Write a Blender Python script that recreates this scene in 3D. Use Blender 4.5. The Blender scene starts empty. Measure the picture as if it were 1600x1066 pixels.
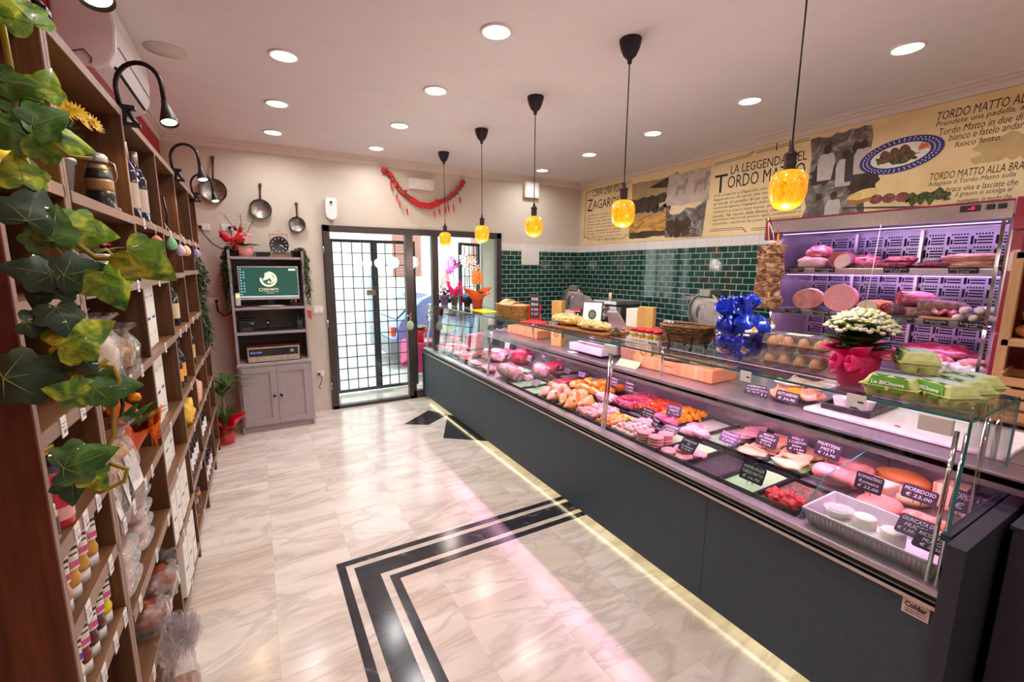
import bpy, bmesh, math, random
from mathutils import Matrix, Vector, noise
R = math.radians
PI = math.pi
SC = bpy.context.scene
COL = SC.collection
# ------------------------------------------------------------ camera
cam_data = bpy.data.cameras.new('camera')
cam_data.sensor_width = 36.0
cam_data.lens = 36.0 * 695.52 / 1600.0
cam_data.clip_start = 0.02
cam = bpy.data.objects.new('camera', cam_data)
COL.objects.link(cam)
_yaw, _pit, _rol = R(29.81), R(9.289), R(0.321)
_f = Vector((math.sin(_yaw) * math.cos(_pit), math.cos(_yaw) * math.cos(_pit), -math.sin(_pit)))
_r = Vector((math.cos(_yaw), -math.sin(_yaw), 0)); _u = _r.cross(_f)
_r, _u = _r * math.cos(_rol) + _u * math.sin(_rol), _u * math.cos(_rol) - _r * math.sin(_rol)
_m = Matrix((_r, _u, -_f)).transposed().to_4x4()
_m.translation = (0, 0, 1.70)
cam.matrix_world = _m
SC.camera = cam
# ------------------------------------------------------------ sky, view, sampling
W = bpy.data.worlds.new('sky'); SC.world = W; W.use_nodes = True
_bg = W.node_tree.nodes['Background']
_bg.inputs[0].default_value = (0.93, 0.97, 1.0, 1)
_bg.inputs[1].default_value = 6.0
SC.view_settings.view_transform = 'Standard'
SC.view_settings.look = 'None'
SC.view_settings.gamma = 1.0
SC.view_settings.use_curve_mapping = False
SC.view_settings.exposure = 0.08
try:
    SC.cycles.use_denoising = True
    SC.cycles.max_bounces = 10
    SC.cycles.diffuse_bounces = 5
    SC.cycles.glossy_bounces = 4
    SC.cycles.transparent_max_bounces = 24
    SC.cycles.sample_clamp_indirect = 4.0
    SC.cycles.caustics_reflective = False
    SC.cycles.caustics_refractive = False
    SC.cycles.blur_glossy = 0.5
except Exception:
    pass
# strengths of the room's lamps
P_DOWN = 5.6
P_COUNTER = 38.0
P_FRIDGE = 3.5
P_PLINTH = 1.8
P_PENDANT = 8.0
P_CLIP = 1.6
def light(name, kind, loc, energy, col, parent=None, rot=None, **kw):
    d = bpy.data.lights.new(name, kind); d.energy = energy; d.color = col
    for k, v in kw.items(): setattr(d, k, v)
    o = bpy.data.objects.new(name, d); COL.objects.link(o)
    o.location = loc
    if rot: o.rotation_euler = rot
    if parent: o.parent = parent
    return o
# daylight is let in by the door opening (sampling portal)
_p = light('door_portal', 'AREA', (1.86, 5.95, 1.1), 1.0, (1, 1, 1), rot=(R(-90), 0, 0), shape='RECTANGLE', size=2.3, size_y=2.1)
try: _p.data.cycles.is_portal = True
except Exception: pass
# ------------------------------------------------------------ materials
MATS = {}
def _new(name):
    m = bpy.data.materials.new(name); m.use_nodes = True
    nt = m.node_tree
    return m, nt, nt.nodes['Principled BSDF']
def _coords(nt, scale=(1, 1, 1), rot=(0, 0, 0), kind='Object'):
    tc = nt.nodes.new('ShaderNodeTexCoord'); mp = nt.nodes.new('ShaderNodeMapping')
    mp.inputs['Scale'].default_value = scale; mp.inputs['Rotation'].default_value = rot
    nt.links.new(tc.outputs[kind], mp.inputs['Vector'])
    return mp.outputs['Vector']
def _noise(nt, vec, scale, detail=3, rough=.5, dist=0):
    n = nt.nodes.new('ShaderNodeTexNoise')
    n.inputs['Scale'].default_value = scale; n.inputs['Detail'].default_value = detail
    n.inputs['Roughness'].default_value = rough; n.inputs['Distortion'].default_value = dist
    nt.links.new(vec, n.inputs['Vector'])
    return n
def _ramp(nt, fac, stops):
    r = nt.nodes.new('ShaderNodeValToRGB')
    e = r.color_ramp.elements
    while len(e) < len(stops): e.new(.5)
    for i, (p, c) in enumerate(stops):
        e[i].position = p; e[i].color = (*c[:3], 1)
    nt.links.new(fac, r.inputs['Fac'])
    return r
def _bump(nt, b, height, strength, dist=.002):
    n = nt.nodes.new('ShaderNodeBump'); n.inputs['Strength'].default_value = strength
    n.inputs['Distance'].default_value = dist
    nt.links.new(height, n.inputs['Height']); nt.links.new(n.outputs['Normal'], b.inputs['Normal'])
def srgb(c):
    return tuple(((x / 255) / 12.92 if x / 255 <= .04045 else ((x / 255 + .055) / 1.055) ** 2.4) for x in c)
def mk(name, rgb, rough=.5, metal=0, var=.08, scale=25, bump=0, spec=.5, coat=0, trans=0, sheen=0, stretch=(1, 1, 1), sss=0):
    """plain surface with a little procedural mottling; rgb in 0..255"""
    if name in MATS: return MATS[name]
    m, nt, b = _new(name)
    c = srgb(rgb)
    n = _noise(nt, _coords(nt, stretch), scale, 4, .6)
    lo = tuple(max(0, x * (1 - var)) for x in c); hi = tuple(min(1, x * (1 + var)) for x in c)
    r = _ramp(nt, n.outputs['Fac'], [(.3, lo), (.7, hi)])
    nt.links.new(r.outputs['Color'], b.inputs['Base Color'])
    b.inputs['Roughness'].default_value = rough; b.inputs['Metallic'].default_value = metal
    b.inputs['Specular IOR Level'].default_value = spec
    b.inputs['Coat Weight'].default_value = coat
    b.inputs['Sheen Weight'].default_value = sheen
    if trans: b.inputs['Transmission Weight'].default_value = trans
    if bump: _bump(nt, b, n.outputs['Fac'], bump)
    MATS[name] = m
    return m
def mix3(name, stops, scale=30, rough=.45, detail=6, dist=.6, bump=.3, stretch=(1, 1, 1), rot=(0, 0, 0), coat=0, bd=.003, metal=0):
    """noise ramp through several colours (meat, stone, bark ...)"""
    if name in MATS: return MATS[name]
    m, nt, b = _new(name)
    n = _noise(nt, _coords(nt, stretch, rot), scale, detail, .6, dist)
    r = _ramp(nt, n.outputs['Fac'], [(p, srgb(c)) for p, c in stops])
    nt.links.new(r.outputs['Color'], b.inputs['Base Color'])
    b.inputs['Roughness'].default_value = rough
    b.inputs['Coat Weight'].default_value = coat
    b.inputs['Metallic'].default_value = metal
    if bump: _bump(nt, b, n.outputs['Fac'], bump, bd)
    MATS[name] = m
    return m
def spots(name, base, dots, scale=60, thr=.25, rough=.4, bump=0, coat=0):
    """voronoi spots of one colour on another (salami, mortadella, herbs ...)"""
    if name in MATS: return MATS[name]
    m, nt, b = _new(name)
    v = nt.nodes.new('ShaderNodeTexVoronoi'); v.inputs['Scale'].default_value = scale
    nt.links.new(_coords(nt), v.inputs['Vector'])
    r = _ramp(nt, v.outputs['Distance'], [(thr, srgb(dots)), (thr + .08, srgb(base))])
    nt.links.new(r.outputs['Color'], b.inputs['Base Color'])
    b.inputs['Roughness'].default_value = rough; b.inputs['Coat Weight'].default_value = coat
    if bump: _bump(nt, b, v.outputs['Distance'], bump)
    MATS[name] = m
    return m
def wood(name, dark, light_, scale=1.0, axis='Z', rough=.45, bump=.15):
    """straight grain running along one axis"""
    if name in MATS: return MATS[name]
    m, nt, b = _new(name)
    s = {'X': (1.2, 22, 22), 'Y': (22, 1.2, 22), 'Z': (22, 22, 1.2)}[axis]
    vec = _coords(nt, tuple(x * scale for x in s))
    n = _noise(nt, vec, 1.6, 8, .62, 1.2)
    n2 = _noise(nt, vec, 9.0, 4, .6, .3)
    r = _ramp(nt, n.outputs['Fac'], [(.25, srgb(dark)), (.75, srgb(light_))])
    r2 = _ramp(nt, n2.outputs['Fac'], [(.35, (.72, .72, .72)), (.62, (1, 1, 1))])
    mx = nt.nodes.new('ShaderNodeMix'); mx.data_type = 'RGBA'; mx.blend_type = 'MULTIPLY'
    mx.inputs['Factor'].default_value = .8
    nt.links.new(r.outputs['Color'], mx.inputs[6]); nt.links.new(r2.outputs['Color'], mx.inputs[7])
    nt.links.new(mx.outputs[2], b.inputs['Base Color'])
    b.inputs['Roughness'].default_value = rough
    if bump: _bump(nt, b, n2.outputs['Fac'], bump, .001)
    MATS[name] = m
    return m
def glow(name, rgb, strength, base=None):
    if name in MATS: return MATS[name]
    m, nt, b = _new(name)
    n = _noise(nt, _coords(nt), 8)
    r = _ramp(nt, n.outputs['Fac'], [(.2, tuple(x * .97 for x in srgb(rgb))), (.8, srgb(rgb))])
    nt.links.new(r.outputs['Color'], b.inputs['Emission Color'])
    b.inputs['Base Color'].default_value = (*srgb(base or rgb), 1)
    b.inputs['Emission Strength'].default_value = strength
    MATS[name] = m
    return m
def clear(name, tint=(245, 250, 248), refl=1.0, rough=.0, haze=0.0, hazecol=(255, 255, 255), ior=1.45, bump=0, bscale=40):
    """thin clear sheet: passes straight through, mirrors by Fresnel; haze = share of milky diffuse"""
    if name in MATS: return MATS[name]
    m = bpy.data.materials.new(name); m.use_nodes = True
    nt = m.node_tree; nt.nodes.remove(nt.nodes['Principled BSDF'])
    out = nt.nodes['Material Output']
    tr = nt.nodes.new('ShaderNodeBsdfTransparent'); tr.inputs[0].default_value = (*srgb(tint), 1)
    gl = nt.nodes.new('ShaderNodeBsdfGlossy'); gl.inputs['Roughness'].default_value = rough
    gl.inputs[0].default_value = (refl, refl, refl, 1)
    lw = nt.nodes.new('ShaderNodeLayerWeight'); lw.inputs[0].default_value = .5
    pw = nt.nodes.new('ShaderNodeMath'); pw.operation = 'POWER'; pw.inputs[1].default_value = 5
    fr = nt.nodes.new('ShaderNodeMath'); fr.operation = 'MULTIPLY_ADD'; f0 = ((ior - 1) / (ior + 1)) ** 2
    fr.inputs[1].default_value = 1 - f0; fr.inputs[2].default_value = f0
    nt.links.new(lw.outputs['Facing'], pw.inputs[0]); nt.links.new(pw.outputs[0], fr.inputs[0])
    mx = nt.nodes.new('ShaderNodeMixShader')
    nt.links.new(fr.outputs[0], mx.inputs[0]); nt.links.new(tr.outputs[0], mx.inputs[1]); nt.links.new(gl.outputs[0], mx.inputs[2])
    last = mx
    n = _noise(nt, _coords(nt), bscale, 3, .6, .5)
    if haze:
        df = nt.nodes.new('ShaderNodeBsdfDiffuse'); df.inputs[0].default_value = (*srgb(hazecol), 1)
        ml = nt.nodes.new('ShaderNodeMath'); ml.operation = 'MULTIPLY'; ml.inputs[1].default_value = haze * 2
        nt.links.new(n.outputs['Fac'], ml.inputs[0])
        m2 = nt.nodes.new('ShaderNodeMixShader')
        nt.links.new(ml.outputs[0], m2.inputs[0]); nt.links.new(mx.outputs[0], m2.inputs[1]); nt.links.new(df.outputs[0], m2.inputs[2])
        last = m2
    if bump:
        bp = nt.nodes.new('ShaderNodeBump'); bp.inputs['Strength'].default_value = bump; bp.inputs['Distance'].default_value = .02
        nt.links.new(n.outputs['Fac'], bp.inputs['Height'])
        nt.links.new(bp.outputs[0], gl.inputs['Normal']); nt.links.new(bp.outputs[0], lw.inputs['Normal'])
    nt.links.new(last.outputs[0], out.inputs['Surface'])
    MATS[name] = m
    return m
def brick(name, c1, c2, mortar, bw, rh, axes, msize=.004, offset=.5, rough=.12, coat=.3, bump=.4, smooth=.1):
    """tiles laid on a wall or floor; axes = which object axes run along and up"""
    if name in MATS: return MATS[name]
    m, nt, b = _new(name)
    tc = nt.nodes.new('ShaderNodeTexCoord'); sp = nt.nodes.new('ShaderNodeSeparateXYZ'); cb = nt.nodes.new('ShaderNodeCombineXYZ')
    nt.links.new(tc.outputs['Object'], sp.inputs[0])
    nt.links.new(sp.outputs[axes[0]], cb.inputs[0]); nt.links.new(sp.outputs[axes[1]], cb.inputs[1])
    t = nt.nodes.new('ShaderNodeTexBrick')
    t.offset = offset
    t.inputs['Color1'].default_value = (*srgb(c1), 1); t.inputs['Color2'].default_value = (*srgb(c2), 1)
    t.inputs['Mortar'].default_value = (*srgb(mortar), 1)
    t.inputs['Scale'].default_value = 1; t.inputs['Mortar Size'].default_value = msize
    t.inputs['Mortar Smooth'].default_value = smooth
    t.inputs['Brick Width'].default_value = bw; t.inputs['Row Height'].default_value = rh
    nt.links.new(cb.outputs[0], t.inputs['Vector'])
    nt.links.new(t.outputs['Color'], b.inputs['Base Color'])
    rr = nt.nodes.new('ShaderNodeMapRange'); rr.inputs[3].default_value = rough; rr.inputs[4].default_value = .8
    nt.links.new(t.outputs['Fac'], rr.inputs[0]); nt.links.new(rr.outputs[0], b.inputs['Roughness'])
    n = _noise(nt, tc.outputs['Object'], 14, 2)
    sub = nt.nodes.new('ShaderNodeMath'); sub.operation = 'MULTIPLY_ADD'; sub.inputs[1].default_value = -1.0
    ml = nt.nodes.new('ShaderNodeMath'); ml.operation = 'MULTIPLY'; ml.inputs[1].default_value = .35
    nt.links.new(n.outputs['Fac'], ml.inputs[0])
    nt.links.new(t.outputs['Fac'], sub.inputs[0]); nt.links.new(ml.outputs[0], sub.inputs[2])
    _bump(nt, b, sub.outputs[0], bump, .003)
    b.inputs['Coat Weight'].default_value = coat
    MATS[name] = m
    return m
# ------------------------------------------------------------ mesh builder
class MB:
    def __init__(s): s.v = []; s.f = []; s.mi = []; s.sm = []
    def add(s, vs, fs, mi=0, sm=False, M=None):
        o = len(s.v)
        for p in vs:
            p = Vector(p)
            s.v.append(M @ p if M is not None else p)
        for f in fs:
            s.f.append([i + o for i in f]); s.mi.append(mi); s.sm.append(sm)
        return s
    def box(s, x0, x1, y0, y1, z0, z1, mi=0, M=None):
        vs = [(x, y, z) for z in (z0, z1) for y in (y0, y1) for x in (x0, x1)]
        return s.add(vs, [(0, 2, 3, 1), (4, 5, 7, 6), (0, 1, 5, 4), (2, 6, 7, 3), (0, 4, 6, 2), (1, 3, 7, 5)], mi, False, M)
    def cbox(s, c, d, mi=0, rz=0, M=None):
        T = Matrix.Translation(c) @ Matrix.Rotation(rz, 4, 'Z')
        if M is not None: T = M @ T
        return s.box(-d[0] / 2, d[0] / 2, -d[1] / 2, d[1] / 2, -d[2] / 2, d[2] / 2, mi, T)
    def lathe(s, prof, n=24, mi=0, M=None, sm=True, cap=True, squash=1.0):
        vs = []; fs = []
        for r, z in prof:
            for i in range(n):
                a = 2 * PI * i / n
                vs.append((r * math.cos(a), r * math.sin(a) * squash, z))
        for j in range(len(prof) - 1):
            for i in range(n):
                k = (i + 1) % n
                fs.append((j * n + i, j * n + k, (j + 1) * n + k, (j + 1) * n + i))
        s.add(vs, fs, mi, sm, M)
        if cap:
            for j, flip in ((0, True), (len(prof) - 1, False)):
                if prof[j][0] > 1e-5:
                    ring = [(prof[j][0] * math.cos(2 * PI * i / n), prof[j][0] * math.sin(2 * PI * i / n) * squash, prof[j][1]) for i in range(n)]
                    s.add(ring, [tuple(reversed(range(n))) if flip else tuple(range(n))], mi, False, M)
        return s
    def cyl(s, a, b, r, n=12, mi=0, r2=None, M=None):
        a = Vector(a); b = Vector(b); d = b - a
        q = Vector((0, 0, 1)).rotation_difference(d.normalized()).to_matrix().to_4x4()
        T = Matrix.Translation(a) @ q
        if M is not None: T = M @ T
        return s.lathe([(r, 0), (r if r2 is None else r2, d.length)], n, mi, T)
    def tube(s, pts, r, n=8, mi=0, M=None, sm=True):
        pts = [Vector(p) for p in pts]; N = len(pts)
        rs = r if isinstance(r, (list, tuple)) else [r] * N
        vs = []; fs = []
        up = None
        for i, p in enumerate(pts):
            t = (pts[min(i + 1, N - 1)] - pts[max(i - 1, 0)]).normalized()
            if up is None:
                up = t.orthogonal().normalized()
            else:
                up = (up - t * up.dot(t))
                up = up.normalized() if up.length > 1e-6 else t.orthogonal().normalized()
            b = t.cross(up)
            for k in range(n):
                a = 2 * PI * k / n
                vs.append(p + (up * math.cos(a) + b * math.sin(a)) * rs[i])
        for i in range(N - 1):
            for k in range(n):
                l = (k + 1) % n
                fs.append((i * n + k, i * n + l, (i + 1) * n + l, (i + 1) * n + k))
        fs.append(tuple(reversed(range(n)))); fs.append(tuple((N - 1) * n + k for k in range(n)))
        return s.add(vs, fs, mi, sm, M)
    def ell(s, c, rad, nu=20, nv=12, amp=0, freq=6, seed=0, mi=0, M=None, flat=None, ex=1.0):
        """ellipsoid with noise; flat = z below which it is flattened (relative to c); ex<1 makes it boxier"""
        vs = []; fs = []
        sg = lambda v, e: math.copysign(abs(v) ** e, v)
        for j in range(nv + 1):
            th = PI * j / nv
            for i in range(nu):
                ph = 2 * PI * i / nu
                d = Vector((sg(math.sin(th), ex) * sg(math.cos(ph), ex), sg(math.sin(th), ex) * sg(math.sin(ph), ex), sg(math.cos(th), ex)))
                k = 1.0
                if amp: k += amp * noise.noise(Vector((d.x * freq * .35 + seed * 7.3, d.y * freq * .35 + seed * 1.7, d.z * freq * .35 - seed * 3.1))) * 1.6
                p = Vector((d.x * rad[0], d.y * rad[1], d.z * rad[2])) * k
                if flat is not None and p.z < flat: p.z = flat
                vs.append(p + Vector(c))
        for j in range(nv):
            for i in range(nu):
                k = (i + 1) % nu
                fs.append((j * nu + i, (j + 1) * nu + i, (j + 1) * nu + k, j * nu + k))
        return s.add(vs, fs, mi, True, M)
    def prism(s, poly, z0, z1, mi=0, M=None, side=None):
        """2D polygon (x,y) extruded from z0 to z1"""
        n = len(poly)
        vs = [(x, y, z0) for x, y in poly] + [(x, y, z1) for x, y in poly]
        s.add(vs, [tuple(reversed(range(n))), tuple(range(n, 2 * n))], mi, False, M)
        return s.add(vs, [(i, (i + 1) % n, n + (i + 1) % n, n + i) for i in range(n)], mi if side is None else side, False, M)
    def sheet(s, fn, nu, nv, th=.0, mi=0, sm=True, M=None, closed=False):
        """surface fn(u,v), u,v in 0..1, optionally given a thickness"""
        P = [[Vector(fn(i / (nu if not closed else nu), j / nv)) for i in range(nu + (0 if closed else 1))] for j in range(nv + 1)]
        w = len(P[0]); vs = [p for row in P for p in row]; fs = []
        for j in range(nv):
            for i in range(w if closed else w - 1):
                k = (i + 1) % w
                fs.append((j * w + i, j * w + k, (j + 1) * w + k, (j + 1) * w + i))
        if th:
            nr = [Vector((0, 0, 0)) for _ in vs]
            for f in fs:
                nn = (vs[f[1]] - vs[f[0]]).cross(vs[f[3]] - vs[f[0]])
                for i in f: nr[i] += nn
            L = len(vs)
            vs2 = [p - (q.normalized() * th if q.length > 1e-12 else Vector()) for p, q in zip(vs, nr)]
            fs2 = [tuple(reversed([i + L for i in f])) for f in fs]
            rim = []
            if not closed:
                edge = [(0 * w + i, 0 * w + i + 1) for i in range(w - 1)] + [((nv) * w + i + 1, nv * w + i) for i in range(w - 1)] + [((j + 1) * w, j * w) for j in range(nv)] + [(j * w + w - 1, (j + 1) * w + w - 1) for j in range(nv)]
            else:
                edge = [(i, (i + 1) % w) for i in range(w)] + [(nv * w + (i + 1) % w, nv * w + i) for i in range(w)]
            for a, b in edge: rim.append((b, a, a + L, b + L))
            vs = vs + vs2; fs = fs + fs2 + rim
        return s.add(vs, fs, mi, sm, M)
    def build(s, name, mats, parent=None, loc=(0, 0, 0), rz=0, bevel=0, sub=0, seg=2):
        me = bpy.data.meshes.new(name)
        me.from_pydata([tuple(p) for p in s.v], [], s.f)
        ml = mats if isinstance(mats, (list, tuple)) else [mats]
        for m in ml: me.materials.append(m)
        me.polygons.foreach_set('material_index', s.mi)
        me.polygons.foreach_set('use_smooth', s.sm)
        bm = bmesh.new(); bm.from_mesh(me)
        bmesh.ops.remove_doubles(bm, verts=bm.verts, dist=1e-6)
        bmesh.ops.recalc_face_normals(bm, faces=bm.faces)
        bm.to_mesh(me); bm.free()
        o = bpy.data.objects.new(name, me); COL.objects.link(o)
        o.location = loc; o.rotation_euler = (0, 0, rz)
        if parent: o.parent = parent
        if bevel:
            b = o.modifiers.new('bevel', 'BEVEL'); b.width = bevel; b.segments = seg; b.limit_method = 'ANGLE'; b.angle_limit = R(40)
        if sub:
            b = o.modifiers.new('sub', 'SUBSURF'); b.levels = sub; b.render_levels = sub
        return o
def tag(o, label, cat, group=None, kind=None):
    if label: o['label'] = label
    if cat: o['category'] = cat
    if group: o['group'] = group
    if kind: o['kind'] = kind
    return o
def thing(name, label, cat, loc=(0, 0, 0), rz=0, group=None):
    o = bpy.data.objects.new(name, None); COL.objects.link(o)
    o.empty_display_size = .05
    o.location = loc; o.rotation_euler = (0, 0, rz)
    return tag(o, label, cat, group)
def struct(o):
    o['kind'] = 'structure'; return o
def dup(o, loc=None, rz=None, label=None):
    """copy of a thing with its parts and their sub-parts"""
    c = o.copy(); COL.objects.link(c)
    for ch in list(o.children):
        d = ch.copy(); COL.objects.link(d); d.parent = c
        for g in list(ch.children):
            e = g.copy(); COL.objects.link(e); e.parent = d
    if loc is not None: c.location = loc
    if rz is not None: c.rotation_euler = (0, 0, rz)
    if label: c['label'] = label
    return c
def text_mesh(txt, size, th=.0006, shear=0, align='LEFT', bold=0, sx=1.0, line=1.0):
    """lettering as a mesh in the xy plane, thickness along +z"""
    cu = bpy.data.curves.new('lettering', 'FONT')
    cu.body = txt; cu.size = size; cu.extrude = th / 2; cu.shear = shear; cu.align_x = align; cu.offset = bold
    cu.space_line = line; cu.resolution_u = 2
    ob = bpy.data.objects.new('lettering', cu); COL.objects.link(ob)
    dg = bpy.context.evaluated_depsgraph_get(); dg.update()
    me = bpy.data.meshes.new_from_object(ob.evaluated_get(dg))
    bpy.data.objects.remove(ob); bpy.data.curves.remove(cu)
    V = [(v.co.x * sx, v.co.y, v.co.z + th / 2) for v in me.vertices]; F = [tuple(p.vertices) for p in me.polygons]
    bpy.data.meshes.remove(me)
    return V, F
def fit_text(mb, txt, M, width, height, mi=0, shear=0, align='LEFT', bold=0, th=.0006):
    """put lettering into a box of given width/height whose lower left corner is M's origin (text along x, up along y)"""
    V, F = text_mesh(txt, 1.0, th, shear, align, bold)
    if not V: return
    x0 = min(v[0] for v in V); x1 = max(v[0] for v in V); y0 = min(v[1] for v in V); y1 = max(v[1] for v in V)
    kx = width / (x1 - x0); ky = height / (y1 - y0)
    mb.add([((x - x0) * kx, (y - y0) * ky, z) for x, y, z in V], F, mi, False, M)
def frame(o, ex, ey):
    """matrix with origin o, x axis ex, y axis ey"""
    ex = Vector(ex).normalized(); ey = Vector(ey).normalized(); ez = ex.cross(ey)
    m = Matrix((ex, ey, ez)).transposed().to_4x4(); m.translation = o
    return m
rnd = random.Random(7)
# common materials
WHITE = mk('white_plastic', (238, 236, 232), .4)
PAPER = mk('white_paper', (240, 238, 234), .7)
BLACK = mk('black_plastic', (22, 21, 22), .4)
BLACKM = mk('black_metal', (30, 27, 27), .45, .3)
STEEL = mk('brushed_steel', (196, 194, 192), .25, 1, .06, 60, stretch=(1, 1, 12))
CHROME = mk('chrome', (225, 222, 222), .08, 1)
INK = mk('black_ink', (28, 26, 24), .6)
SLATE = mk('chalkboard_slate', (40, 36, 46), .75)
CHALK = mk('chalk_white', (235, 232, 235), .9)
GLASS = clear('clear_glass', (240, 248, 246))
GLEDGE = mk('green_glass_edge', (40, 120, 120), .08, 0, .1, 20, coat=.5)
CLEARP = clear('clear_plastic', (246, 246, 246), haze=.06, rough=.08)
CELLO = clear('crinkled_cellophane', (246, 244, 246), haze=.09, rough=.05, bump=1.0, bscale=55, ior=1.6)
# ============================================================ THE ROOM
XL, XR, YF, YN, ZC = -0.70, 4.375, 5.595, -2.4, 2.977
plaster = mk('cream_plaster', (210, 199, 184), .85, 0, .03, 6, .05)
ceil_m = mk('ceiling_paint', (244, 238, 240), .9, 0, .02, 5, .03)
redwall = mk('red_wall_paint', (176, 22, 44), .7, 0, .06, 6)
crown_m = mk('cornice_paint', (230, 218, 208), .8, 0, .02, 8)
def marble(name, base, vein, light_, tw=.40):
    m, nt, b = _new(name)
    tc = nt.nodes.new('ShaderNodeTexCoord')
    t = nt.nodes.new('ShaderNodeTexBrick'); t.offset = 0
    t.inputs['Scale'].default_value = 1; t.inputs['Mortar Size'].default_value = .0011
    t.inputs['Mortar Smooth'].default_value = .3
    t.inputs['Brick Width'].default_value = tw; t.inputs['Row Height'].default_value = tw
    t.inputs['Color1'].default_value = (.86, .84, .82, 1); t.inputs['Color2'].default_value = (1, 1, 1, 1); t.inputs['Mortar'].default_value = (.62, .56, .5, 1)
    mp = nt.nodes.new('ShaderNodeMapping'); mp.inputs['Location'].default_value = (.03, .13, 0)
    nt.links.new(tc.outputs['Object'], mp.inputs[0]); nt.links.new(mp.outputs[0], t.inputs['Vector'])
    # each tile shifts the veining a little
    ad = nt.nodes.new('ShaderNodeVectorMath'); ad.operation = 'MULTIPLY_ADD'
    ad.inputs[1].default_value = (9, 5, 3)
    nt.links.new(t.outputs['Color'], ad.inputs[0]); nt.links.new(tc.outputs['Object'], ad.inputs[2])
    mp2 = nt.nodes.new('ShaderNodeMapping'); mp2.inputs['Rotation'].default_value = (0, 0, R(35)); mp2.inputs['Scale'].default_value = (1.0, 3.2, 1)
    nt.links.new(ad.outputs[0], mp2.inputs[0])
    n1 = _noise(nt, mp2.outputs[0], 1.3, 9, .6, .9)
    n2 = _noise(nt, mp2.outputs[0], .9, 5, .6, .6)
    r1 = _ramp(nt, n1.outputs['Fac'], [(.45, srgb(base)), (.502, srgb(vein)), (.508, srgb(vein)), (.56, srgb(base))])
    r2 = _ramp(nt, n2.outputs['Fac'], [(.30, srgb(light_)), (.62, (1, 1, 1))])
    a = nt.nodes.new('ShaderNodeMix'); a.data_type = 'RGBA'; a.blend_type = 'MULTIPLY'; a.inputs['Factor'].default_value = .85
    nt.links.new(r1.outputs['Color'], a.inputs[6]); nt.links.new(r2.outputs['Color'], a.inputs[7])
    c = nt.nodes.new('ShaderNodeMix'); c.data_type = 'RGBA'; c.blend_type = 'MULTIPLY'; c.inputs['Factor'].default_value = .55
    nt.links.new(a.outputs[2], c.inputs[6]); nt.links.new(t.outputs['Color'], c.inputs[7])
    nt.links.new(c.outputs[2], b.inputs['Base Color'])
    rr = nt.nodes.new('ShaderNodeMapRange'); rr.inputs[3].default_value = .12; rr.inputs[4].default_value = .26
    n3 = _noise(nt, tc.outputs['Object'], 5, 4)
    nt.links.new(n3.outputs['Fac'], rr.inputs[0]); nt.links.new(rr.outputs[0], b.inputs['Roughness'])
    b.inputs['Specular IOR Level'].default_value = .55
    return m
marble_w = marble('white_marble_tiles', (238, 229, 221), (216, 206, 198), (222, 211, 200))
marble_k = mix3('black_marble', [(.3, (34, 32, 40)), (.55, (46, 43, 52)), (.62, (52, 48, 56)), (.655, (120, 112, 112)), (.67, (48, 44, 52))], 4, .16, 9, 1.8, 0)
struct(MB().box(XL, XR, YN, YF + .72, -.12, 0).build('floor', marble_w))
struct(MB().box(XL - .3, XR + .3, YN - .3, YF + .72, ZC, ZC + .25).build('ceiling', ceil_m))
struct(MB().box(XL - .3, XL, YN, YF, -.12, ZC).build('wall_left', redwall))
struct(MB().box(XR, XR + .3, YN, YF, -.12, ZC).build('wall_right', plaster))
struct(MB().box(XL - .3, XR + .3, YN - .3, YN, -.12, ZC).build('wall_near', plaster))
DX0, DX1, DZ = .70, 3.01, 2.175
w = MB()
w.box(XL - .3, DX0, YF, YF + .72, -.12, ZC); w.box(DX1, XR + .3, YF, YF + .72, -.12, ZC); w.box(DX0, DX1, YF, YF + .72, DZ, ZC)
struct(w.build('wall_far', plaster))
# cornice: stepped cove along the far, right and left walls
def cornice(name, x0, x1, y0, y1, nx, ny):
    m = MB()
    for d, z0, z1 in ((.012, 2.885, 2.93), (.03, 2.93, 2.955), (.055, 2.955, ZC)):
        m.box(min(x0, x0 + nx * d), max(x1, x1 + nx * d) if nx > 0 else x1, min(y0, y0 + ny * d), max(y1, y1 + ny * d) if ny > 0 else y1, z0, z1)
    return struct(m.build(name, crown_m))
cornice('trim_1', XL, XR, YF, YF, 0, -1)
cornice('trim_2', XR, XR, YN, YF, -1, 0)
cornice('trim_3', XL, XL, YN, YF, 1, 0)
# black marble inlay: an L shaped triple band, and a star near the door
def band(name, d0, d1):
    return struct(MB().prism([(.282 + d0, -2.3), (.282 + d1, -2.3), (.282 + d1, 2.527 - d1), (2.2, 2.527 - d1), (2.2, 2.527 - d0), (.282 + d0, 2.527 - d0)], -.01, .0012).build(name, marble_k))
band('floor_band', 0, .045); band('floor_band', .085, .205); band('floor_band', .245, .292)
struct(MB().prism([(1.297, 4.646), (1.53, 4.50), (1.84, 4.72), (1.70, 4.985)], -.01, .0012).build('floor_star_point', marble_k))
struct(MB().prism([(1.84, 4.72), (1.53, 4.06), (1.90, 3.76), (2.15, 4.40)], -.01, .0012).build('floor_star_point', marble_k))
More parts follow.
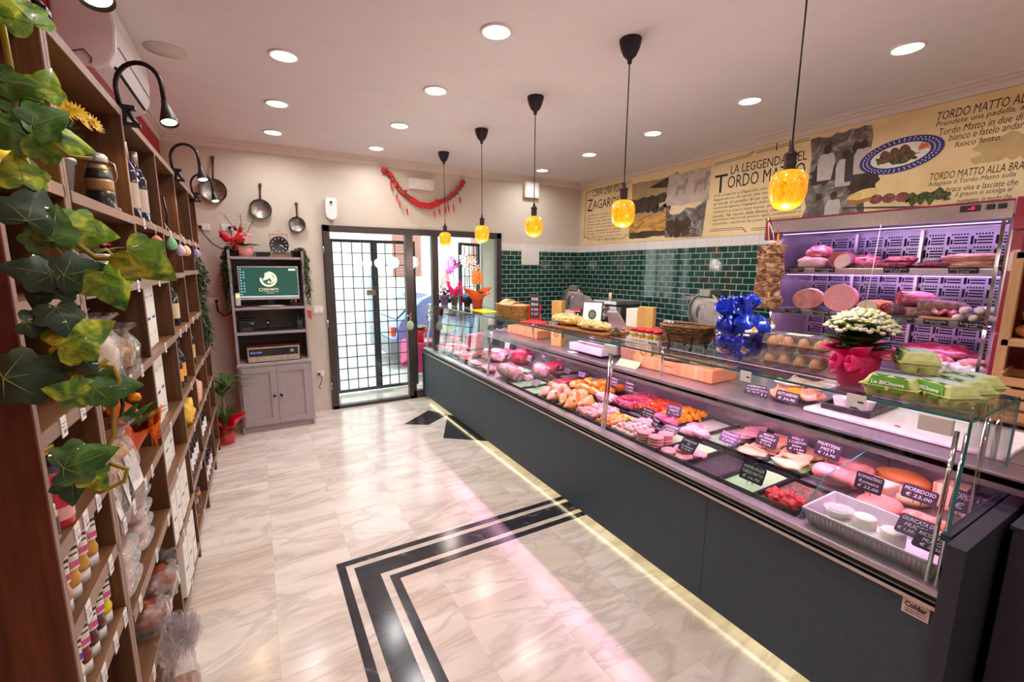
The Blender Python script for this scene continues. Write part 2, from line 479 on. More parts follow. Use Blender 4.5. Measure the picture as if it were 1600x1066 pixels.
# subway tiles with one white course on top
green_x = brick('green_subway_far', (14, 62, 56), (20, 76, 68), (196, 196, 182), .132, .066, (0, 2), .0035, rough=.07, coat=.2)
green_y = brick('green_subway_right', (14, 62, 56), (20, 76, 68), (196, 196, 182), .132, .066, (1, 2), .0035, rough=.07, coat=.2)
white_x = brick('white_tile_far', (236, 230, 224), (230, 222, 216), (205, 196, 188), .15, .10, (0, 2), .003, 0, rough=.15, coat=.1)
white_y = brick('white_tile_right', (236, 230, 224), (230, 222, 216), (205, 196, 188), .15, .10, (1, 2), .003, 0, rough=.15, coat=.1)
ZG = 1.945
struct(MB().box(3.02, XR, -.012, 0, -ZG, 0).build('wall_far_green_tiles', green_x, loc=(0, YF, ZG)))
struct(MB().box(-.012, 0, -1.5, YF - .012, -ZG, 0).build('wall_right_green_tiles', green_y, loc=(XR, 0, ZG)))
struct(MB().box(3.02, XR, -.013, 0, 0, .10).build('wall_far_white_tiles', white_x, loc=(0, YF, ZG)))
struct(MB().box(-.013, 0, -1.5, YF - .013, 0, .10).build('wall_right_white_tiles', white_y, loc=(XR, 0, ZG)))
# ---------------------------------------------------------- glazed shop door
frame_m = mk('dark_bronze_frame', (74, 64, 62), .4, .4, .06, 20)
fr = MB()
for x0, x1, z0, z1 in ((.705, .778, 0, 2.172), (1.65, 1.745, 0, 2.10), (1.995, 2.08, 0, 2.10), (2.93, 3.005, 0, 2.172), (.705, 3.005, 2.10, 2.172), (.705, 1.75, 0, .04), (1.7, 3.005, 0, .10)):
    fr.box(x0, x1, 5.555, 5.635, z0, z1)
door = struct(fr.build('door_1', frame_m, bevel=.004))
g = MB()
for x0, x1, z0 in ((.778, 1.65, .04), (1.745, 1.995, .10), (2.08, 2.93, .10)):
    g.box(x0, x1, 5.592, 5.598, z0, 2.10)
struct(g.build('glass_pane', GLASS, door))
h = MB()
h.box(1.672, 1.69, 5.52, 5.555, 1.0, 1.14); h.tube([(1.68, 5.53, 1.10), (1.68, 5.50, 1.10), (1.60, 5.50, 1.10)], .008)
for z in (.25, 1.0, 1.85): h.cyl((.70, 5.548, z), (.70, 5.548, z + .09), .009)
struct(h.build('door_handle', STEEL, door))
# iron security gate in the doorway: three leaves of square grid
gate_m = mk('grey_painted_iron', (70, 72, 84), .5, .5, .08, 30)
def gate_leaf(label, a, b, gap=.142, lock=False):
    a = Vector((*a, 0)); b = Vector((*b, 0)); L = (b - a).length
    ang = math.atan2(b.y - a.y, b.x - a.x)
    t = thing('security_gate', label, 'gate', a, ang, 'iron gate leaves in the doorway')
    m = MB()
    for x in (0, L): m.box(x - .02, x + .02, -.02, .02, .02, 2.06)
    for z in (.04, 2.04): m.box(0, L, -.018, .018, z - .02, z + .02)
    m.build('gate_frame', gate_m, t)
    m = MB(); n = max(2, round(L / gap))
    for i in range(1, n): m.cyl((L * i / n, 0, .05), (L * i / n, 0, 2.03), .0075, 8)
    nz = 13
    for i in range(1, nz): m.box(0, L, -.006, .006, .04 + 2.0 * i / nz - .006, .04 + 2.0 * i / nz + .006)
    m.build('grid_bars', gate_m, t)
    if lock:
        k = MB(); k.box(L - .10, L + .02, -.05, -.02, 1.33, 1.40); k.cyl((L - .02, -.05, 1.38), (L - .02, -.075, 1.38), .018)
        k.tube([(L - .02, -.06, 1.40), (L - .015, -.07, 1.46), (L - .04, -.07, 1.50), (L - .05, -.06, 1.44)], .003)
        k.build('lock', mk('brass_lock', (168, 140, 110), .4, .7), t)
    return t
gate_leaf('grey iron grid gate leaf on the left of the glass door, with brass lock', (.87, 6.20), (1.385, 6.20), lock=True)
gate_leaf('grey iron grid gate leaf directly behind the thick door post', (1.43, 6.20), (1.95, 6.20))
gate_leaf('grey iron grid gate leaf folded back at the right door jamb', (2.58, 6.02), (2.96, 6.22), .10)
# ---------------------------------------------------------- the street outside
asph = mix3('street_paving', [(.3, (150, 148, 145)), (.7, (190, 188, 184))], 6, .9, 5)
struct(MB().box(-14, 20, 6.31, 16, -.4, -.1).build('ground', asph))
struct(MB().box(-8, 12, 6.31, 7.0, -.1, -.04).build('ground_pavement', mk('kerb_stone', (205, 202, 196), .9)))
stucco = mk('white_stucco', (246, 244, 238), .9, 0, .03, 3)
bl = thing('building', 'bright white stucco house across the street, seen through the door', 'building', (0, 11.0, -.1))
MB().box(-10, 2.55, 0, .5, 0, 7).box(2.55, 16, -.25, .5, 0, 7).build('wall', stucco, bl)
m = MB()
for x in (2.35,): m.cyl((x, -.1, 0), (x, -.1, 6.5), .06)
m.build('drainpipe', mk('pale_blue_pipe', (190, 205, 222), .5), bl)
shut = mk('brown_shutter', (150, 104, 92), .7, 0, .1, 40)
for nm, x0, x1, z0, z1 in (('window', 2.86, 3.55, 1.6, 2.75), ('window', -1.35, -.75, .9, 2.7), ('window', 4.9, 5.7, 1.4, 2.7)):
    f = MB(); off = -.25 if x0 > 2.5 else 0
    f.box(x0 - .06, x1 + .06, off - .05, off, z0 - .06, z1 + .06)
    f = f.build(nm, mk('window_surround', (226, 214, 204), .8), bl)
    s = MB(); mid = (x0 + x1) / 2
    for a, b in ((x0, mid - .01), (mid + .01, x1)):
        s.box(a, b, off - .09, off - .05, z0, z1)
        k = z0 + .06
        while k < z1 - .08:
            s.box(a + .05, b - .05, off - .10, off - .085, k, k + .035); k += .07
    s.build('shutter', shut, f)
MB().box(4.1, 4.75, -.3, -.25, 0, 2.3).build('door', mk('pale_house_door', (214, 205, 198), .7), bl)
# parked hatchback
ct = thing('parked_car', 'silver blue hatchback parked in the street beyond the glass door', 'car', (2.02, 7.75, -.1))
paint = mk('blue_car_paint', (108, 128, 184), .25, .3, .05, 8, coat=.6)
prof = [(0.02, .30), (.0, .55), (.06, .78), (.10, .86), (.52, 1.24), (.72, 1.32), (1.55, 1.34), (1.95, 1.26), (2.55, .90), (3.35, .78), (3.55, .60), (3.58, .30)]
body = MB()
def car_sec(y, sc, dz=0): return [(1.8 + (x - 1.8) * sc, y, z + dz) for x, z in prof]
rows = [(0.0, .965), (.10, 1.0), (.75, 1.0), (1.40, 1.0), (1.50, .965)]
vs = []; fs = []; n = len(prof)
for y, k in rows: vs += car_sec(y, k)
for j in range(len(rows) - 1):
    for i in range(n): fs.append((j * n + i, j * n + (i + 1) % n, (j + 1) * n + (i + 1) % n, (j + 1) * n + i))
fs.append(tuple(range(n))); fs.append(tuple(reversed([(len(rows) - 1) * n + i for i in range(n)])))
body.add(vs, fs, 0, False); body.build('body', paint, ct, bevel=.03)
wn = MB(); tint = mk('car_window', (120, 130, 140), .08, 0, .1, 5, coat=.6)
wn.prism([(.62, .90), (.80, 1.22), (1.22, 1.24), (1.22, .90)], -.012, .0, 0, Matrix.Rotation(R(90), 4, 'X'))
wn.prism([(1.28, .90), (1.28, 1.24), (1.80, 1.22), (2.25, .90)], -.012, .0, 0, Matrix.Rotation(R(90), 4, 'X'))
wn.build('side_window', tint, ct)
wn = MB(); wn.add([(.125, .12, .90), (.125, 1.38, .90), (.47, 1.32, 1.205), (.47, .18, 1.205), (.10, .12, .90), (.10, 1.38, .90), (.445, 1.32, 1.215), (.445, .18, 1.215)], [(0, 1, 2, 3), (4, 7, 6, 5), (0, 4, 5, 1), (1, 5, 6, 2), (2, 6, 7, 3), (3, 7, 4, 0)])
wn.build('rear_window', tint, ct)
lt = MB()
for y in (.02, 1.30): lt.box(-.015, .05, y, y + .18, .60, .76)
lt.build('tail_light', mk('red_tail_light', (214, 78, 50), .25), ct)
bp = MB(); bp.box(-.06, .30, -.02, 1.52, .26, .52); bp.box(.3, 3.6, -.015, 1.515, .26, .34); bp.build('bumper', mk('grey_bumper', (122, 122, 128), .6), ct, bevel=.02)
for x in (.62, 2.88):
    for y in (-.02, 1.36):
        wv = MB(); T = Matrix.Translation((x, y, .29)) @ Matrix.Rotation(R(-90), 4, 'X')
        wv.lathe([(.16, 0), (.27, 0), (.29, .03), (.29, .13), (.27, .16), (.16, .16)], 24, 0, T); wv.lathe([(.0, .01), (.16, .01), (.16, .15), (0, .15)], 16, 1, T)
        wv.build('wheel', [mk('tyre_rubber', (40, 40, 42), .8), STEEL], ct)
# flower table standing in the doorway outside
tb = thing('flower_table', 'outdoor table under a hot pink cloth with pale wooden legs', 'table', (2.0, 6.55, -.04))
m = MB()
for x, y in ((.06, .06), (.94, .06), (.06, .44), (.94, .44)): m.cyl((x, y, 0), (x * .94 + .03, y, .56), .018)
m.build('leg', mk('pale_wood_leg', (214, 178, 140), .6), tb)
MB().box(0, 1.0, 0, .5, .56, .585).build('tabletop', mk('pale_wood_top', (214, 178, 140), .6), tb)
pink_cloth = mk('hot_pink_cloth', (222, 66, 118), .85, 0, .1, 12, .1)
def skirt(u, v):
    per = [(-.02, -.02), (1.02, -.02), (1.02, .52), (-.02, .52), (-.02, -.02)]
    L = [1.04, .54, 1.04, .54]; t = u * sum(L); i = 0
    while i < 3 and t > L[i]: t -= L[i]; i += 1
    k = min(1, t / L[i]); a, b = per[i], per[i + 1]
    x, y = a[0] + (b[0] - a[0]) * k, a[1] + (b[1] - a[1]) * k
    wv = .018 * v * math.sin(u * 46)
    return (x + wv + (x - .5) * .06 * v, y + wv + (y - .25) * .1 * v, .592 - v * (.30 + .16 * math.sin(u * 9 + 1)))
m = MB(); m.sheet(skirt, 80, 6, .003, closed=True); m.box(-.02, 1.02, -.02, .52, .586, .593)
tag(m.build('tablecloth', pink_cloth, loc=(2.0, 6.55, -.04)), 'hot pink cloth draped over the outdoor table', 'tablecloth')
# ============================================================ LAMPS ON THE CEILING
led_face = glow('downlight_diffuser', (255, 246, 234), 14)
trim_ring = mk('white_lamp_ring', (245, 243, 240), .4)
def downlight(x, y, label):
    t = thing('recessed_downlight', label, 'ceiling light', (x, y, ZC), 0, 'round recessed downlights')
    m = MB(); m.lathe([(.088, 0), (.09, -.006), (.084, -.010), (.074, -.010), (.072, -.004), (.072, .0)], 32, cap=False)
    m.build('trim_ring', trim_ring, t)
    m = MB(); m.lathe([(0, -.005), (.073, -.005)], 32, cap=False, sm=False); m.lathe([(0, -.003), (.073, -.003)], 32, cap=False, sm=False)
    m.build('diffuser', led_face, t)
    light('lamp_light', 'AREA', (0, 0, -.02), P_DOWN, (1, .97, .97), t, shape='DISK', size=.14, spread=R(162))
ords = ['nearest', 'second', 'third', 'fourth', 'farthest']
for i, y in enumerate((3.27, 4.20, 5.08)):
    downlight(.255, y, 'round white downlight over the shelf side, %s of the left row' % ('nearest', 'middle one', 'farthest')[i])
for i, y in enumerate((2.363, 3.312, 4.252, 5.155)):
    downlight(1.245, y, 'round white downlight over the aisle, %s of the middle row' % ('nearest', 'second', 'third', 'farthest')[i])
for i, y in enumerate((1.315, 2.274, 3.241, 4.177, 5.139)):
    downlight(3.388, y, 'round white downlight near the printed mural, %s of the right row' % ords[i])
for x, y, w_ in ((.255, 2.3, 'left'), (.255, .9, 'left'), (1.245, 1.0, 'middle'), (1.245, -.6, 'middle'), (3.388, .1, 'right'), (2.3, -1.4, 'right'), (.3, -1.4, 'left')):
    downlight(x, y, 'round white downlight of the %s row above and behind the camera' % w_)
# pendants over the counter
pblack = mk('pendant_black', (34, 28, 36), .55)
amber = MATS.get('amber_glass')
def amber_mat():
    m, nt, b = _new('amber_glass')
    v = _coords(nt, (1, 1, .45))
    n = _noise(nt, v, 55, 3, .6, .8)
    r = _ramp(nt, n.outputs['Fac'], [(.30, srgb((130, 66, 4))), (.39, srgb((255, 150, 16))), (.7, srgb((255, 176, 44)))])
    nt.links.new(r.outputs['Color'], b.inputs['Base Color']); nt.links.new(r.outputs['Color'], b.inputs['Emission Color'])
    b.inputs['Emission Strength'].default_value = .75; b.inputs['Roughness'].default_value = .15
    b.inputs['Coat Weight'].default_value = .3
    return m
amber = amber_mat()
hot = glow('filament_glow', (255, 226, 120), 3.0)
pend_from = ['nearest one, its cord running out of the picture', 'second from the near end, level with the spice jars', 'third from the near end, in front of the square wall box', 'fourth from the near end, by the right door jamb', 'farthest one, against the glass door']
for i, y in enumerate((1.10, 2.06, 3.05, 3.98, 4.95)):
    t = thing('pendant_lamp', 'amber glass pendant lamp, ' + pend_from[i], 'lamp', (1.94, y, ZC), 0, 'amber pendant lamps over the counter')
    m = MB(); m.lathe([(0, 0), (.062, 0), (.062, -.012), (.052, -.05), (.036, -.085), (.014, -.105), (.012, -.125), (.006, -.13), (0, -.13)], 28)
    m.build('ceiling_canopy', pblack, t)
    MB().tube([(0, 0, -.12), (0, 0, -.78)], .0035).build('cord', BLACK, t)
    m = MB(); m.lathe([(0, -.77), (.008, -.775), (.012, -.80), (.024, -.806), (.026, -.815), (.021, -.822), (.024, -.83), (.021, -.838), (.024, -.846), (.021, -.86), (.021, -.885), (0, -.885)], 24)
    m.build('socket', mk('dark_bronze_socket', (60, 48, 44), .45, .5), t)
    m = MB(); m.lathe([(.022, -.872), (.05, -.88), (.066, -.90), (.070, -.93), (.069, -.965), (.060, -1.0), (.045, -1.02), (.02, -1.032), (0, -1.034)], 28, cap=False)
    m.build('glass_shade', amber, t)
    MB().ell((0, 0, -.905), (.017, .017, .026), 12, 8).build('bulb', hot, t)
    light('lamp_light', 'POINT', (0, 0, -1.20), P_PENDANT, (1, .88, .78), t, shadow_soft_size=.09)  # unseen light floating below the opaque shade, strengthened to brighten the ceiling
# smoke detector plate and air conditioner
tag(MB().lathe([(0, 0), (.105, 0), (.105, -.008), (0, -.010)], 40).build('ceiling_cover_plate', mk('white_cover_plate', (226, 212, 204), .6), loc=(-.36, 3.55, ZC)), 'flat round white cover plate on the ceiling beside the air conditioner', 'cover plate')
ac = thing('air_conditioner', 'white wall mounted air conditioner above the wooden shelves', 'air conditioner', (XL, 2.90, 2.60))
acm = mk('air_conditioner_white', (240, 234, 236), .35, 0, .02, 6)
sec = [(.0, .02), (.13, .0), (.185, .03), (.215, .09), (.225, .20), (.215, .315), (.20, .325), (0, .325)]
m = MB(); m.prism([(x, z) for x, z in sec], 0, .80, 0, Matrix(((1, 0, 0, 0), (0, 0, 1, 0), (0, 1, 0, 0), (0, 0, 0, 1))))
m.build('housing', acm, ac, bevel=.012)
def on_sec(u):
    k = u * (len(sec) - 1); i = min(int(k), len(sec) - 2); f = k - i
    return Vector((sec[i][0] + (sec[i + 1][0] - sec[i][0]) * f, 0, sec[i][1] + (sec[i + 1][1] - sec[i][1]) * f))
MB().box(.168, .200, .06, .74, .035, .044, 0, Matrix.Rotation(0, 4, 'Y')).build('air_outlet', mk('dark_gap', (40, 38, 40), .8), ac)
MB().box(.2185, .2225, .03, .77, .118, .122).build('panel_seam', mk('grey_seam', (130, 124, 126), .8), ac)
MB().tube([(.06, -.004, .06), (.10, -.006, .075), (.125, -.006, .045), (.12, -.004, .02)], .0025).build('wire_tail', mk('grey_wire', (70, 70, 80), .6), ac)
# ============================================================ ON THE FAR WALL
def onwall(x, z, d=0): return (x, YF - d, z)
iron = mix3('old_iron_pan', [(.3, (54, 44, 42)), (.6, (84, 66, 60)), (.75, (110, 84, 74))], 18, .45, 5, .6, .2, metal=.6)
tin = mix3('worn_tin_lining', [(.25, (96, 92, 86)), (.5, (156, 150, 142)), (.75, (206, 200, 190))], 16, .35, 6, 1.2, .15, metal=.7)
def pan(label, x, z, r, hl, tilt):
    t = thing('frying_pan', label, 'pan', onwall(x, z, .004), 0, 'old pans on the far wall')
    T = Matrix.Rotation(tilt, 4, 'Y') @ Matrix.Rotation(R(90), 4, 'X')
    m = MB(); m.lathe([(0, 0), (r * .80, 0), (r * .93, .02), (r, .05), (r * 1.015, .05), (r * .95, .016), (r * .82, -.004), (0, -.004)], 36, 0, T, cap=False)
    m.build('pan_body', iron, t)
    MB().lathe([(0, .002), (r * .78, .002), (r * .90, .02), (r * .965, .045)], 36, 0, T, cap=False).build('tin_lining', tin, t)
    m = MB(); Tt = Matrix.Rotation(tilt, 4, 'Y')
    m.tube([(0, -.04, r * .92), (0, -.045, r * 1.10), (0, -.03, r + hl * .6), (0, -.015, r + hl)], [.012, .009, .009, .012], 8, 0, Tt)
    m.lathe([(.006, -.004), (.016, -.004), (.016, .004), (.006, .004)], 16, 0, Tt @ Matrix.Translation((0, -.012, r + hl + .008)) @ Matrix.Rotation(R(90), 4, 'X'), cap=False)
    m.build('handle', iron, t)
pan('largest old iron pan, hung by its long handle at the left', -.30, 2.455, .118, .20, R(4))
pan('middle sized old iron pan, hung above the red flower basket', .107, 2.30, .103, .145, R(3))
pan('smallest old iron pan, hung to the right of the clock', .447, 2.16, .083, .135, R(2))
pl = mk('white_switch_plastic', (236, 230, 222), .35)
def plate(name, label, cat, x0, x1, z0, z1, d, grooves=0, plug=None):
    t = thing(name, label, cat, onwall((x0 + x1) / 2, (z0 + z1) / 2))
    w_, h_ = (x1 - x0) / 2, (z1 - z0) / 2
    MB().box(-w_, w_, -d, 0, -h_, h_).build('cover', pl, t, bevel=.003)
    if grooves:
        m = MB()
        for i in range(grooves):
            cx = -w_ + (2 * w_) * (i + .5) / grooves
            m.box(cx - w_ / grooves * .62, cx + w_ / grooves * .62, -d - .003, -d, -h_ * .6, h_ * .6)
        m.build('module', PAPER, t, bevel=.001)
    if plug:
        MB().ell((plug, -d - .018, 0), (.016, .018, .016), 12, 8).build('plug', BLACK, t)
    return t
plate('wall_socket', 'white wall socket with a black plug, by the far end of the shelves', 'socket', -.46, -.36, 2.06, 2.13, .012, 3, -.03)
plate('wall_socket', 'white wall socket with a red and black lead, left of the flower basket', 'socket', -.265, -.15, 2.065, 2.135, .012, 3, .02)
plate('wall_socket', 'white double socket low on the wall right of the grey cabinet', 'socket', .55, .63, .42, .49, .01, 2, -.02)
plate('wall_socket', 'white switch plate at counter height left of the glass door', 'socket', .555, .665, 1.17, 1.255, .01, 2)
plate('wall_socket', 'white wall socket low behind the trailing ivy, with a black plug', 'socket', -.44, -.34, 1.31, 1.38, .012, 2, .025)
tag(plate('emergency_light', 'long white emergency light on the wall inside the red garland', 'emergency light', 1.72, 2.035, 2.655, 2.785, .055, 1), None, None)
t = plate('wall_box', 'square white alarm box high on the wall by the mural', 'wall box', 3.365, 3.595, 2.685, 2.905, .07)
MB().box(-.085, .10, -.078, -.07, -.085, .10).build('lid', PAPER, t, bevel=.004)
t = thing('air_freshener_dispenser', 'white air freshener dispenser above the left corner of the door', 'dispenser', onwall(.805, 2.255))
MB().prism([(-.05, 0), (-.06, .03), (-.06, .19), (-.045, .215), (.045, .215), (.06, .19), (.06, .03), (.05, 0), (.02, -.025), (-.02, -.025)], 0, .08, 0, Matrix.Rotation(R(90), 4, 'X')).build('case', WHITE, t, bevel=.008)
MB().cyl((0, -.079, .165), (0, -.086, .165), .014, 16).cyl((0, -.079, .135), (0, -.085, .135), .006, 12).build('nozzle', BLACK, t)
tag(MB().box(3.345, 3.645, -.02, -.013, 1.752, 1.985).build('wall_notice', mk('white_sheet', (236, 232, 226), .6, 0, .03, 12), loc=(0, YF, 0)), 'blank white notice sheet fixed on the green tiles', 'notice')
m = MB(); m.tube([(-.44, 5.565, 2.09), (-.42, 5.55, 2.03), (-.35, 5.55, 1.93), (-.28, 5.55, 1.885), (-.20, 5.52, 1.88)], .006)
tag(m.build('power_cable', BLACK), 'black cable looping from the left wall socket to the cabinet', 'cable')
m = MB(); m.tube([(-.37, 5.565, 1.33), (-.36, 5.54, 1.24), (-.31, 5.53, 1.19), (-.25, 5.53, 1.21), (-.225, 5.53, 1.30)], .008)
tag(m.build('power_cable', BLACK), 'black cable hanging in a loop behind the trailing ivy', 'cable')
m = MB(); m.tube([(-.185, 5.565, 2.10), (-.175, 5.55, 2.0), (-.165, 5.53, 1.90)], .005)
tag(m.build('power_cable', mk('red_cable', (150, 30, 34), .5)), 'short red lead hanging from the socket left of the flower basket', 'cable')
m = MB(); m.tube([(.575, 5.57, .455), (.60, 5.55, .40), (.57, 5.55, .32), (.55, 5.55, .30), (.585, 5.55, .28)], .004)
tag(m.build('power_cable', BLACK), 'thin black lead dangling from the low socket right of the cabinet', 'cable')
# red ribbon garland on a rope
gt_ = thing('ribbon_garland', 'drooping garland of red ribbons and little chillies above the door', 'garland', onwall(1.92, 2.45))
pts = [(-.53, .39), (-.46, .375), (-.38, .27), (-.31, .165), (-.20, .09), (-.08, .02), (.06, .015), (.18, .07), (.30, .12), (.40, .19), (.48, .29), (.53, .37)]
pts3 = [(x, -.05, z) for x, z in pts]
rope = mix3('olive_rope', [(.3, (74, 66, 36)), (.7, (118, 104, 60))], 40, .8)
MB().tube(pts3, [.014, .02, .024, .027, .028, .028, .028, .028, .026, .022, .017, .012], 10).build('rope', rope, gt_)
red_r = mk('red_satin_ribbon', (206, 18, 34), .35, 0, .15, 30, .1)
m = MB()
for i in range(len(pts) - 1):
    a, b = Vector(pts3[i]), Vector(pts3[i + 1])
    wide = .035 if i in (4, 5, 6) else .03
    k0 = 6 if i in (4, 5, 6) else 2
    for k in range(k0):
        p = a.lerp(b, (k + .5) / k0); d = (b - a).normalized()
        q = Vector((0, 0, 1)).rotation_difference(d).to_matrix().to_4x4()
        m.lathe([(wide, -.012), (wide + .004, 0), (wide, .012)], 14, 0, Matrix.Translation(p) @ q, cap=False)
    if i not in (4, 5):
        for s in range(2):
            c = a.lerp(b, .5)
            m.ell((c.x + rnd.uniform(-.03, .03), -.085, c.z + rnd.uniform(-.005, .045)), (.022, .008, .016), 10, 6, .3, 8, i + s)
m.build('ribbon', red_r, gt_)
m = MB()
for x, z in ((-.43, .24), (-.33, .02), (-.24, -.06), (-.36, .10), (.11, -.07), (.18, -.04), (.26, .0), (.37, .03), (.46, .13), (.30, .02)):
    L = rnd.uniform(.06, .09)
    m.tube([(x, -.06, z + .07), (x, -.06, z + .02)], .002, 5)
    m.tube([(x, -.06, z + .02), (x + .004, -.06, z - L * .4), (x + .012, -.06, z - L)], [.011, .009, .001], 8)
m.build('chilli', red_r, gt_)
# hanging felt eggs on the door posts
def hanging_egg(label, c, rgb, name, top, spotsz=True, r=(.046, .03, .062), group=None):
    t = thing('hanging_egg', label, 'easter egg', c, 0, group)
    m = MB(); vs = MB()
    m.ell((0, 0, 0), r, 20, 14, 0); m.build('egg', spots('egg_' + name, rgb, tuple(max(0, x - 46) for x in rgb), 70, .18, .8), t)
    MB().tube([(0, 0, r[2] * .98), (0, .004, r[2] + top)], .002, 5).build('string', PAPER, t)
    return t
hanging_egg('pale green speckled egg hanging on the thick door post', (1.665, 5.505, .975), (168, 206, 164), 'pale_green', .08, group='eggs hung on the door posts')
hanging_egg('grey green speckled egg hanging on the thin door post behind the counter glass', (2.05, 5.505, .95), (128, 140, 122), 'grey_green', .08, group='eggs hung on the door posts')
# ============================================================ PRINTED MURAL ON THE RIGHT WALL
mural = thing('printed_mural', 'long parchment coloured printed mural with recipes and old photographs', 'mural', (XR, 0, 0))
parch = mix3('parchment_print', [(.25, (228, 192, 132)), (.5, (242, 216, 164)), (.75, (248, 230, 192))], 1.6, .75, 7, .8, 0)
MB().box(-.0045, -.0005, -1.4, 5.53, 2.05, 2.882).build('parchment', parch, mural)
def mf(y, z, d=.0045): return frame(Vector((-d, y, z)), (0, -1, 0), (0, 0, 1))
dk = MB()
fit_text(dk, "C'ERA UNA VOLTA", mf(5.28, 2.735), .68, .105)
fit_text(dk, "Z", mf(5.395, 2.535), .12, .17); fit_text(dk, "AGAROLO", mf(5.265, 2.555), .68, .125)
fit_text(dk, "LA LEGGENDA DEL", mf(3.08, 2.675), .745, .085)
fit_text(dk, "T", mf(3.262, 2.505), .15, .185); fit_text(dk, "ORDO MATTO", mf(3.105, 2.535), .765, .125)
body1 = ["Un antico borgo legato ai", "Prenestini, dove il tempo ha", "Tour di vite, Arte nel Museo", "l'ambiente, storie di una", "lunga e di suo longobardo", "cose rivisitare il cardo", "pregi, mulini e palazzi"]
for i, s in enumerate(body1): fit_text(dk, s, mf(5.39, 2.455 - i * .044), .72, .030, shear=.2)
fit_text(dk, "e un fine borgo romano l'arte", mf(5.39, 2.455 - 7 * .044), .74, .030, shear=.2)
body2 = ["E fu proprio a Zagarolo che nacque il piatto", "leggendario. Si narra che durante una caccia", "ai tordi, il cavallo di un cacciatore cadde", "necessit\u00e0 aguzz\u00f2 l'ingegno dell'uomo, pur di non", "rientrare a casa a mani vuote, decise di usare il", "cavallo. Ne ricav\u00f2 delle fettine che cond\u00ec cos\u00ec", "ingredienti dei tordi: grasso, aglio, prezzemolo e", "coriandolo... una bont\u00e0 che presto fece impazzire tutti!"]
for i, s in enumerate(body2): fit_text(dk, s, mf(3.255, 2.462 - i * .042), .915, .031, shear=.25)
fit_text(dk, "TORDO MATTO AL TEGAME", mf(1.462, 2.768), .64, .060, shear=.15)
for i, (y, s, wd) in enumerate(((1.462, "Prendete una padella, adagiate il", .60), (1.437, "Tordo Matto in due dita di vino", .58), (1.378, "bianco e fatelo andare a", .41), (1.338, "fuoco lento.", .228))):
    fit_text(dk, s, mf(y, 2.715 - i * .0515), wd, .046 if i < 3 else .040, shear=.2)
fit_text(dk, "TORDO MATTO ALLA BRACE", mf(1.452, 2.352), .52, .052, shear=.15)
for i, (y, s, wd) in enumerate(((1.458, "Adagiate il Tordo Matto sulla", .445), (1.376, "a brace viva e lasciate che", .38), (1.295, "il grasso si sciolga al", .28), (1.283, "momento, in modo che", .27))):
    fit_text(dk, s, mf(y, 2.303 - i * .046), wd, .040, shear=.2)
# thin ornamental rules round the text panels
ln = dk
def rule(y0, z0, y1, z1, t_=.005):
    a = Vector((y0, z0)); b = Vector((y1, z1)); d = (b - a).normalized() * 1; n_ = Vector((-d.y, d.x)) * t_ / 2
    P = [a + n_, b + n_, b - n_, a - n_]
    ln.add([(-.005, p.x, p.y) for p in P] + [(-.0042, p.x, p.y) for p in P], [(0, 1, 2, 3), (7, 6, 5, 4), (0, 4, 5, 1), (1, 5, 6, 2), (2, 6, 7, 3), (3, 7, 4, 0)])
for o in (0, .018):
    rule(5.43 - o, 2.82 - o, 5.35, 2.82 - o) if o else rule(5.43, 2.82, 4.50, 2.84)
    rule(5.44 - o, 2.80, 5.46 - o, 2.14)
    rule(5.30, 2.115 + o, 4.62, 2.10 + o); rule(5.30, 2.80 + o * 1.4, 4.52, 2.815 + o * 1.4)
    rule(5.44 - o, 2.18, 5.31, 2.115 + o); rule(4.62, 2.10 + o, 4.54, 2.15 + o)
    rule(3.28, 2.80 + o, 2.90, 2.815 + o); rule(2.90, 2.815 + o, 2.84, 2.855); rule(2.82, 2.83 + o, 2.33, 2.84 + o)
    rule(3.28, 2.11 + o, 2.90, 2.11 + o); rule(2.90, 2.11 + o, 2.85, 2.075); rule(2.80, 2.09 + o, 2.34, 2.09 + o)
for y in (5.10, 4.95, 4.80): rule(y, 2.79, y, 2.85, .007); rule(y, 2.085, y, 2.14, .007)
for y in (2.62, 2.5): rule(y, 2.81, y, 2.88, .01); rule(y, 2.07, y, 2.13, .01)
ln.build('lettering', mk('dark_print_ink', (44, 46, 40), .8), mural)
def patch(name, poly, mat_, d, parent=mural):
    """flat printed area; poly in (y,z)"""
    if sum(poly[i][0] * poly[(i + 1) % len(poly)][1] - poly[(i + 1) % len(poly)][0] * poly[i][1] for i in range(len(poly))) < 0: poly = poly[::-1]
    m_ = MB(); n_ = len(poly)
    m_.add([(-d, y, z) for y, z in poly] + [(-d + .0006, y, z) for y, z in poly], [tuple(range(n_)), tuple(reversed(range(n_, 2 * n_)))] + [(i, (i + 1) % n_, n_ + (i + 1) % n_, n_ + i) for i in range(n_)])
    return m_.build(name, mat_, parent)
def ragged(y0, y1, z0, z1, n_=9, a=.012, seed=1):
    q = random.Random(seed); P = []
    for i in range(n_): P.append((y0 + (y1 - y0) * i / n_ , z0 + q.uniform(-a, a)))
    for i in range(n_): P.append((y1 + q.uniform(-a, a), z0 + (z1 - z0) * i / n_))
    for i in range(n_): P.append((y1 + (y0 - y1) * i / n_, z1 + q.uniform(-a, a)))
    for i in range(n_): P.append((y0 + q.uniform(-a, a), z1 + (z0 - z1) * i / n_))
    return P
sepia_sky = mix3('sepia_sky_print', [(.3, (150, 120, 84)), (.7, (190, 160, 118))], 3, .8, 4, .5, 0)
sepia_field = mix3('sepia_field_print', [(.3, (104, 70, 34)), (.5, (200, 146, 66)), (.7, (226, 184, 104))], 6, .8, 7, .8, 0, stretch=(1, 1, 3))
sepia_dark = mix3('sepia_dark_print', [(.3, (48, 34, 26)), (.7, (88, 64, 46))], 9, .8, 7, .8, 0)
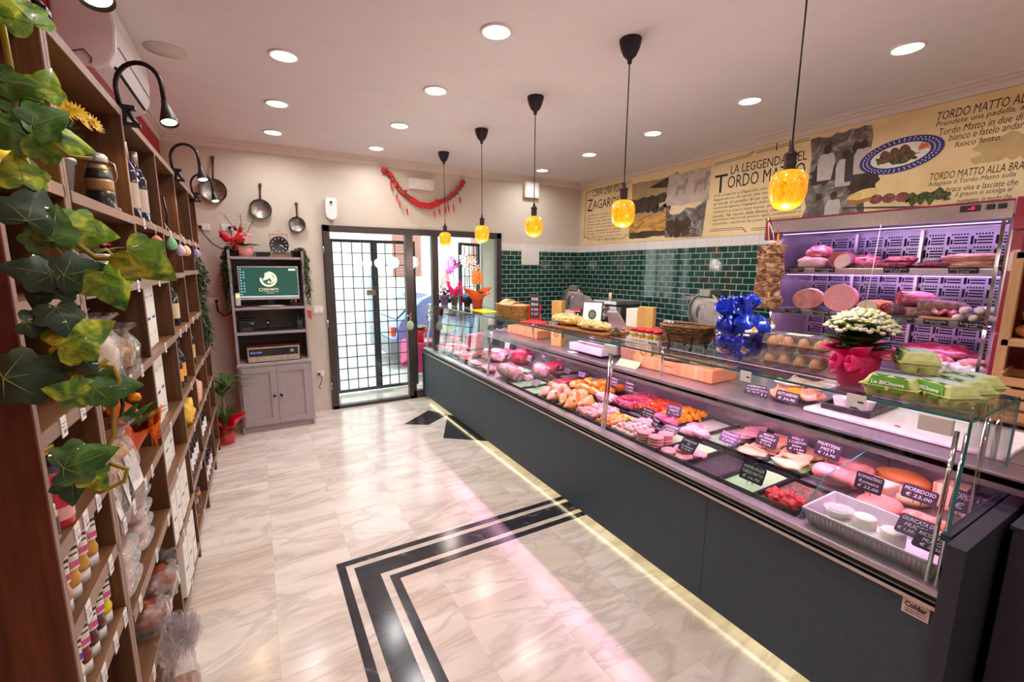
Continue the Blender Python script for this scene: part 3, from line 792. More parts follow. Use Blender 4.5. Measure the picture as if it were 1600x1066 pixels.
grey_print = mix3('grey_photo_print', [(.25, (56, 50, 48)), (.5, (116, 106, 100)), (.75, (192, 182, 172))], 9, .8, 9, 1.2, 0)
pale_print = mix3('pale_sketch_print', [(.3, (176, 156, 142)), (.7, (214, 200, 186))], 7, .8, 6, .8, 0)
patch('horse_photograph', ragged(4.49, 3.86, 2.10, 2.79, seed=2), sepia_sky, .0052)
patch('horse_photograph', ragged(4.51, 3.88, 2.12, 2.36, seed=3), sepia_field, .0056)
patch('horse_photograph', ragged(4.50, 3.87, 2.10, 2.17, seed=4), sepia_dark, .006)
patch('horse_photograph', ragged(4.49, 3.87, 2.40, 2.60, seed=5, a=.02), sepia_dark, .0056)
patch('horse_photograph', [(3.87, 2.66), (4.2, 2.70), (3.77, 2.82), (3.74, 2.80)], sepia_dark, .0058)
horse_poly = [(0, .0), (.02, .08), (.05, .10), (.13, .10), (.15, .15), (.19, .15), (.20, .12), (.17, .09), (.16, .05), (.15, .0), (.135, .0), (.13, .05), (.05, .05), (.03, 0)]
for y, z, s, c in ((4.31, 2.40, .8, sepia_dark), (4.20, 2.40, 1.1, sepia_dark), (4.06, 2.40, 1.0, pale_print), (3.98, 2.39, .9, sepia_dark)):
    patch('printed_horse', [(y - a * s, z + b * s) for a, b in horse_poly], c, .0064)
patch('town_photograph', ragged(3.90, 3.32, 2.44, 2.80, seed=6), pale_print, .0066)
patch('town_photograph', [(3.90, 2.08), (3.37, 2.06), (3.34, 2.46), (3.50, 2.38), (3.60, 2.40), (3.70, 2.34), (3.82, 2.34), (3.90, 2.42)], grey_print, .007)
patch('town_photograph', ragged(3.88, 3.55, 2.09, 2.28, seed=8, a=.03), sepia_dark, .0074)
for k, (y, z, s) in enumerate(((3.78, 2.55, .9), (3.52, 2.56, 1.0))): patch('printed_horse', [(y - a * s, z + b * s * 1.3) for a, b in horse_poly], mk('sketch_grey', (158, 140, 128), .8), .0072)
patch('market_photograph', ragged(2.31, 1.86, 2.09, 2.84, seed=9, a=.02), grey_print, .0052)
patch('market_photograph', ragged(2.28, 1.94, 2.44, 2.60, seed=10, a=.03), sepia_dark, .0056)
patch('market_photograph', ragged(1.98, 1.78, 2.32, 2.60, seed=12, a=.03), sepia_dark, .0059)
coatw = mk('printed_white_coat', (196, 186, 178), .8, 0, .12, 30); darkp = mk('printed_dark_coat', (70, 60, 58), .8)
FD = [.0062]
def figure(y, z, s, m_):
    FD[0] += .0003
    patch('printed_figure', [(y - .05 * s, z), (y - .07 * s, z + .16 * s), (y - .05 * s, z + .22 * s), (y + .05 * s, z + .22 * s), (y + .07 * s, z + .16 * s), (y + .06 * s, z)], m_, FD[0])
    patch('printed_figure', [(y + .032 * s * math.cos(a), z + .255 * s + .04 * s * math.sin(a)) for a in [i * PI / 6 for i in range(12)]], sepia_dark, FD[0] + .0001)
figure(2.17, 2.47, 1.0, coatw); figure(2.02, 2.40, 1.0, coatw); figure(1.95, 2.43, 1.05, darkp); figure(2.20, 2.12, .85, grey_print); figure(2.08, 2.10, .9, coatw); figure(1.90, 2.48, .9, coatw)
def oval(cy, cz, ry, rz_, n_=48, tilt=0):
    return [(cy - (ry * math.cos(a) * math.cos(tilt) - rz_ * math.sin(a) * math.sin(tilt)), cz + ry * math.cos(a) * math.sin(tilt) + rz_ * math.sin(a) * math.cos(tilt)) for a in [2 * PI * i / n_ for i in range(n_)]]
navy = mk('navy_plate_print', (52, 46, 118), .7); creamp = mk('cream_print', (236, 226, 208), .7)
patch('printed_plate', oval(1.655, 2.572, .262, .125, tilt=R(6)), navy, .0084)
patch('printed_plate', oval(1.655, 2.572, .185, .083, tilt=R(6)), creamp, .0088)
dm = MB()
for r_ in (.80, .90):
    for i in range(44):
        a = 2 * PI * i / 44 + r_ * 3
        yy, zz = oval(1.655, 2.572, .262 * r_, .125 * r_, 44, R(6))[i]
        dm.add([(-.0089, yy + .005 * math.cos(b), zz + .005 * math.sin(b)) for b in [k * PI / 3 for k in range(6)]], [tuple(range(6))])
dm.build('plate_dots', creamp, mural)
herbp = mix3('printed_herbs', [(.35, (40, 44, 24)), (.6, (94, 100, 54)), (.7, (140, 140, 84))], 40, .8, 5, 1, 0)
meatp = mix3('printed_meat', [(.35, (70, 44, 36)), (.6, (126, 86, 70)), (.75, (160, 116, 96))], 40, .8, 5, 1, 0)
patch('printed_salad', ragged(1.80, 1.55, 2.52, 2.58, seed=13, a=.02), herbp, .0092)
for k in range(3): patch('printed_meat_roll', oval(1.745 - k * .062, 2.578 + k * .01, .034, .048, 20, R(20)), meatp, .0096 + k * .0002)
patch('printed_tomato', ragged(1.54, 1.48, 2.585, 2.63, 4, .01, 14), mk('printed_tomato_red', (214, 110, 66), .8, 0, .3, 60), .0094)
patch('printed_bread', oval(1.865, 2.30, .112, .05, 28, R(14)), mix3('printed_bread_crumb', [(.3, (222, 176, 96)), (.7, (244, 222, 160))], 20, .8, 5, .5, 0), .0084)
patch('printed_bread', [(1.975, 2.285), (1.97, 2.245), (1.90, 2.235), (1.82, 2.255), (1.80, 2.285), (1.90, 2.27)], mk('printed_crust', (178, 120, 56), .8, 0, .2, 30), .0087)
for k in range(3): patch('printed_meatball', oval(1.77 - k * .085, 2.262 - k * .002, .044, .036, 16), mix3('printed_red_meat', [(.35, (96, 50, 46)), (.6, (158, 96, 86)), (.75, (196, 140, 120))], 46, .8, 5, 1, 0), .0088 + k * .0001)
patch('printed_salad', ragged(1.56, 1.33, 2.20, 2.28, seed=15, a=.025), herbp, .0092)
patch('printed_tray', [(2.0, 2.225), (2.0, 2.215), (1.40, 2.155), (1.35, 2.165)], darkp, .0082)
patch('printed_stain', ragged(1.22, .95, 2.43, 2.6, seed=16, a=.03), mk('parchment_stain', (206, 176, 122), .8, 0, .1, 14), .0048)
# ============================================================ SERVE-OVER COUNTER
CY0, CY1 = .42, 5.42
slateblue = mk('slate_blue_laminate', (56, 72, 84), .5, 0, .12, 40, .03)
slatedark = mk('dark_slate_laminate', (44, 47, 56), .55, 0, .12, 40, .03)
alu = mk('aluminium_trim', (206, 196, 184), .3, .8, .05, 30)
satin = mix3('satin_steel_sheet', [(.3, (176, 170, 172)), (.7, (214, 208, 210))], 4, .28, 4, .5, 0, metal=.85)
ctr = thing('display_counter', 'long slate blue refrigerated meat counter with glass front and lit plinth', 'counter', (0, 0, 0))
m = MB(); cuts = [CY0, 1.25, 2.955, 4.25, CY1]
for a, b in zip(cuts, cuts[1:]): m.box(1.80, 1.83, a + .001, b - .001, .08, .648)
m.build('front_panel', slateblue, ctr)
for b in ((1.775, 2.90, .372, CY0 - .002, .02, .875), (1.79, 2.80, CY1, CY1 + .03, .06, .66)): MB().box(*b).build('end_panel', slatedark, ctr, bevel=.002)
MB().box(1.95, 2.88, CY0, CY1, 0, .08).box(1.83, 2.72, CY0, CY1, .08, .66).box(2.72, 2.90, CY0, CY1, .08, .92).build('carcass', slatedark, ctr)
MB().box(1.782, 1.84, CY0, CY1, .65, .658).box(1.782, 1.79, CY0, CY1, .636, .658).build('edge_trim', alu, ctr)
MB().box(1.80, 1.86, CY0, CY1, .658, .672).build('black_gasket', BLACKM, ctr)
MB().box(1.80, 1.86, CY0, CY1, .672, .694).build('lower_rail', satin, ctr, bevel=.003)
MB().box(1.86, 2.72, CY0, CY1, .66, .682).box(2.70, 2.72, CY0, 4.6, .682, .945).build('display_deck', satin, ctr)
tag(MB().box(2.25, 2.98, -.9, 4.60, .948, .985).box(2.25, 2.262, -.9, 4.60, .925, .985).build('steel_worktop', satin, bevel=.002), 'long steel worktop behind the counter glass, carrying scale and chopping blocks', 'worktop')
tag(MB().box(2.74, 2.90, -.9, .36, 0, .947).build('base_cabinet', slatedark), 'dark base cabinet under the near end of the steel worktop', 'cabinet')
# glazing: leaning front panes, end panes and the flat glass top with green cut edges
def pane(mb, P, th):
    P = [Vector(p) for p in P]; nrm = (P[1] - P[0]).cross(P[3] - P[0]).normalized() * th
    Q = [p + nrm for p in P]; V = P + Q
    mb.add(V, [(0, 1, 2, 3), (7, 6, 5, 4)], 0); mb.add(V, [(0, 4, 5, 1), (1, 5, 6, 2), (2, 6, 7, 3), (3, 7, 4, 0)], 1)
for a, b in ((.437, 2.035), (2.055, 3.655), (3.675, 5.40)):
    m = MB(); pane(m, [(1.832, b, .69), (1.832, a, .69), (1.878, a, 1.232), (1.878, b, 1.232)], -.006)
    m.build('front_pane', [GLASS, GLEDGE], ctr)
for a, b in ((.435, 2.04), (2.05, 3.66), (3.67, 5.42)):
    m = MB(); pane(m, [(1.872, a, 1.24), (2.37, a, 1.24), (2.37, b, 1.24), (1.872, b, 1.24)], .010)
    m.build('top_pane', [GLASS, GLEDGE], ctr)
m = MB(); pane(m, [(1.845, .440, .87), (2.36, .440, .87), (2.36, .440, 1.238), (1.882, .440, 1.238)], .008); m.build('end_pane', [GLASS, GLEDGE], ctr)
m = MB(); pane(m, [(1.84, 5.405, .69), (2.60, 5.405, .69), (2.36, 5.405, 1.238), (1.882, 5.405, 1.238)], .008); m.build('end_pane', [GLASS, GLEDGE], ctr)
for y in (.452, 2.045, 3.665, 5.39):
    for d in (-.012, .012): MB().tube([(1.838, y + d, .69), (1.884, y + d, 1.20)], .007, 8).build('glass_post', CHROME, ctr)
for x, y, z in ((2.34, .47, .985), (2.34, 2.045, .985), (2.34, 3.665, .985), (2.34, 5.39, .985), (2.20, .47, .69)): MB().cyl((x, y, z), (x, y, 1.24), .009, 10).build('glass_post', CHROME, ctr)
brk = mk('grey_cast_bracket', (222, 216, 208), .4, 0, .05, 30)
for y, w_ in ((.50, .085), (2.045, .10), (3.665, .07), (5.34, .05)):
    MB().box(1.858, 1.878, y - .008 - w_ / 2 + (.02 if y < 1 else 0), y - .008 + w_ / 2 + (.02 if y < 1 else 0), 1.185, 1.238).build('glass_bracket', brk, ctr, bevel=.003)
MB().box(1.84, 2.75, .425, .45, .85, .872).build('end_rail', slatedark, ctr)
# meat light: slim pink LED bar under the glass top, warm LED strip under the front panel
MB().box(2.15, 2.175, .48, 5.35, 1.226, 1.238).build('light_bar', alu, ctr)
MB().box(2.152, 2.173, .50, 5.33, 1.2235, 1.226).build('pink_led_strip', glow('pink_led', (255, 176, 214), 5.0), ctr)
for k in range(4):
    light('pink_light', 'AREA', (2.16, .50 + 1.21 * (k + .5), 1.218), P_COUNTER / 4, (1, .42, .72), ctr, rot=(0, R(-12), 0), shape='RECTANGLE', size=.02, size_y=1.18)
MB().box(2.27, 2.285, .50, 4.58, .942, .948).build('pink_led_strip', glow('pink_led', (255, 176, 214), 5.0), ctr)
for k in range(3): light('pink_light', 'AREA', (2.30, .50 + 1.36 * (k + .5), .938), P_COUNTER / 6, (1, .42, .72), ctr, rot=(0, R(-25), 0), shape='RECTANGLE', size=.02, size_y=1.3)
MB().box(1.86, 1.872, CY0 + .02, CY1 - .02, .068, .079).build('plinth_led_strip', glow('warm_led', (255, 240, 180), 2.5), ctr)
for k in range(4):
    light('plinth_light', 'AREA', (1.866, CY0 + 1.25 * (k + .5), .066), P_PLINTH / 4, (1, .90, .58), ctr, shape='RECTANGLE', size=.015, size_y=1.22)
# maker's plate
m = MB(); m.box(1.796, 1.80, .432, .502, .576, .628)
plq = tag(m.build('maker_plate', [mk('plate_cream', (226, 212, 200), .4)]), 'small cream maker plate on the counter front at its near end', 'sign')
m = MB(); fit_text(m, 'Coldar', frame(Vector((1.7955, .496, .602)), (0, -1, 0), (0, 0, 1)), .058, .018, bold=.03)
for i in range(2): fit_text(m, 'refrigerazione', frame(Vector((1.7955, .494, .592 - i * .009)), (0, -1, 0), (0, 0, 1)), .054, .005)
m.build('plate_lettering', INK, plq)
# checkout block at the right edge
t = thing('checkout_block', 'dark slate till block at the near end of the counter', 'counter', (2.09, -1.0, 0))
MB().box(0, .60, 0, 1.345, .0, .865).build('cabinet_body', slatedark, t, bevel=.002)
MB().box(-.006, .62, 0, 1.352, .865, .880).build('block_top', slatedark, t, bevel=.002)
t = thing('change_dish', 'round pale dish with a green rim on the dark till block', 'dish', (2.26, .235, .88))
MB().lathe([(0, 0), (.045, 0), (.075, .012), (.077, .012), (.048, -.0), (0, .003)], 28).build('dish_body', mk('dish_pale_pink', (236, 204, 214), .4), t)
MB().lathe([(.072, .011), (.077, .011), (.078, .014), (.073, .014)], 28, cap=False).build('dish_rim', mk('dish_green_rim', (150, 170, 70), .5), t)
# ============================================================ MEAT ON THE DECK
DZ_ = .683
greensheet = mk('green_butcher_paper', (146, 190, 140), .7, 0, .06, 20, .05)
trayblack = mk('black_tray_plastic', (34, 30, 36), .35)
def tray(label, x0, x1, y0, y1, sheet=True, rim=.024, m_=None, thick=.012):
    t = thing('meat_tray', label, 'tray', ((x0 + x1) / 2, (y0 + y1) / 2, DZ_), 0, 'black trays in the meat counter')
    a, b = (x1 - x0) / 2, (y1 - y0) / 2
    m = MB(); m.box(-a, a, -b, b, 0, .005)
    for s in (-1, 1):
        m.prism([(s * a, 0), (s * (a - thick), 0), (s * (a - .004), rim), (s * a, rim)], -b, b, 0, Matrix(((1, 0, 0, 0), (0, 0, 1, 0), (0, 1, 0, 0), (0, 0, 0, 1))))
        m.prism([(s * b, 0), (s * (b - thick), 0), (s * (b - .004), rim), (s * b, rim)], -a, a, 0, Matrix(((0, 0, 1, 0), (1, 0, 0, 0), (0, 1, 0, 0), (0, 0, 0, 1))))
    m.build('tray_body', m_ or trayblack, t)
    if sheet:
        m = MB(); m.sheet(lambda u, v: (-a * .93 + u * 1.86 * a, -b * .92 + v * 1.84 * b, .0075 + .0025 * math.sin(u * 9 + v * 5) ** 2), 10, 8, .001)
        m.build('paper_sheet', greensheet if sheet is True else sheet, t)
    return t
raw = mix3('raw_beef', [(.3, (150, 26, 50)), (.5, (196, 60, 84)), (.66, (226, 130, 140)), (.74, (246, 208, 206))], 26, .35, 7, 1.4, .35, coat=.3)
rawdark = mix3('dark_raw_beef', [(.3, (96, 20, 36)), (.55, (140, 40, 60)), (.75, (206, 120, 124))], 26, .35, 6, 1.2, .35, coat=.3)
porkpink = mix3('pale_pork', [(.3, (214, 128, 138)), (.52, (238, 172, 172)), (.75, (252, 220, 210))], 18, .4, 6, 1.2, .3, coat=.25)
porkfat = mix3('pork_with_fat', [(.3, (206, 92, 112)), (.5, (236, 160, 162)), (.6, (250, 216, 210)), (.8, (255, 236, 228))], 20, .4, 7, 2.2, .3, coat=.2, stretch=(1, 1, 2.5))
mincepink = spots('pink_mince', (240, 158, 164), (220, 112, 128), 170, .16, .5, .5)
mincepale = spots('pale_mince', (246, 206, 198), (232, 168, 164), 170, .16, .5, .5)
mincered = spots('red_mince', (224, 52, 56), (176, 24, 36), 190, .2, .45, .6)
chickenskin = mix3('chicken_skin', [(.3, (226, 116, 50)), (.5, (246, 164, 84)), (.75, (255, 208, 150))], 18, .35, 6, 1.0, .35, coat=.4)
chickpale = mix3('pale_chicken', [(.3, (236, 136, 110)), (.55, (250, 180, 140)), (.8, (255, 216, 180))], 18, .35, 6, 1.0, .3, coat=.4)
orangewing = mix3('orange_marinade', [(.3, (232, 96, 10)), (.55, (250, 144, 30)), (.8, (255, 190, 84))], 30, .35, 6, 1, .4, coat=.4)
redspice = mix3('red_marinade', [(.3, (196, 40, 10)), (.55, (234, 74, 24)), (.8, (250, 130, 50))], 40, .35, 6, 1, .4, coat=.4)
breadcrumb = spots('golden_crumbs', (246, 178, 36), (226, 140, 20), 220, .2, .8, .8)
cutlet = spots('breaded_cutlet', (246, 186, 140), (232, 156, 112), 200, .2, .7, .5)
def meat(name, label, cat, c, rad, m_, seed=0, amp=.16, rz=0, freq=7, flat=.6, group=None, ex=.85, extra=None, res=(24, 14)):
    """one lump of meat as a thing of its own, resting with its underside at c.z"""
    m = MB(); m.ell((0, 0, rad[2] * flat), rad, res[0], res[1], amp, freq, seed, 0, None, -rad[2] * flat, ex)
    if extra: extra(m)
    o = m.build(name, m_ if not extra else [m_] + extra.mats, None, c, rz)
    return tag(o, label, cat, group)
dz = DZ_ + .009
# --- front row, near to far -------------------------------------------------
tray('black tray of dried herbs with red mince at its front corner', 1.875, 2.20, .90, 1.075, mix3('dried_herbs', [(.35, (52, 34, 32)), (.55, (116, 82, 66)), (.68, (190, 156, 130)), (.74, (214, 182, 150))], 90, .9, 6, 1, .6))
for k, (x, y) in enumerate(((1.905, .945), (1.91, .99), (1.95, .925), (1.945, 1.02), (1.93, .965))):
    meat('red_mince_ball', 'ball of bright red mince at the corner of the herb tray', 'mince', (x, y, dz + (.016 if k == 4 else 0)), (.034, .034, .026), mincered, k, .3, k, 22, .7, 'red mince balls beside the cheese tub')
tray('black tray lined with bare green paper behind the tordo matto tag', 1.875, 2.205, 1.08, 1.255)
tray('empty dark tray left of the tordo matto tag', 1.875, 2.205, 1.26, 1.455, False)
tray('black tray with green paper under the flat burgers', 1.875, 2.205, 1.46, 1.645)
def patty(c, label, group, r=.046, h=.017, m_=mincepink, rz=0):
    m = MB(); m.lathe([(0, 0), (r * .9, 0), (r, h * .3), (r, h * .7), (r * .93, h), (0, h * 1.02)], 28)
    o = m.build('burger_patty', m_, None, c, rz); return tag(o, label, 'burger', group)
for k, (x, y, z) in enumerate(((1.93, 1.60, 0), (1.935, 1.505, 0), (2.02, 1.585, 0), (2.03, 1.49, 0), (1.985, 1.54, .017))):
    patty((x, y, dz + z), 'flat pink burger laid on green paper by the scottona tag', 'flat burgers on green paper', rz=k)
tray('black tray holding the tall stacks of pink burgers', 1.875, 2.205, 1.65, 1.83)
for k, (x, y) in enumerate(((1.925, 1.785), (1.925, 1.695), (2.01, 1.70))):
    w_ = ('left stack', 'front right stack', 'rear stack')[k]
    for j in range(4): patty((x + rnd.uniform(-.002, .002), y + rnd.uniform(-.002, .002), dz + .016 * j), 'pink burger, %s from the bottom in the %s of tall burgers' % (('first', 'second', 'third', 'topmost, fourth')[j], w_), 'burgers in tall stacks', .043, .016)
tray('black tray of small pale meatballs', 1.875, 2.12, 1.835, 2.055)
for k in range(46):
    i, j = k % 6, k // 6
    lay = 0
    x, y = 1.905 + i * .034, 1.86 + j * .032
    if j >= 6: i2 = k - 36; x, y, lay = 1.925 + (i2 % 4) * .036, 1.885 + (i2 // 4) * .036 * 1.4, .022
    meat('meatball', 'small pale meatball heaped on its black tray', 'meatball', (x + rnd.uniform(-.003, .003), y + rnd.uniform(-.003, .003), dz + lay), (.0175, .0175, .0165), mincepale, k, .1, k, 12, .8, 'pale meatballs heaped on a tray', 1, None, (14, 9))
for k, (x, y) in enumerate(((2.09, 2.01), (2.10, 1.955), (2.135, 2.0), (2.15, 1.93), (2.10, 1.90), (2.16, 1.97))):
    meat('veal_ball', 'rose pink veal ball on the edge behind the pale meatballs', 'meatball', (x, y, dz), (.03, .03, .024), porkpink, k, .2, k, 12, .8, 'rose pink veal balls')
tray('black tray of golden skewers in the front row', 1.875, 2.20, 2.06, 2.22)
for k in range(9):
    y = 2.075 + k * .016; t = thing('meat_skewer', 'short golden meat skewer in the front row beside the chrome post', 'skewer', (1.955 + (k % 3) * .055, y, dz), rnd.uniform(-.1, .1), 'golden skewers in the front row')
    m = MB()
    for j in range(5): m.ell((-.05 + j * .025, 0, .014), (.015, .014, .014), 10, 7, .3, 9, k * 9 + j, 0)
    m.build('meat_cubes', (orangewing, chickpale, breadcrumb)[k % 3], t)
    MB().cyl((-.075, 0, .014), (.075, 0, .014), .0018, 6).build('stick', mk('bamboo_stick', (226, 196, 140), .7), t)
tray('black tray of pink marrow bone slices beside the chicken', 1.875, 2.20, 2.225, 2.42)
for k in range(12):
    x, y = 1.92 + (k % 4) * .068 + rnd.uniform(-.01, .01), 2.26 + (k // 4) * .058 + rnd.uniform(-.008, .008)
    meat('pork_chunk', 'pale pink pork chunk heaped on the tray in front of the chrome post', 'meat', (x, y, dz), (.036, .03, .024), porkfat, k, .35, k * 2.1, 9, .7, 'pork chunks by the chrome post')
tray('black tray under the golden chicken legs', 1.875, 2.20, 2.425, 2.66); tray('black tray under the pink chicken legs', 1.875, 2.20, 2.665, 2.90)
def leg(c, rz, label, group, m_, s=1.0, seed=0):
    m = MB(); T = Matrix.Rotation(R(90), 4, 'Y')
    m.lathe([(.0, -.085), (.028, -.075), (.046, -.045), (.048, -.015), (.036, .025), (.020, .055), (.012, .078), (.013, .092), (.0, .098)], 18, 0, Matrix.Translation((0, 0, .036)) @ T)
    for v in m.v:
        k = 1 + .22 * noise.noise(v * 22 + Vector((seed, 0, 0))); v.y *= k; v.z = max(.0, v.z * k)
        v *= s
    return tag(m.build('chicken_leg', m_, None, c, rz), label, 'chicken', group)
for k, (x, y, a) in enumerate(((1.93, 2.50, .4), (1.94, 2.60, .7), (2.04, 2.47, .2), (2.05, 2.56, .5), (2.12, 2.61, .9), (1.99, 2.545, 1.0))):
    leg((x, y, dz + (.03 if k == 5 else 0)), a + PI, 'golden chicken leg in the front row between green sheets and post', 'golden chicken legs', chickenskin, 1.0, k)
for k, (x, y, a) in enumerate(((1.93, 2.73, .5), (1.94, 2.83, .3), (2.05, 2.71, .8), (2.06, 2.80, .4), (1.995, 2.77, .9))):
    leg((x, y, dz + (.03 if k == 4 else 0)), a + PI, 'pale pink chicken leg at the far end of the chicken trays', 'pink chicken legs', chickpale, 1.0, k + 9)
tray('black tray with bare green paper, second beyond the chicken', 1.875, 2.20, 3.13, 3.36); tray('black tray with bare green paper, first beyond the chicken', 1.875, 2.20, 2.905, 3.125)
tag(MB().sheet(lambda u, v: ((u - .5) * .08, (v - .5) * .16, .012 + .01 * math.sin(u * 6 + v * 8)), 12, 12, .004).build('thin_cut', porkpink, loc=(2.10, 2.74, dz + .015)), 'thin pink slice of meat lying behind the pink chicken legs', 'meat')
# big rolled roast in front, fillets behind it
def roast(name, label, c, L, r, m_, rz, seed=0, ties=0, cat='meat', endm=None, squash=.85):
    t = thing(name, label, cat, c, rz)
    T = Matrix.Translation((0, 0, r * squash)) @ Matrix.Rotation(R(90), 4, 'Y')
    m = MB(); n = 14
    m.lathe([(0, -L / 2)] + [(r * (1 - .5 * abs(2 * i / n - 1) ** 6), -L / 2 + L * i / n) for i in range(n + 1)] + [(0, L / 2)], 28, 0, T)
    for v in m.v:
        k = 1 + .13 * noise.noise(v * 16 + Vector((seed * 3.3, 0, 0))); v.y *= k; v.z = r * squash + (v.z - r * squash) * k * squash; v.z = max(0, v.z)
    m.build('roast_body', m_, t)
    if endm:
        m = MB(); m.lathe([(0, L / 2 + .001), (r * .6, L / 2 + .002), (r * .8, L / 2 - .006)], 20, 0, Matrix.Translation((0, 0, r * squash)) @ Matrix.Rotation(R(90), 4, 'Y'), cap=False)
        m.lathe([(0, -L / 2 - .001), (r * .6, -L / 2 - .002), (r * .8, -L / 2 + .006)], 20, 0, Matrix.Translation((0, 0, r * squash)) @ Matrix.Rotation(R(90), 4, 'Y'), cap=False)
        m.build('cut_face', endm, t)
    if ties:
        m = MB()
        for i in range(ties):
            x = -L / 2 + L * (i + .7) / (ties + .4)
            m.tube([(x, math.cos(a) * r * 1.08, r * squash + math.sin(a) * r * 1.06 * squash) for a in [2 * PI * q / 20 for q in range(21)]], .0025, 5)
        m.build('string', mk('kitchen_string', (240, 214, 206), .9), t)
    return t
roast('pork_loin', 'big pale pink boned pork joint in the front row by the far mullion', (1.99, 3.52, dz), .34, .070, porkfat, R(88), 1, 0, 'meat', porkpink)
meat('meat_piece', 'small triangular pink cut beside the big pork joint', 'meat', (2.09, 3.36, dz), (.05, .04, .03), porkpink, 5, .2)
tag(MB().sheet(lambda u, v: ((u - .5) * .16, (v - .5) * .30, .004 + .004 * math.sin(u * 7 + v * 4)), 10, 12, .002).build('paper_sheet', greensheet, loc=(2.25, 3.80, DZ_ + .002)), 'loose sheet of green paper on the deck behind the big pork joint', 'paper')
# --- back row, near to far --------------------------------------------------
def polpettone(c, L, r, rz, label, m_=spots('sausage_mince', (236, 158, 150), (206, 112, 110), 120, .18, .5, .4)):
    return roast('meatloaf', label, c, L, r, m_, rz, 3, 0, 'meat loaf', None, .9)
tray('black tray under the cutlets with green salad', 2.25, 2.66, 1.075, 1.27)
tray('black tray of folded pink breaded cutlets', 2.25, 2.66, 1.275, 1.465)
tray('black tray of thin pale fillets on green paper', 2.25, 2.66, 1.47, 1.665)
tray('black tray with green paper and scattered herbs in the back row', 2.25, 2.66, 1.67, 1.86, spots('herb_specked_paper', (200, 224, 190), (96, 110, 84), 34, .12, .7))
def slice_(name, label, cat, c, w_, d_, th, m_, rz, seed, group=None, curl=.01):
    q = random.Random(seed); ph = q.uniform(0, 6)
    def fn(u, v):
        a = (u - .5) * 2; b = (v - .5) * 2
        k = 1 - .18 * abs(a * b)
        return (a * w_ / 2 * k + .006 * math.sin(b * 5 + ph), b * d_ / 2 * k + .005 * math.sin(a * 6 + ph), th + curl * (.5 + .5 * math.sin(a * 4 + b * 3 + ph)))
    m = MB(); m.sheet(fn, 12, 10, th)
    return tag(m.build(name, m_, None, c, rz), label, cat, group)
for k in range(3): slice_('turkey_fillet', 'thin pale pink fillet fanned on green paper in the back row', 'meat', (2.50 + k * .04, 1.55 - k * .02, dz + k * .012), .24, .12, .008, porkpink, .2 * k, k, 'thin pale fillets')
for k in range(4): slice_('breaded_cutlet', 'flat breaded cutlet overlapping under the arista tag', 'cutlet', (2.34 + k * .085, 1.37 - (k % 2) * .02, dz + k * .007), .15, .15, .010, cutlet, .2, k + 4, 'breaded cutlets under the arista tag')
for k in range(3): slice_('filled_cutlet', 'breaded cutlet folded over green leaves by the cordon tag', 'cutlet', (2.33 + k * .09, 1.17 + (k % 2) * .015, dz + .012 + k * .006), .17, .15, .014, cutlet, .3 * k, k + 9, 'filled cutlets with green leaves', .02)
slice_('salad_leaf', 'green salad leaf under the filled cutlets', 'leaf', (2.40, 1.12, dz + .006), .26, .09, .003, mk('salad_green', (96, 140, 62), .5, 0, .3, 30), .1, 33, None, .02)
meat('mince_roll', 'pink minced roulade leaning at the front of the herb specked tray', 'meat', (2.27, 1.70, dz), (.05, .09, .03), porkpink, 8, .12, .3)
meat('mince_roll', 'pink minced roulade studded with white at the front of the back row', 'meat', (2.33, 1.745, dz), (.07, .05, .032), spots('studded_mince', (234, 140, 146), (250, 220, 214), 60, .2, .5), 9, .12, .8)
for k in range(2): meat('spiced_burger', ('round raspberry pink burger, the nearer of two beside the rotoli tag', 'round raspberry pink burger, the farther of two behind the rotoli tag')[k], 'burger', (2.27 + k * .02, 1.885 + k * .105, dz), (.045, .045, .03), mix3('raspberry_mince', [(.3, (196, 40, 90)), (.6, (226, 90, 124)), (.78, (248, 190, 196))], 40, .45, 5, 1, .4), k, .1, 0, 9, .8)
tray('black tray heaped with golden breaded nuggets', 2.32, 2.66, 1.865, 2.05)
for k in range(16): meat('breaded_nugget', 'golden breaded nugget heaped on its black tray', 'nugget', (2.37 + (k % 4) * .07, 1.89 + (k // 4 % 4) * .042, dz + (.02 if k in (5, 6, 9, 10) else 0)), (.04, .03, .028), breadcrumb, k, .35, k, 11, .7, 'golden breaded nuggets')
tray('black tray heaped with red marinated meat', 2.30, 2.66, 2.055, 2.26)
for k in range(16): meat('marinated_chunk', 'orange red marinated meat chunk heaped in the back row', 'meat', (2.36 + (k % 4) * .07, 2.085 + (k // 4 % 4) * .046, dz + (.02 if k in (5, 6, 9, 10) else 0)), (.045, .03, .028), redspice, k, .4, k * 1.3, 11, .7, 'red marinated chunks')
tray('black tray heaped with crimson diced beef', 2.26, 2.66, 2.265, 2.46)
for k in range(20): meat('diced_beef', 'crimson beef dice heaped beside the pink slab', 'meat', (2.30 + (k % 5) * .072, 2.29 + (k // 5 % 4) * .046, dz + (.018 if k % 5 in (1, 2, 3) and k // 5 in (1, 2) else 0)), (.036, .03, .026), raw, k, .35, k * 1.7, 11, .7, 'crimson diced beef', .6)
meat('pork_slab', 'smooth rose pink pork slab lying against the chrome post', 'meat', (2.30, 2.53, dz), (.075, .11, .035), porkpink, 4, .1, -.3)
tray('black tray of orange marinated chicken wings', 2.22, 2.66, 2.62, 3.02)
for k in range(14):
    leg((2.28 + (k % 4) * .09 + rnd.uniform(-.01, .01), 2.66 + (k // 4) * .09, dz + (.03 if k in (5, 6, 9) else 0)), rnd.uniform(0, 6), 'orange marinated chicken piece heaped in the back row', 'orange marinated chicken', orangewing, .85, k + 30)
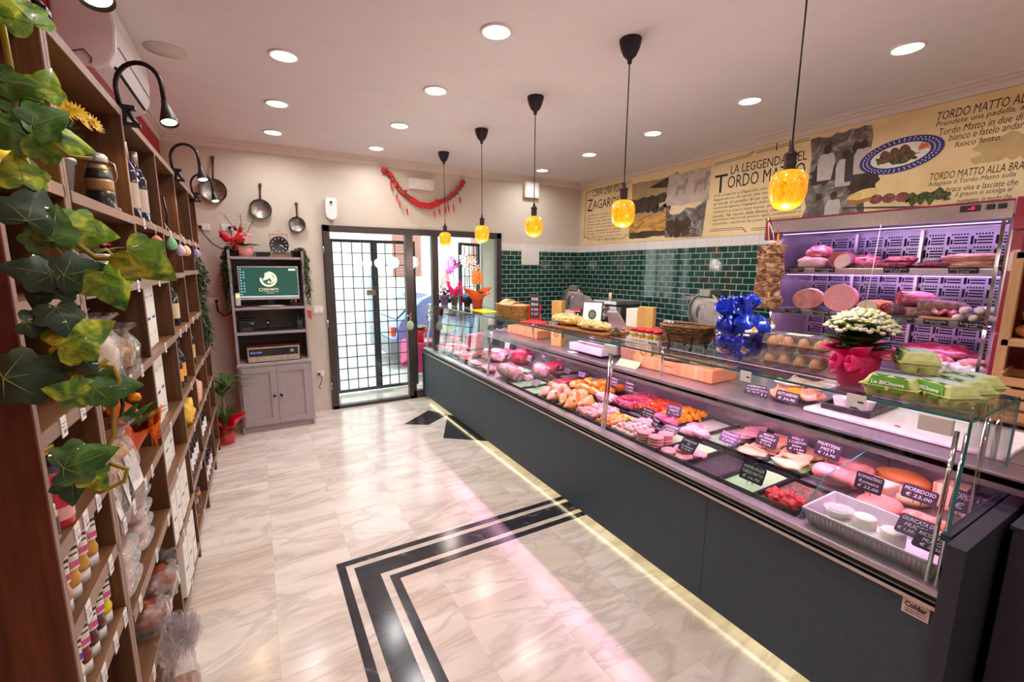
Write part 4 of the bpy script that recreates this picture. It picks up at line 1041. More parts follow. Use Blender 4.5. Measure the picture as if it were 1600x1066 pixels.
for k, (x, y, s) in enumerate(((2.12, 3.02, .8), (2.17, 2.94, .7))): leg((x, y, dz), 1.0 + k, 'orange chicken drumstick on the strip between the rows', 'orange drumsticks on the strip', chickenskin, s, k + 60)
slice_('beef_steak', 'long red beef steak in the back row left of the orange chicken', 'meat', (2.36, 3.14, dz), .26, .11, .022, raw, .25, 51)
slice_('beef_steak', 'dark red beef steak beside the slate tag before the orange chicken', 'meat', (2.44, 3.06, dz + .004), .16, .10, .02, rawdark, -.1, 52)
tray('black tray of dark steak under a slate tag', 2.40, 2.66, 3.17, 3.36)
slice_('beef_rib', 'streaky red beef rib standing behind the pale rolled roast', 'meat', (2.50, 3.52, dz), .22, .14, .05, raw, .3, 53, None, .04)
roast('rolled_roast', 'pale pink rolled roast tied with string in the back row', (2.31, 3.47, dz), .18, .062, porkfat, R(75), 6, 5, 'meat', porkpink)
meat('beef_joint', 'large marbled red beef joint at the back behind three slate tags', 'meat', (2.45, 4.06, dz), (.12, .12, .085), raw, 12, .25, .2, 6, .8)
meat('beef_joint', 'pink veal joint with a pointed bone left of the marbled beef', 'meat', (2.27, 4.33, dz), (.11, .14, .07), porkfat, 14, .35, .4, 7, .7)
meat('beef_joint', 'small red roast in front of the marbled beef joint', 'meat', (2.16, 3.80, dz), (.06, .10, .04), raw, 15, .2, -.2)
meat('pork_cut', 'pale pink cut at the foot of the far mullion', 'meat', (1.95, 3.88, dz), (.06, .10, .03), porkfat, 16, .3)
meat('pork_cut', 'pink cut lying in the far section against the front rail', 'meat', (1.93, 4.15, dz), (.05, .12, .03), porkfat, 17, .3)
meat('pork_cut', 'second pink cut along the front rail of the far section', 'meat', (1.95, 4.42, dz), (.055, .10, .03), raw, 18, .3)
tray('black tray of coral pink chops in the far section', 1.88, 2.20, 4.52, 4.80)
for k in range(5): meat('pork_chop', 'coral pink chop piled in the middle of the far section', 'meat', (1.96 + (k % 3) * .08, 4.58 + (k // 3) * .1, dz + .004 * k), (.05, .06, .028), porkpink if k % 2 else raw, k + 20, .3, k, 9, .7, 'coral pink chops')
tray('long black tray of pork ribs at the far glass end', 1.90, 2.30, 4.95, 5.34)
for k in range(6): meat('pork_rib', 'pink pork rib piled at the far glass end of the counter', 'meat', (1.98 + (k % 3) * .11, 5.04 + (k // 3) * .16, dz), (.05, .09, .035), raw if k % 2 else porkfat, k + 40, .35, .3 * k, 9, .7, 'pork ribs at the far end')
t = thing('rib_rack', 'upright rack of pale ribs standing at the back of the far section', 'meat', (2.36, 5.02, DZ_), R(20))
MB().sheet(lambda u, v: ((u - .5) * .22, .02 * math.sin(u * 30) * .4 + .012 * math.sin(v * 5), .01 + v * .20), 40, 10, .035).build('rib_meat', porkfat, t)
MB().sheet(lambda u, v: (-.115 + .0 * u, .0 + (u - .5) * .04, .01 + v * .19), 4, 8, .014).build('red_side', raw, t)
tray('black tray of pink mince at the far back of the counter', 2.42, 2.68, 4.40, 4.62)
meat('mince_heap', 'heap of pink mince at the far back of the counter', 'mince', (2.53, 4.52, dz), (.08, .09, .04), mincepink, 70, .15, 0, 14)
# --- cheese end -------------------------------------------------------------
t = thing('white_tub', 'large white ribbed plastic tub of fresh cheeses at the near end', 'tub', (1.985, .655, DZ_))
m = MB(); a, b, h_ = .13, .212, .072
def ring(k, z): return [(s * (a - k), q * (b - k), z) for s, q in ((-1, -1), (1, -1), (1, 1), (-1, 1))]
L_ = [ring(.022, .0), ring(.004, h_ - .012), ring(0, h_ - .010), ring(0, h_), ring(.008, h_), ring(.026, .006)]
vs = [p for r_ in L_ for p in r_]; fs = [tuple(reversed(range(4)))] + [(j * 4 + i, j * 4 + (i + 1) % 4, (j + 1) * 4 + (i + 1) % 4, (j + 1) * 4 + i) for j in range(5) for i in range(4)] + [(20, 21, 22, 23)]
m.add(vs, fs); m.build('tub_body', mk('milky_tub_plastic', (242, 226, 240), .4), t, bevel=.004)
m = MB()
for i in range(26):
    y = -b + .035 + i * (2 * b - .07) / 25
    m.tube([(-a + .019, y, .004), (-a + .006, y, h_ - .016)], .0035, 6)
m.build('ribs', mk('milky_tub_plastic', (242, 226, 240), .4), t)
ricotta = mk('fresh_ricotta', (252, 240, 226), .55, 0, .03, 40, .15)
def cheese_cyl(c, r, h2, label):
    m = MB(); m.lathe([(0, 0), (r * .94, 0), (r, h2 * .5), (r * .97, h2 * .95), (r * .9, h2), (0, h2)], 28)
    for k in range(3): m.lathe([(r * 1.0, h2 * (.25 + .2 * k)), (r * 1.012, h2 * (.29 + .2 * k)), (r * 1.0, h2 * (.33 + .2 * k))], 28, cap=False)
    return tag(m.build('fresh_cheese', ricotta, None, c), label, 'cheese')
zb = DZ_ + .007
cheese_cyl((1.985, .70, zb), .038, .068, 'tall white fresh cheese in the tub, the farther of the two drums')
cheese_cyl((1.965, .605, zb), .039, .068, 'tall white fresh cheese in the tub, the drum beside the giuncata tag')
def lidded(c, label, lab=False):
    t = thing('ricotta_cup', label, 'cheese', c)
    MB().lathe([(0, 0), (.036, 0), (.043, .028), (0, .028)], 26).build('cup', ricotta, t)
    MB().lathe([(.043, .027), (.048, .027), (.048, .031), (.044, .032), (.040, .030), (0, .030)], 26).build('lid', clear('milky_lid', haze=.35), t)
    if lab: m = MB(); m.lathe([(0, .0315), (.030, .0315)], 24, cap=False); m.build('round_label', spots('lid_label', (226, 206, 210), (110, 60, 90), 70, .2, .5), t)
lidded((1.975, .79, zb + .03), 'lidded ricotta cup with a round printed label in the white tub', True)
lidded((2.045, .805, zb), 'lidded ricotta cup at the far rear corner of the white tub')
lidded((1.92, .745, zb), 'lidded ricotta cup at the front rail of the white tub, farther one')
lidded((1.93, .655, zb), 'lidded ricotta cup at the front rail of the white tub, before the drums')
def divider(y, label):
    m = MB(); pane(m, [(1.87, y, .69), (2.69, y, .69), (2.69, y, .90), (2.05, y, .83)], .005)
    return tag(m.build('glass_divider', [GLASS, GLEDGE]), label, 'divider')
divider(.885, 'clear glass divider between the white tub and the herb tray')
divider(3.12, 'clear glass divider standing on the deck at the bare green papers')
t = thing('glass_strip', 'low glass strip with dark rail running between front and back rows', 'divider', (2.225, .9, DZ_))
m = MB(); pane(m, [(0, 0, .006), (0, 2.75, .006), (0, 2.75, .05), (0, 0, .05)], .004); m.build('strip_pane', [GLASS, GLEDGE], t)
MB().box(-.008, .010, 0, 2.75, 0, .008).build('strip_rail', slatedark, t)
polpettone((2.33, .955, dz), .19, .048, R(95), 'long speckled meat loaf, the front one under the polpettoni tag')
polpettone((2.49, .97, dz), .20, .045, R(95), 'long speckled meat loaf behind the front loaf, against the back wall')
meat('pink_cheese', 'rosy rind cheese wheel half behind the white tub', 'cheese', (2.23, .745, DZ_), (.10, .075, .035), spots('rosy_rind', (220, 136, 120), (190, 100, 92), 90, .2, .6, .3), 3, .05, 0, 6, .8)
tag(MB().prism([(-.05, -.03), (.05, -.05), (.055, .05), (-.02, .055)], 0, .085, 0).build('cheese_wedge', mk('pale_cheese_paste', (248, 206, 176), .5, 0, .05, 40), loc=(2.36, .79, DZ_), bevel=.008), 'pale wedge of cheese standing behind the romantino tag', 'cheese')
roast('soft_cheese', 'speckled oblong salami cheese under the morbidoso tag', (2.24, .585, DZ_), .17, .036, mix3('speckled_rind', [(.35, (196, 110, 90)), (.55, (226, 150, 126)), (.75, (248, 196, 168))], 70, .6, 6, .4, .3), R(88), 8, 0, 'cheese')
tag(MB().lathe([(0, 0), (.085, 0), (.09, .02), (.085, .045), (0, .05)], 32).build('round_cheese', spots('herb_cheese', (246, 216, 160), (120, 110, 60), 36, .12, .55), loc=(2.47, .735, DZ_)), 'round pale cheese flecked with herbs at the back', 'cheese')
tag(MB().prism([(-.05, -.05), (.06, -.04), (.05, .05), (-.04, .05)], 0, .11, 0).build('cheese_wedge', spots('holed_cheese', (250, 222, 176), (230, 180, 120), 40, .15, .5), loc=(2.54, .60, DZ_), bevel=.006), 'tall straw coloured cheese wedge at the back corner', 'cheese')
tag(MB().prism([(-.04, -.06), (.05, -.05), (.05, .05), (-.04, .06)], 0, .075, 0).build('cheese_wedge', spots('truffle_cheese', (250, 210, 170), (60, 44, 40), 26, .14, .5), loc=(2.64, .63, DZ_), bevel=.006), 'pale cheese wedge with dark truffle spots in the corner', 'cheese')
meat('smoked_cheese', 'amber smoked cheese behind the herb flecked wheel', 'cheese', (2.62, .80, DZ_), (.06, .11, .045), mk('amber_rind', (236, 150, 80), .45, 0, .12, 14), 6, .06)
tag(MB().lathe([(0, 0), (.05, 0), (.055, .015), (0, .016)], 24).build('round_packet', spots('packet_label', (232, 224, 214), (160, 60, 70), 40, .16, .4), loc=(2.48, .50, DZ_)), 'round white packet with a red label near the end glass', 'packet')
meat('cheese_ball', 'small yellow cheese with a crinkled wrapper beside the end glass', 'cheese', (2.12, .50, DZ_), (.05, .045, .04), mk('yellow_cheese', (246, 206, 110), .5, 0, .08, 20), 4, .12)
# --- slate price tags -------------------------------------------------------
def slate(x, y, z, lines, label, w_=.095, h_=.066, tilt=24, yaw=0, ground=True, mat_=None):
    t = thing('price_slate', label, 'price tag', (x, y, z), R(yaw), 'slate price tags in the counter')
    s, c = math.sin(R(tilt)), math.cos(R(tilt))
    Fm = frame(Vector((0, w_ / 2, .012)), (0, -1, 0), (s, 0, c))
    m = MB(); rr = .006
    P = [(rr, 0), (w_ - rr, 0), (w_, rr), (w_, h_ - rr), (w_ - rr, h_), (rr, h_), (0, h_ - rr), (0, rr)]
    m.prism(P, -.002, 0, 0, Fm); m.build('slate_card', mat_ or SLATE, t)
    m = MB(); n = len(lines); lh = (h_ - .010) / n
    for i, ln_ in enumerate(lines):
        big = ln_.startswith('\u20ac'); wd = min(w_ * .86, len(ln_) * lh * (.50 if big else .56))
        fit_text(m, ln_, Fm @ Matrix.Translation(((w_ - wd) / 2, h_ - .005 - lh * (i + 1) + lh * .2, .0004)), wd, lh * .66, shear=.15, th=.0004)
    m.build('chalk_lettering', CHALK, t)
    if ground:
        m = MB()
        for q in (-.012, .012): m.cyl((.0, q, 0), (.004, q, .016), .0016, 6)
        m.build('spike', BLACK, t)
    return t
E1 = '\u20ac '
zs = DZ_ + .02
slate(1.95, 1.145, zs, ['HAMBURGER', 'TORDO MATTO', E1 + '16,90'], 'slate reading hamburger tordo matto on the bare green paper', .115, .08)
slate(1.93, 1.50, zs + .02, ['HAMBURGER', 'DI', 'Scottona', E1 + '15,90'], 'slate reading hamburger di scottona over the flat burgers', .10, .075, 40)
slate(2.26, 1.48, zs + .01, ['B. POLLO ALETTE', 'Marinate', E1 + '20,90'], 'violet slate with price 20,90 before the thin pale fillets', .11, .07, 35, 0, True, mk('violet_slate', (84, 58, 100), .7))
slate(2.36, 1.325, zs + .025, ['ARISTA', 'DI MAIALE', 'PANATA', E1 + '12,90'], 'slate reading arista di maiale over the breaded cutlets', .115, .08, 30)
slate(2.42, 1.19, zs + .03, ['POLLO', '2 CORDON', 'bleu', E1 + '14,80'], 'slate reading pollo cordon by the filled cutlets', .09, .085, 15, 20)
slate(2.42, 1.05, zs + .055, ['POLPETTONI', 'MISTI', E1 + '12,90'], 'slate reading polpettoni misti on the speckled loaves', .12, .08, 14, -5)
slate(2.34, 1.93, zs + .02, ['ROTOLI', 'MISTI', E1 + '13,50'], 'violet grey slate between the pink burgers and golden nuggets', .10, .075, 20, 15, True, mk('violet_grey_slate', (62, 52, 84), .7))
slate(2.20, 2.03, zs + .0, ['Rustici', 'di carne', E1 + '14,90'], 'slate reading rustici di carne before the raspberry burgers', .10, .07, 20)
slate(2.06, 1.73, zs + .02, ['SVIZZERE', 'miste', E1 + '12,90'], 'grey slate lying flat behind the tall burger stacks', .10, .07, 60, 10, False, mk('grey_slate', (84, 78, 84), .7))
slate(2.08, 1.86, zs + .02, ['Polpette', E1 + '11,90'], 'dark slate leaning behind the pale meatballs', .07, .06, 30, -20)
slate(2.43, 2.60, zs + .05, ['SPIEDINI', 'misti', E1 + '13,90'], 'slate standing over the pink slab right of the chrome post', .08, .08, 8)
slate(2.42, 2.42, zs + .05, ['Spezzatino', 'scelto', E1 + '12,90'], 'slate standing over the crimson diced beef', .09, .085, 8)
slate(2.19, 3.14, zs + .02, ['Bistecca', E1 + '18,90'], 'small slate before the long red beef steak', .06, .05, 20)
slate(2.40, 2.98, zs + .05, ['Ali di pollo', E1 + '6,90'], 'blue grey slate in the orange chicken, left of the chrome post', .08, .05, 30, 15, True, mk('violet_grey_slate', (62, 52, 84), .7))
slate(1.99, 3.10, zs, ['Cosce', E1 + '5,90'], 'pale slate lying on the bare green paper beyond the chicken', .10, .06, 50, 0, False, mk('pale_grey_slate', (140, 136, 150), .7))
slate(1.95, 3.30, zs, ['Lonza di', 'maiale', E1 + '9,90'], 'grey slate at the foot of the big pork joint', .11, .07, 40, 0, True, mk('grey_slate', (84, 78, 84), .7))
slate(2.36, 4.24, zs + .10, ['Vitello', E1 + '17,90'], 'pale grey slate on the pink veal joint', .10, .10, 12, 0, True, mk('pale_grey_slate', (140, 136, 150), .7))
slate(2.21, 3.95, zs + .05, ['Arrosto', 'di vitello', E1 + '16,90'], 'dark slate before the marbled beef joint, lowest one', .10, .08, 30, -15)
slate(2.40, 3.85, zs + .03, ['Roast', 'beef', E1 + '19,90'], 'grey slate at the right foot of the marbled beef joint', .10, .07, 20, 0, True, mk('grey_slate', (84, 78, 84), .7))
slate(2.50, 3.72, zs + .05, ['Manzo', 'magro', E1 + '15,90'], 'slate right of the marbled beef joint, nearer the back wall', .08, .07, 10)
slate(2.60, 3.58, zs + .05, ['Costata', E1 + '22,90'], 'slate behind the streaky beef rib', .07, .07, 10)
slate(2.56, 4.62, zs + .06, ['Macinato', 'scelto', E1 + '10,90'], 'slate on the pink mince heap at the far back', .10, .08, 10)
slate(2.62, 4.18, zs + .16, ['Bollito', E1 + '9,90'], 'small slate standing behind the marbled beef joint', .06, .08, 5)
slate(2.44, 3.26, zs + .02, ['Fettine', E1 + '16,90'], 'slate lying in the tray of dark steak', .10, .07, 50)
slate(2.215, .79, zs + .045, ['ROMANTINO', 'Romano', E1 + '23,00'], 'slate reading romantino on the rosy cheese wheel', .10, .075, 14)
slate(2.29, .645, zs + .05, ['MORBIDOSO', E1 + '23,00'], 'slate reading morbidoso on the speckled oblong cheese', .115, .058, 25)
slate(2.58, .84, zs + .09, ['SEMISTAGIONATO', 'MUCCA', E1 + '19,90'], 'slate reading semistagionato mucca at the back wall', .11, .075, 12, 8)
slate(2.64, .765, zs + .085, ['GAUDA O', 'SANGIORGIO', E1 + '1,50'], 'slate half hidden right of the semistagionato slate', .09, .075, 8)
slate(1.935, .545, zs + .06, ['GIUNCATA DI', 'MUCCA', E1 + '1,50 pezzo'], 'grey slate reading giuncata di mucca in the white tub', .105, .078, 48, 0, False, mk('plum_slate', (84, 62, 84), .7))
slate(1.90, .485, zs + .05, ['RICOTTA DI', 'MUCCA', E1 + '2,50'], 'slate reading ricotta di mucca at the near corner of the tub', .10, .07, 48, 0, False)
slate(2.33, .52, zs + .05, ['SCAMORZA', E1 + '1'], 'slate behind the near mullion, partly cut off by it', .085, .085, 15)
slate(2.46, .495, zs + .03, ['MEZZO SALE', 'PECORINO', E1 + '17'], 'slate lying by the end glass reading mezzo sale pecorino', .12, .075, 60, 0, False)
slate(2.32, .465, zs + .02, ['CACIO', 'ORO', E1 + '9'], 'lowest slate lying against the end glass', .10, .07, 62, 0, False)
# ============================================================ ON THE GLASS TOP
GT = 1.2505
WTZ = .9855
def pot_prof(r0, r1, h_, th=.004): return [(0, 0), (r0, 0), (r1, h_), (r1 + .003, h_), (r1 + .003, h_ - .012), (r1 - th, h_ - .012), (r0 - th, .01), (0, .01)]
leafg = mix3('leaf_green', [(.3, (34, 66, 26)), (.6, (66, 108, 44)), (.8, (110, 146, 70))], 18, .45, 4, .5, .2)
leafd = mix3('dark_leaf_green', [(.3, (22, 44, 24)), (.6, (44, 76, 42)), (.8, (84, 116, 70))], 18, .5, 4, .5, .2)
stemg = mk('plant_stem', (96, 124, 56), .6, 0, .15, 30)
def leaf(mb, base, d, L, w_, curl=.25, mi=0, up=(0, 0, 1), n=6):
    """pointed leaf from base along d, bending down by curl"""
    d = Vector(d).normalized(); s = d.cross(Vector(up))
    s = s.normalized() if s.length > 1e-4 else Vector((1, 0, 0)); u_ = s.cross(d).normalized()
    base = Vector(base); vs = []; fs = []
    for i in range(n + 1):
        t = i / n; wv = w_ * .5 * (math.sin(PI * min(1, t * .96 + .04)) ** .8) * (1 - .25 * t)
        p = base + d * (L * t) - u_ * (curl * L * t * t)
        vs += [p - s * wv + u_ * wv * .25, p, p + s * wv + u_ * wv * .25]
    for i in range(n):
        a = i * 3
        fs += [(a, a + 1, a + 4, a + 3), (a + 1, a + 2, a + 5, a + 4)]
    mb.add(vs, fs, mi, True)
def flower(mb, c, r, n=5, mi=0, tilt=None, cup=.3, mc=None, seed=0):
    c = Vector(c); d = Vector(tilt or (0, 0, 1)).normalized()
    T = Matrix.Translation(c) @ Vector((0, 0, 1)).rotation_difference(d).to_matrix().to_4x4()
    for k in range(n):
        a = 2 * PI * k / n + seed
        ca, sa = math.cos(a), math.sin(a); w_ = r * 2.6 / n
        P = [(0, 0, 0), (ca * r * .5 - sa * w_ * .55, sa * r * .5 + ca * w_ * .55, r * cup * .5), (ca * r, sa * r, r * cup), (ca * r * .5 + sa * w_ * .55, sa * r * .5 - ca * w_ * .55, r * cup * .5)]
        mb.add(P, [(0, 1, 2, 3)], mi, False, T)
    if mc is not None: mb.ell((0, 0, r * .12), (r * .2, r * .2, r * .16), 8, 6, 0, 1, 0, mc, T)
def bow_wrap(mb, r0, h0, r1, h1, waves=7, amp=.25, mi=0, seed=0, th=.002, n=72):
    """paper wrap flaring from r0 at h0 to a pointed wavy rim"""
    def fn(u, v):
        a = 2 * PI * u; k = r0 + (r1 - r0) * v ** 1.3
        k *= 1 + amp * v * math.sin(waves * a + seed)
        z = h0 + (h1 - h0) * v * (1 + .35 * v * math.sin(waves * .5 * a + seed * 2))
        return (k * math.cos(a), k * math.sin(a), z)
    mb.sheet(fn, n, 8, th, mi, True, None, True)
# lilac pot with blush flowers
t = thing('potted_hyacinth', 'blush pink flowers in a lilac pot at the far end of the glass top', 'plant', (2.0, 5.16, GT), 0)
MB().lathe(pot_prof(.042, .055, .115), 24).build('pot', mk('lilac_pot', (168, 128, 186), .5), t)
m = MB(); m2 = MB()
for k in range(14): leaf(m, (0, 0, .11), (math.cos(k * 2.4), math.sin(k * 2.4), 1.1), .10 + .03 * (k % 3), .035, .3)
m.build('leaves', leafg, t)
for k in range(46):
    a, q = k * 2.4, rnd.random(); z = .14 + q * .09; r_ = .085 * (1 - .3 * q)
    flower(m2, (math.cos(a) * r_ * rnd.uniform(.4, 1), math.sin(a) * r_ * rnd.uniform(.4, 1), z), .024, 5, k % 2, (math.cos(a), math.sin(a), .8), .4)
for k in range(44):
    q = k / 44; a = k * 2.4; r_ = .05 * (1 - .5 * q)
    flower(m2, (.02 + math.cos(a) * r_, math.sin(a) * r_, .24 + q * .17), .022, 5, 2, (math.cos(a), math.sin(a), .4), .4)
m2.build('blossoms', [mk('blush_petal', (246, 220, 226), .6), mk('lilac_petal', (226, 190, 226), .6), mk('salmon_petal', (236, 178, 172), .6)], t)
def orchid(label, loc, petal, potm, tall, lean, wrap=None, heads=7):
    t = thing('potted_orchid', label, 'orchid', loc)
    MB().lathe(pot_prof(.036, .046, .10), 24).build('pot', potm, t)
    m = MB()
    for k in range(6): leaf(m, (0, 0, .10), (math.cos(k * 1.05), math.sin(k * 1.05), .55), .16, .055, .45)
    m.build('leaves', leafg, t)
    st = MB(); fl = MB(); n_ = 0
    for j, (dx, dy) in enumerate(lean):
        P = [Vector((dx * q ** 2 * .5, dy * q ** 2 * .5, .10 + tall * (q - .12 * q * q))) for q in [i / 10 for i in range(11)]]
        P += [P[-1] + Vector((dx * .25 * i, dy * .25 * i, -.012 * i * i)) for i in (1, 2, 3)]
        st.tube(P, .0035, 6)
        for i in range(heads):
            p = P[-1 - int(i * .75)]
            c = p + Vector((rnd.uniform(-.05, .05), rnd.uniform(-.05, .05), rnd.uniform(-.05, .01)))
            flower(fl, c, .042, 5, 0, (-1, -.8, .2), .15, 1, i)
    st.build('stem', stemg, t); fl.build('blossoms', [petal, mk('orchid_throat', (196, 70, 130), .5)], t)
    if wrap: wrap(t)
    return t
clearpot = mk('smoky_pot', (112, 108, 92), .25, 0, .2, 30, coat=.4)
fuch = mk('fuchsia_wrap', (232, 22, 118), .35, 0, .14, 14, coat=.3)
def wr1(t):
    m = MB(); bow_wrap(m, .045, .09, .075, .24, 4, .35, 0, 1.0); m.sheet(lambda u, v: (.05 + .03 * u, -.05 - .03 * math.sin(v * 3) + .0 * u, .02 + .30 * v * (1 - .2 * u)), 6, 10, .003)
    m.build('pink_wrap', fuch, t)
orchid('purple orchid with fuchsia wrapping at the far end of the glass top', (2.07, 5.02, GT), mk('purple_orchid', (150, 40, 156), .5, 0, .12, 40), clearpot, .52, ((-.02, .03), (-.06, -.05)), wr1, 9)
orchid('white orchid in a dark patterned pot behind the orange plant', (2.15, 4.82, GT), mk('white_orchid', (240, 228, 216), .5, 0, .05, 30), spots('dark_blue_pot', (44, 38, 74), (120, 110, 150), 50, .15, .3), .55, ((.04, -.10), (.02, .06)), None, 8)
# orange kalanchoe in orange wrap
t = thing('potted_kalanchoe', 'orange flowering plant in bright orange wrap beside the lime sheet', 'plant', (2.15, 4.54, GT))
m = MB(); m.lathe(pot_prof(.048, .064, .12), 24); bow_wrap(m, .064, .10, .155, .20, 4, .3, 0, .6); m.build('orange_wrap', mk('orange_wrap', (246, 92, 8), .4, 0, .16, 10, coat=.3), t)
m = MB()
for k in range(16): leaf(m, (0, 0, .12), (math.cos(k * 2.4), math.sin(k * 2.4), 1.2), .13, .045, .3)
for k in range(5): m.tube([(0, 0, .12), (.03 * math.cos(k * 1.3), .03 * math.sin(k * 1.3), .33)], .004, 6)
m.build('leaves', leafg, t)
m = MB()
for k in range(60):
    a, q = k * 2.4, k / 60; r_ = .07 * math.sqrt(1 - (q - .3) ** 2)
    flower(m, (math.cos(a) * r_ * .8, math.sin(a) * r_ * .8, .27 + q * .15), .022, 5, 0, (math.cos(a), math.sin(a), .6), .3)
m.build('blossoms', mk('orange_petal', (246, 140, 10), .5, 0, .12, 40), t)
tag(MB().prism([(-.10, -.19), (.09, -.17), (.11, .20), (-.09, .19)], 0, .004, 0).build('lime_card', mk('lime_card', (206, 226, 20), .5), loc=(2.08, 4.22, GT)), 'lime yellow card lying on the glass top before the orange plant', 'card')
# wicker baskets
wick = mix3('wicker', [(.3, (120, 78, 28)), (.55, (178, 128, 58)), (.75, (214, 168, 92))], 40, .7, 4, .5, .4)
wickd = mix3('dark_wicker', [(.3, (84, 52, 30)), (.55, (138, 96, 54)), (.75, (176, 130, 80))], 40, .7, 4, .5, .4)
def wicker(mb, rx, ry, h_, flare, rows=9, mi=0):
    n = 60
    for j in range(rows):
        q = j / (rows - 1); k = 1 + flare * q
        P = []
        for i in range(n + 1):
            a = 2 * PI * i / n; w_ = .0035 * (1 if (i + j) % 2 else -1)
            sx, sy = abs(math.cos(a)) ** .55 * math.copysign(1, math.cos(a)), abs(math.sin(a)) ** .55 * math.copysign(1, math.sin(a))
            P.append((sx * (rx * k + w_), sy * (ry * k + w_), .006 + h_ * q))
        mb.tube(P, h_ / rows * .62, 6, mi)
t = thing('bread_basket', 'long honey coloured wicker basket on the far part of the glass top', 'basket', (2.09, 3.62, GT), 0)
m = MB(); wicker(m, .10, .19, .105, .12); m.box(-.09, .09, -.17, .17, 0, .012); m.build('basket_body', wick, t)
m = MB()
for k in range(3): m.sheet(lambda u, v, k=k: ((u - .5) * .17 + .01 * math.sin(v * 9 + k), -.16 + .11 * k + v * .12, .09 + .05 * math.sin(PI * u) * (k + 1) / 3 + .02 * math.sin(v * 8 + k)), 10, 8, .002)
m.build('liner_paper', mk('kraft_liner', (214, 176, 130), .8, 0, .1, 20), t)
t = thing('bread_basket', 'round dark wicker basket in a curly iron stand by the blue sweets', 'basket', (2.10, 1.665, GT), R(8))
m = MB(); wicker(m, .075, .105, .085, .35, 7); m.box(-.07, .07, -.10, .10, 0.0, .012)
for v in m.v: v.z += .045
m.build('basket_body', wickd, t)
m = MB()
for sx in (-1, 1):
    for sy in (-.6, .6):
        x0, y0 = sx * .075, sy * .11
        m.tube([(x0 * 1.25, y0 * 1.3, .115), (x0 * 1.05, y0, .05), (x0 * .95, y0, .02), (x0 * 1.05, y0, .004), (x0 * 1.2, y0, .008), (x0 * 1.2, y0, .022), (x0 * 1.1, y0, .022)], .004, 6)
for z, k in ((.05, 1.06), (.10, 1.28)): m.tube([(math.cos(a) * .080 * k, math.sin(a) * .110 * k, z) for a in [2 * PI * i / 32 for i in range(33)]], .003, 6)
m.build('iron_stand', BLACKM, t)
m = MB()
for k in range(14): m.ell((.06 * math.cos(k * 2.4) * (k / 14), .09 * math.sin(k * 2.4) * (k / 14), .115), (.022, .018, .018), 10, 7, .4, 9, k)
m.build('dried_sausage_pile', mix3('dried_sausage', [(.3, (70, 30, 32)), (.6, (120, 62, 56)), (.8, (160, 100, 84))], 40, .6, 4, .6, .4), t)
slate(2.06, 1.80, GT + .10, ['COPPIETTE', E1 + '3,90'], 'slate leaning on the rim of the round dark basket', .10, .06, 40, -10, False)
# chalkboard card on a red stand, kraft bags, straw wrapped cheeses, menu tablet and scale
t = thing('chalkboard_stand', 'small chalkboard held in a red acrylic stand beside the long basket', 'sign', (2.14, 3.33, GT), R(58))
redac = mk('red_acrylic', (206, 16, 36), .25, 0, .05, 10, coat=.5)
MB().box(-.05, .05, -.06, .055, 0, .006).box(-.005, .0, -.052, -.042, 0, .14).box(-.005, 0, .042, .052, 0, .12).build('red_stand', redac, t)
m = MB(); Fm = frame(Vector((-.008, .040, .012)), (0, -1, 0), (.10, 0, .99)); m.prism([(0, 0), (.080, 0), (.080, .215), (0, .215)], -.003, 0, 0, Fm); m.build('chalkboard', SLATE, t)
m = MB()
for i, s in enumerate(('PANE', 'fatto', 'in casa', E1 + '4,50')): fit_text(m, s, Fm @ Matrix.Translation((.010, .155 - i * .044, .0006)), .058, .028, shear=.15)
m.build('chalk_lettering', CHALK, t)
tag(MB().sheet(lambda u, v: ((u - .5) * .16, (v - .5) * .24, .004 + .006 * math.sin(u * 5) ** 2), 8, 8, .003).build('red_napkin', mk('red_paper_napkin', (206, 22, 50), .7), loc=(2.02, 3.12, GT), rz=.3), 'folded red paper napkin on the glass before the chalkboard stand', 'napkin')
kraft = mk('kraft_paper', (214, 170, 98), .75, 0, .1, 10, .05)
def kraft_bag(label, loc, w_, d_, h_, rz=0):
    t = thing('kraft_bag', label, 'paper bag', loc, rz)
    MB().prism([(-d_ / 2, -w_ / 2), (d_ / 2, -w_ / 2), (d_ / 2 - .012, 0), (d_ / 2, w_ / 2), (-d_ / 2, w_ / 2), (-d_ / 2 + .012, 0)], 0, h_).build('bag_body', kraft, t, bevel=.002)
    m = MB(); m.ell((0, -w_ / 2 - .0005, h_ * .32), (d_ * .22, .0008, h_ * .13), 14, 8, .5, 14, 3); m.tube([(-d_ * .1, -w_ / 2 - .001, h_ * .3), (0, -w_ / 2 - .001, h_ * .5), (d_ * .12, -w_ / 2 - .001, h_ * .36)], .0022, 5)
    m.tube([(-d_ / 2 - .001, -w_ * .2, h_ * .22), (-d_ / 2 - .001, 0, h_ * .42), (-d_ / 2 - .001, w_ * .18, h_ * .24), (-d_ / 2 - .001, -w_ * .1, h_ * .2)], .003, 5)
    m.build('stamped_flame', INK, t)
    return t
kraft_bag('tall kraft bag standing behind the straw covered cheese', (2.42, 3.36, WTZ), .10, .085, .42, R(30))
kraft_bag('kraft bag with a stamped flame behind the red lidded jars', (2.47, 2.33, WTZ), .115, .09, .44, R(30))
tag(MB().cbox((0, 0, .08), (.12, .10, .16)).build('wooden_block', wood('pale_block_wood', (206, 160, 104), (236, 196, 140), 1, 'Z'), loc=(2.56, 3.55, WTZ), bevel=.01), 'pale wooden block standing on the worktop below the straw cheese', 'wood block')
straw = mix3('straw_yellow', [(.3, (214, 176, 104)), (.55, (240, 214, 156)), (.8, (252, 238, 204))], 70, .8, 5, .8, .6)
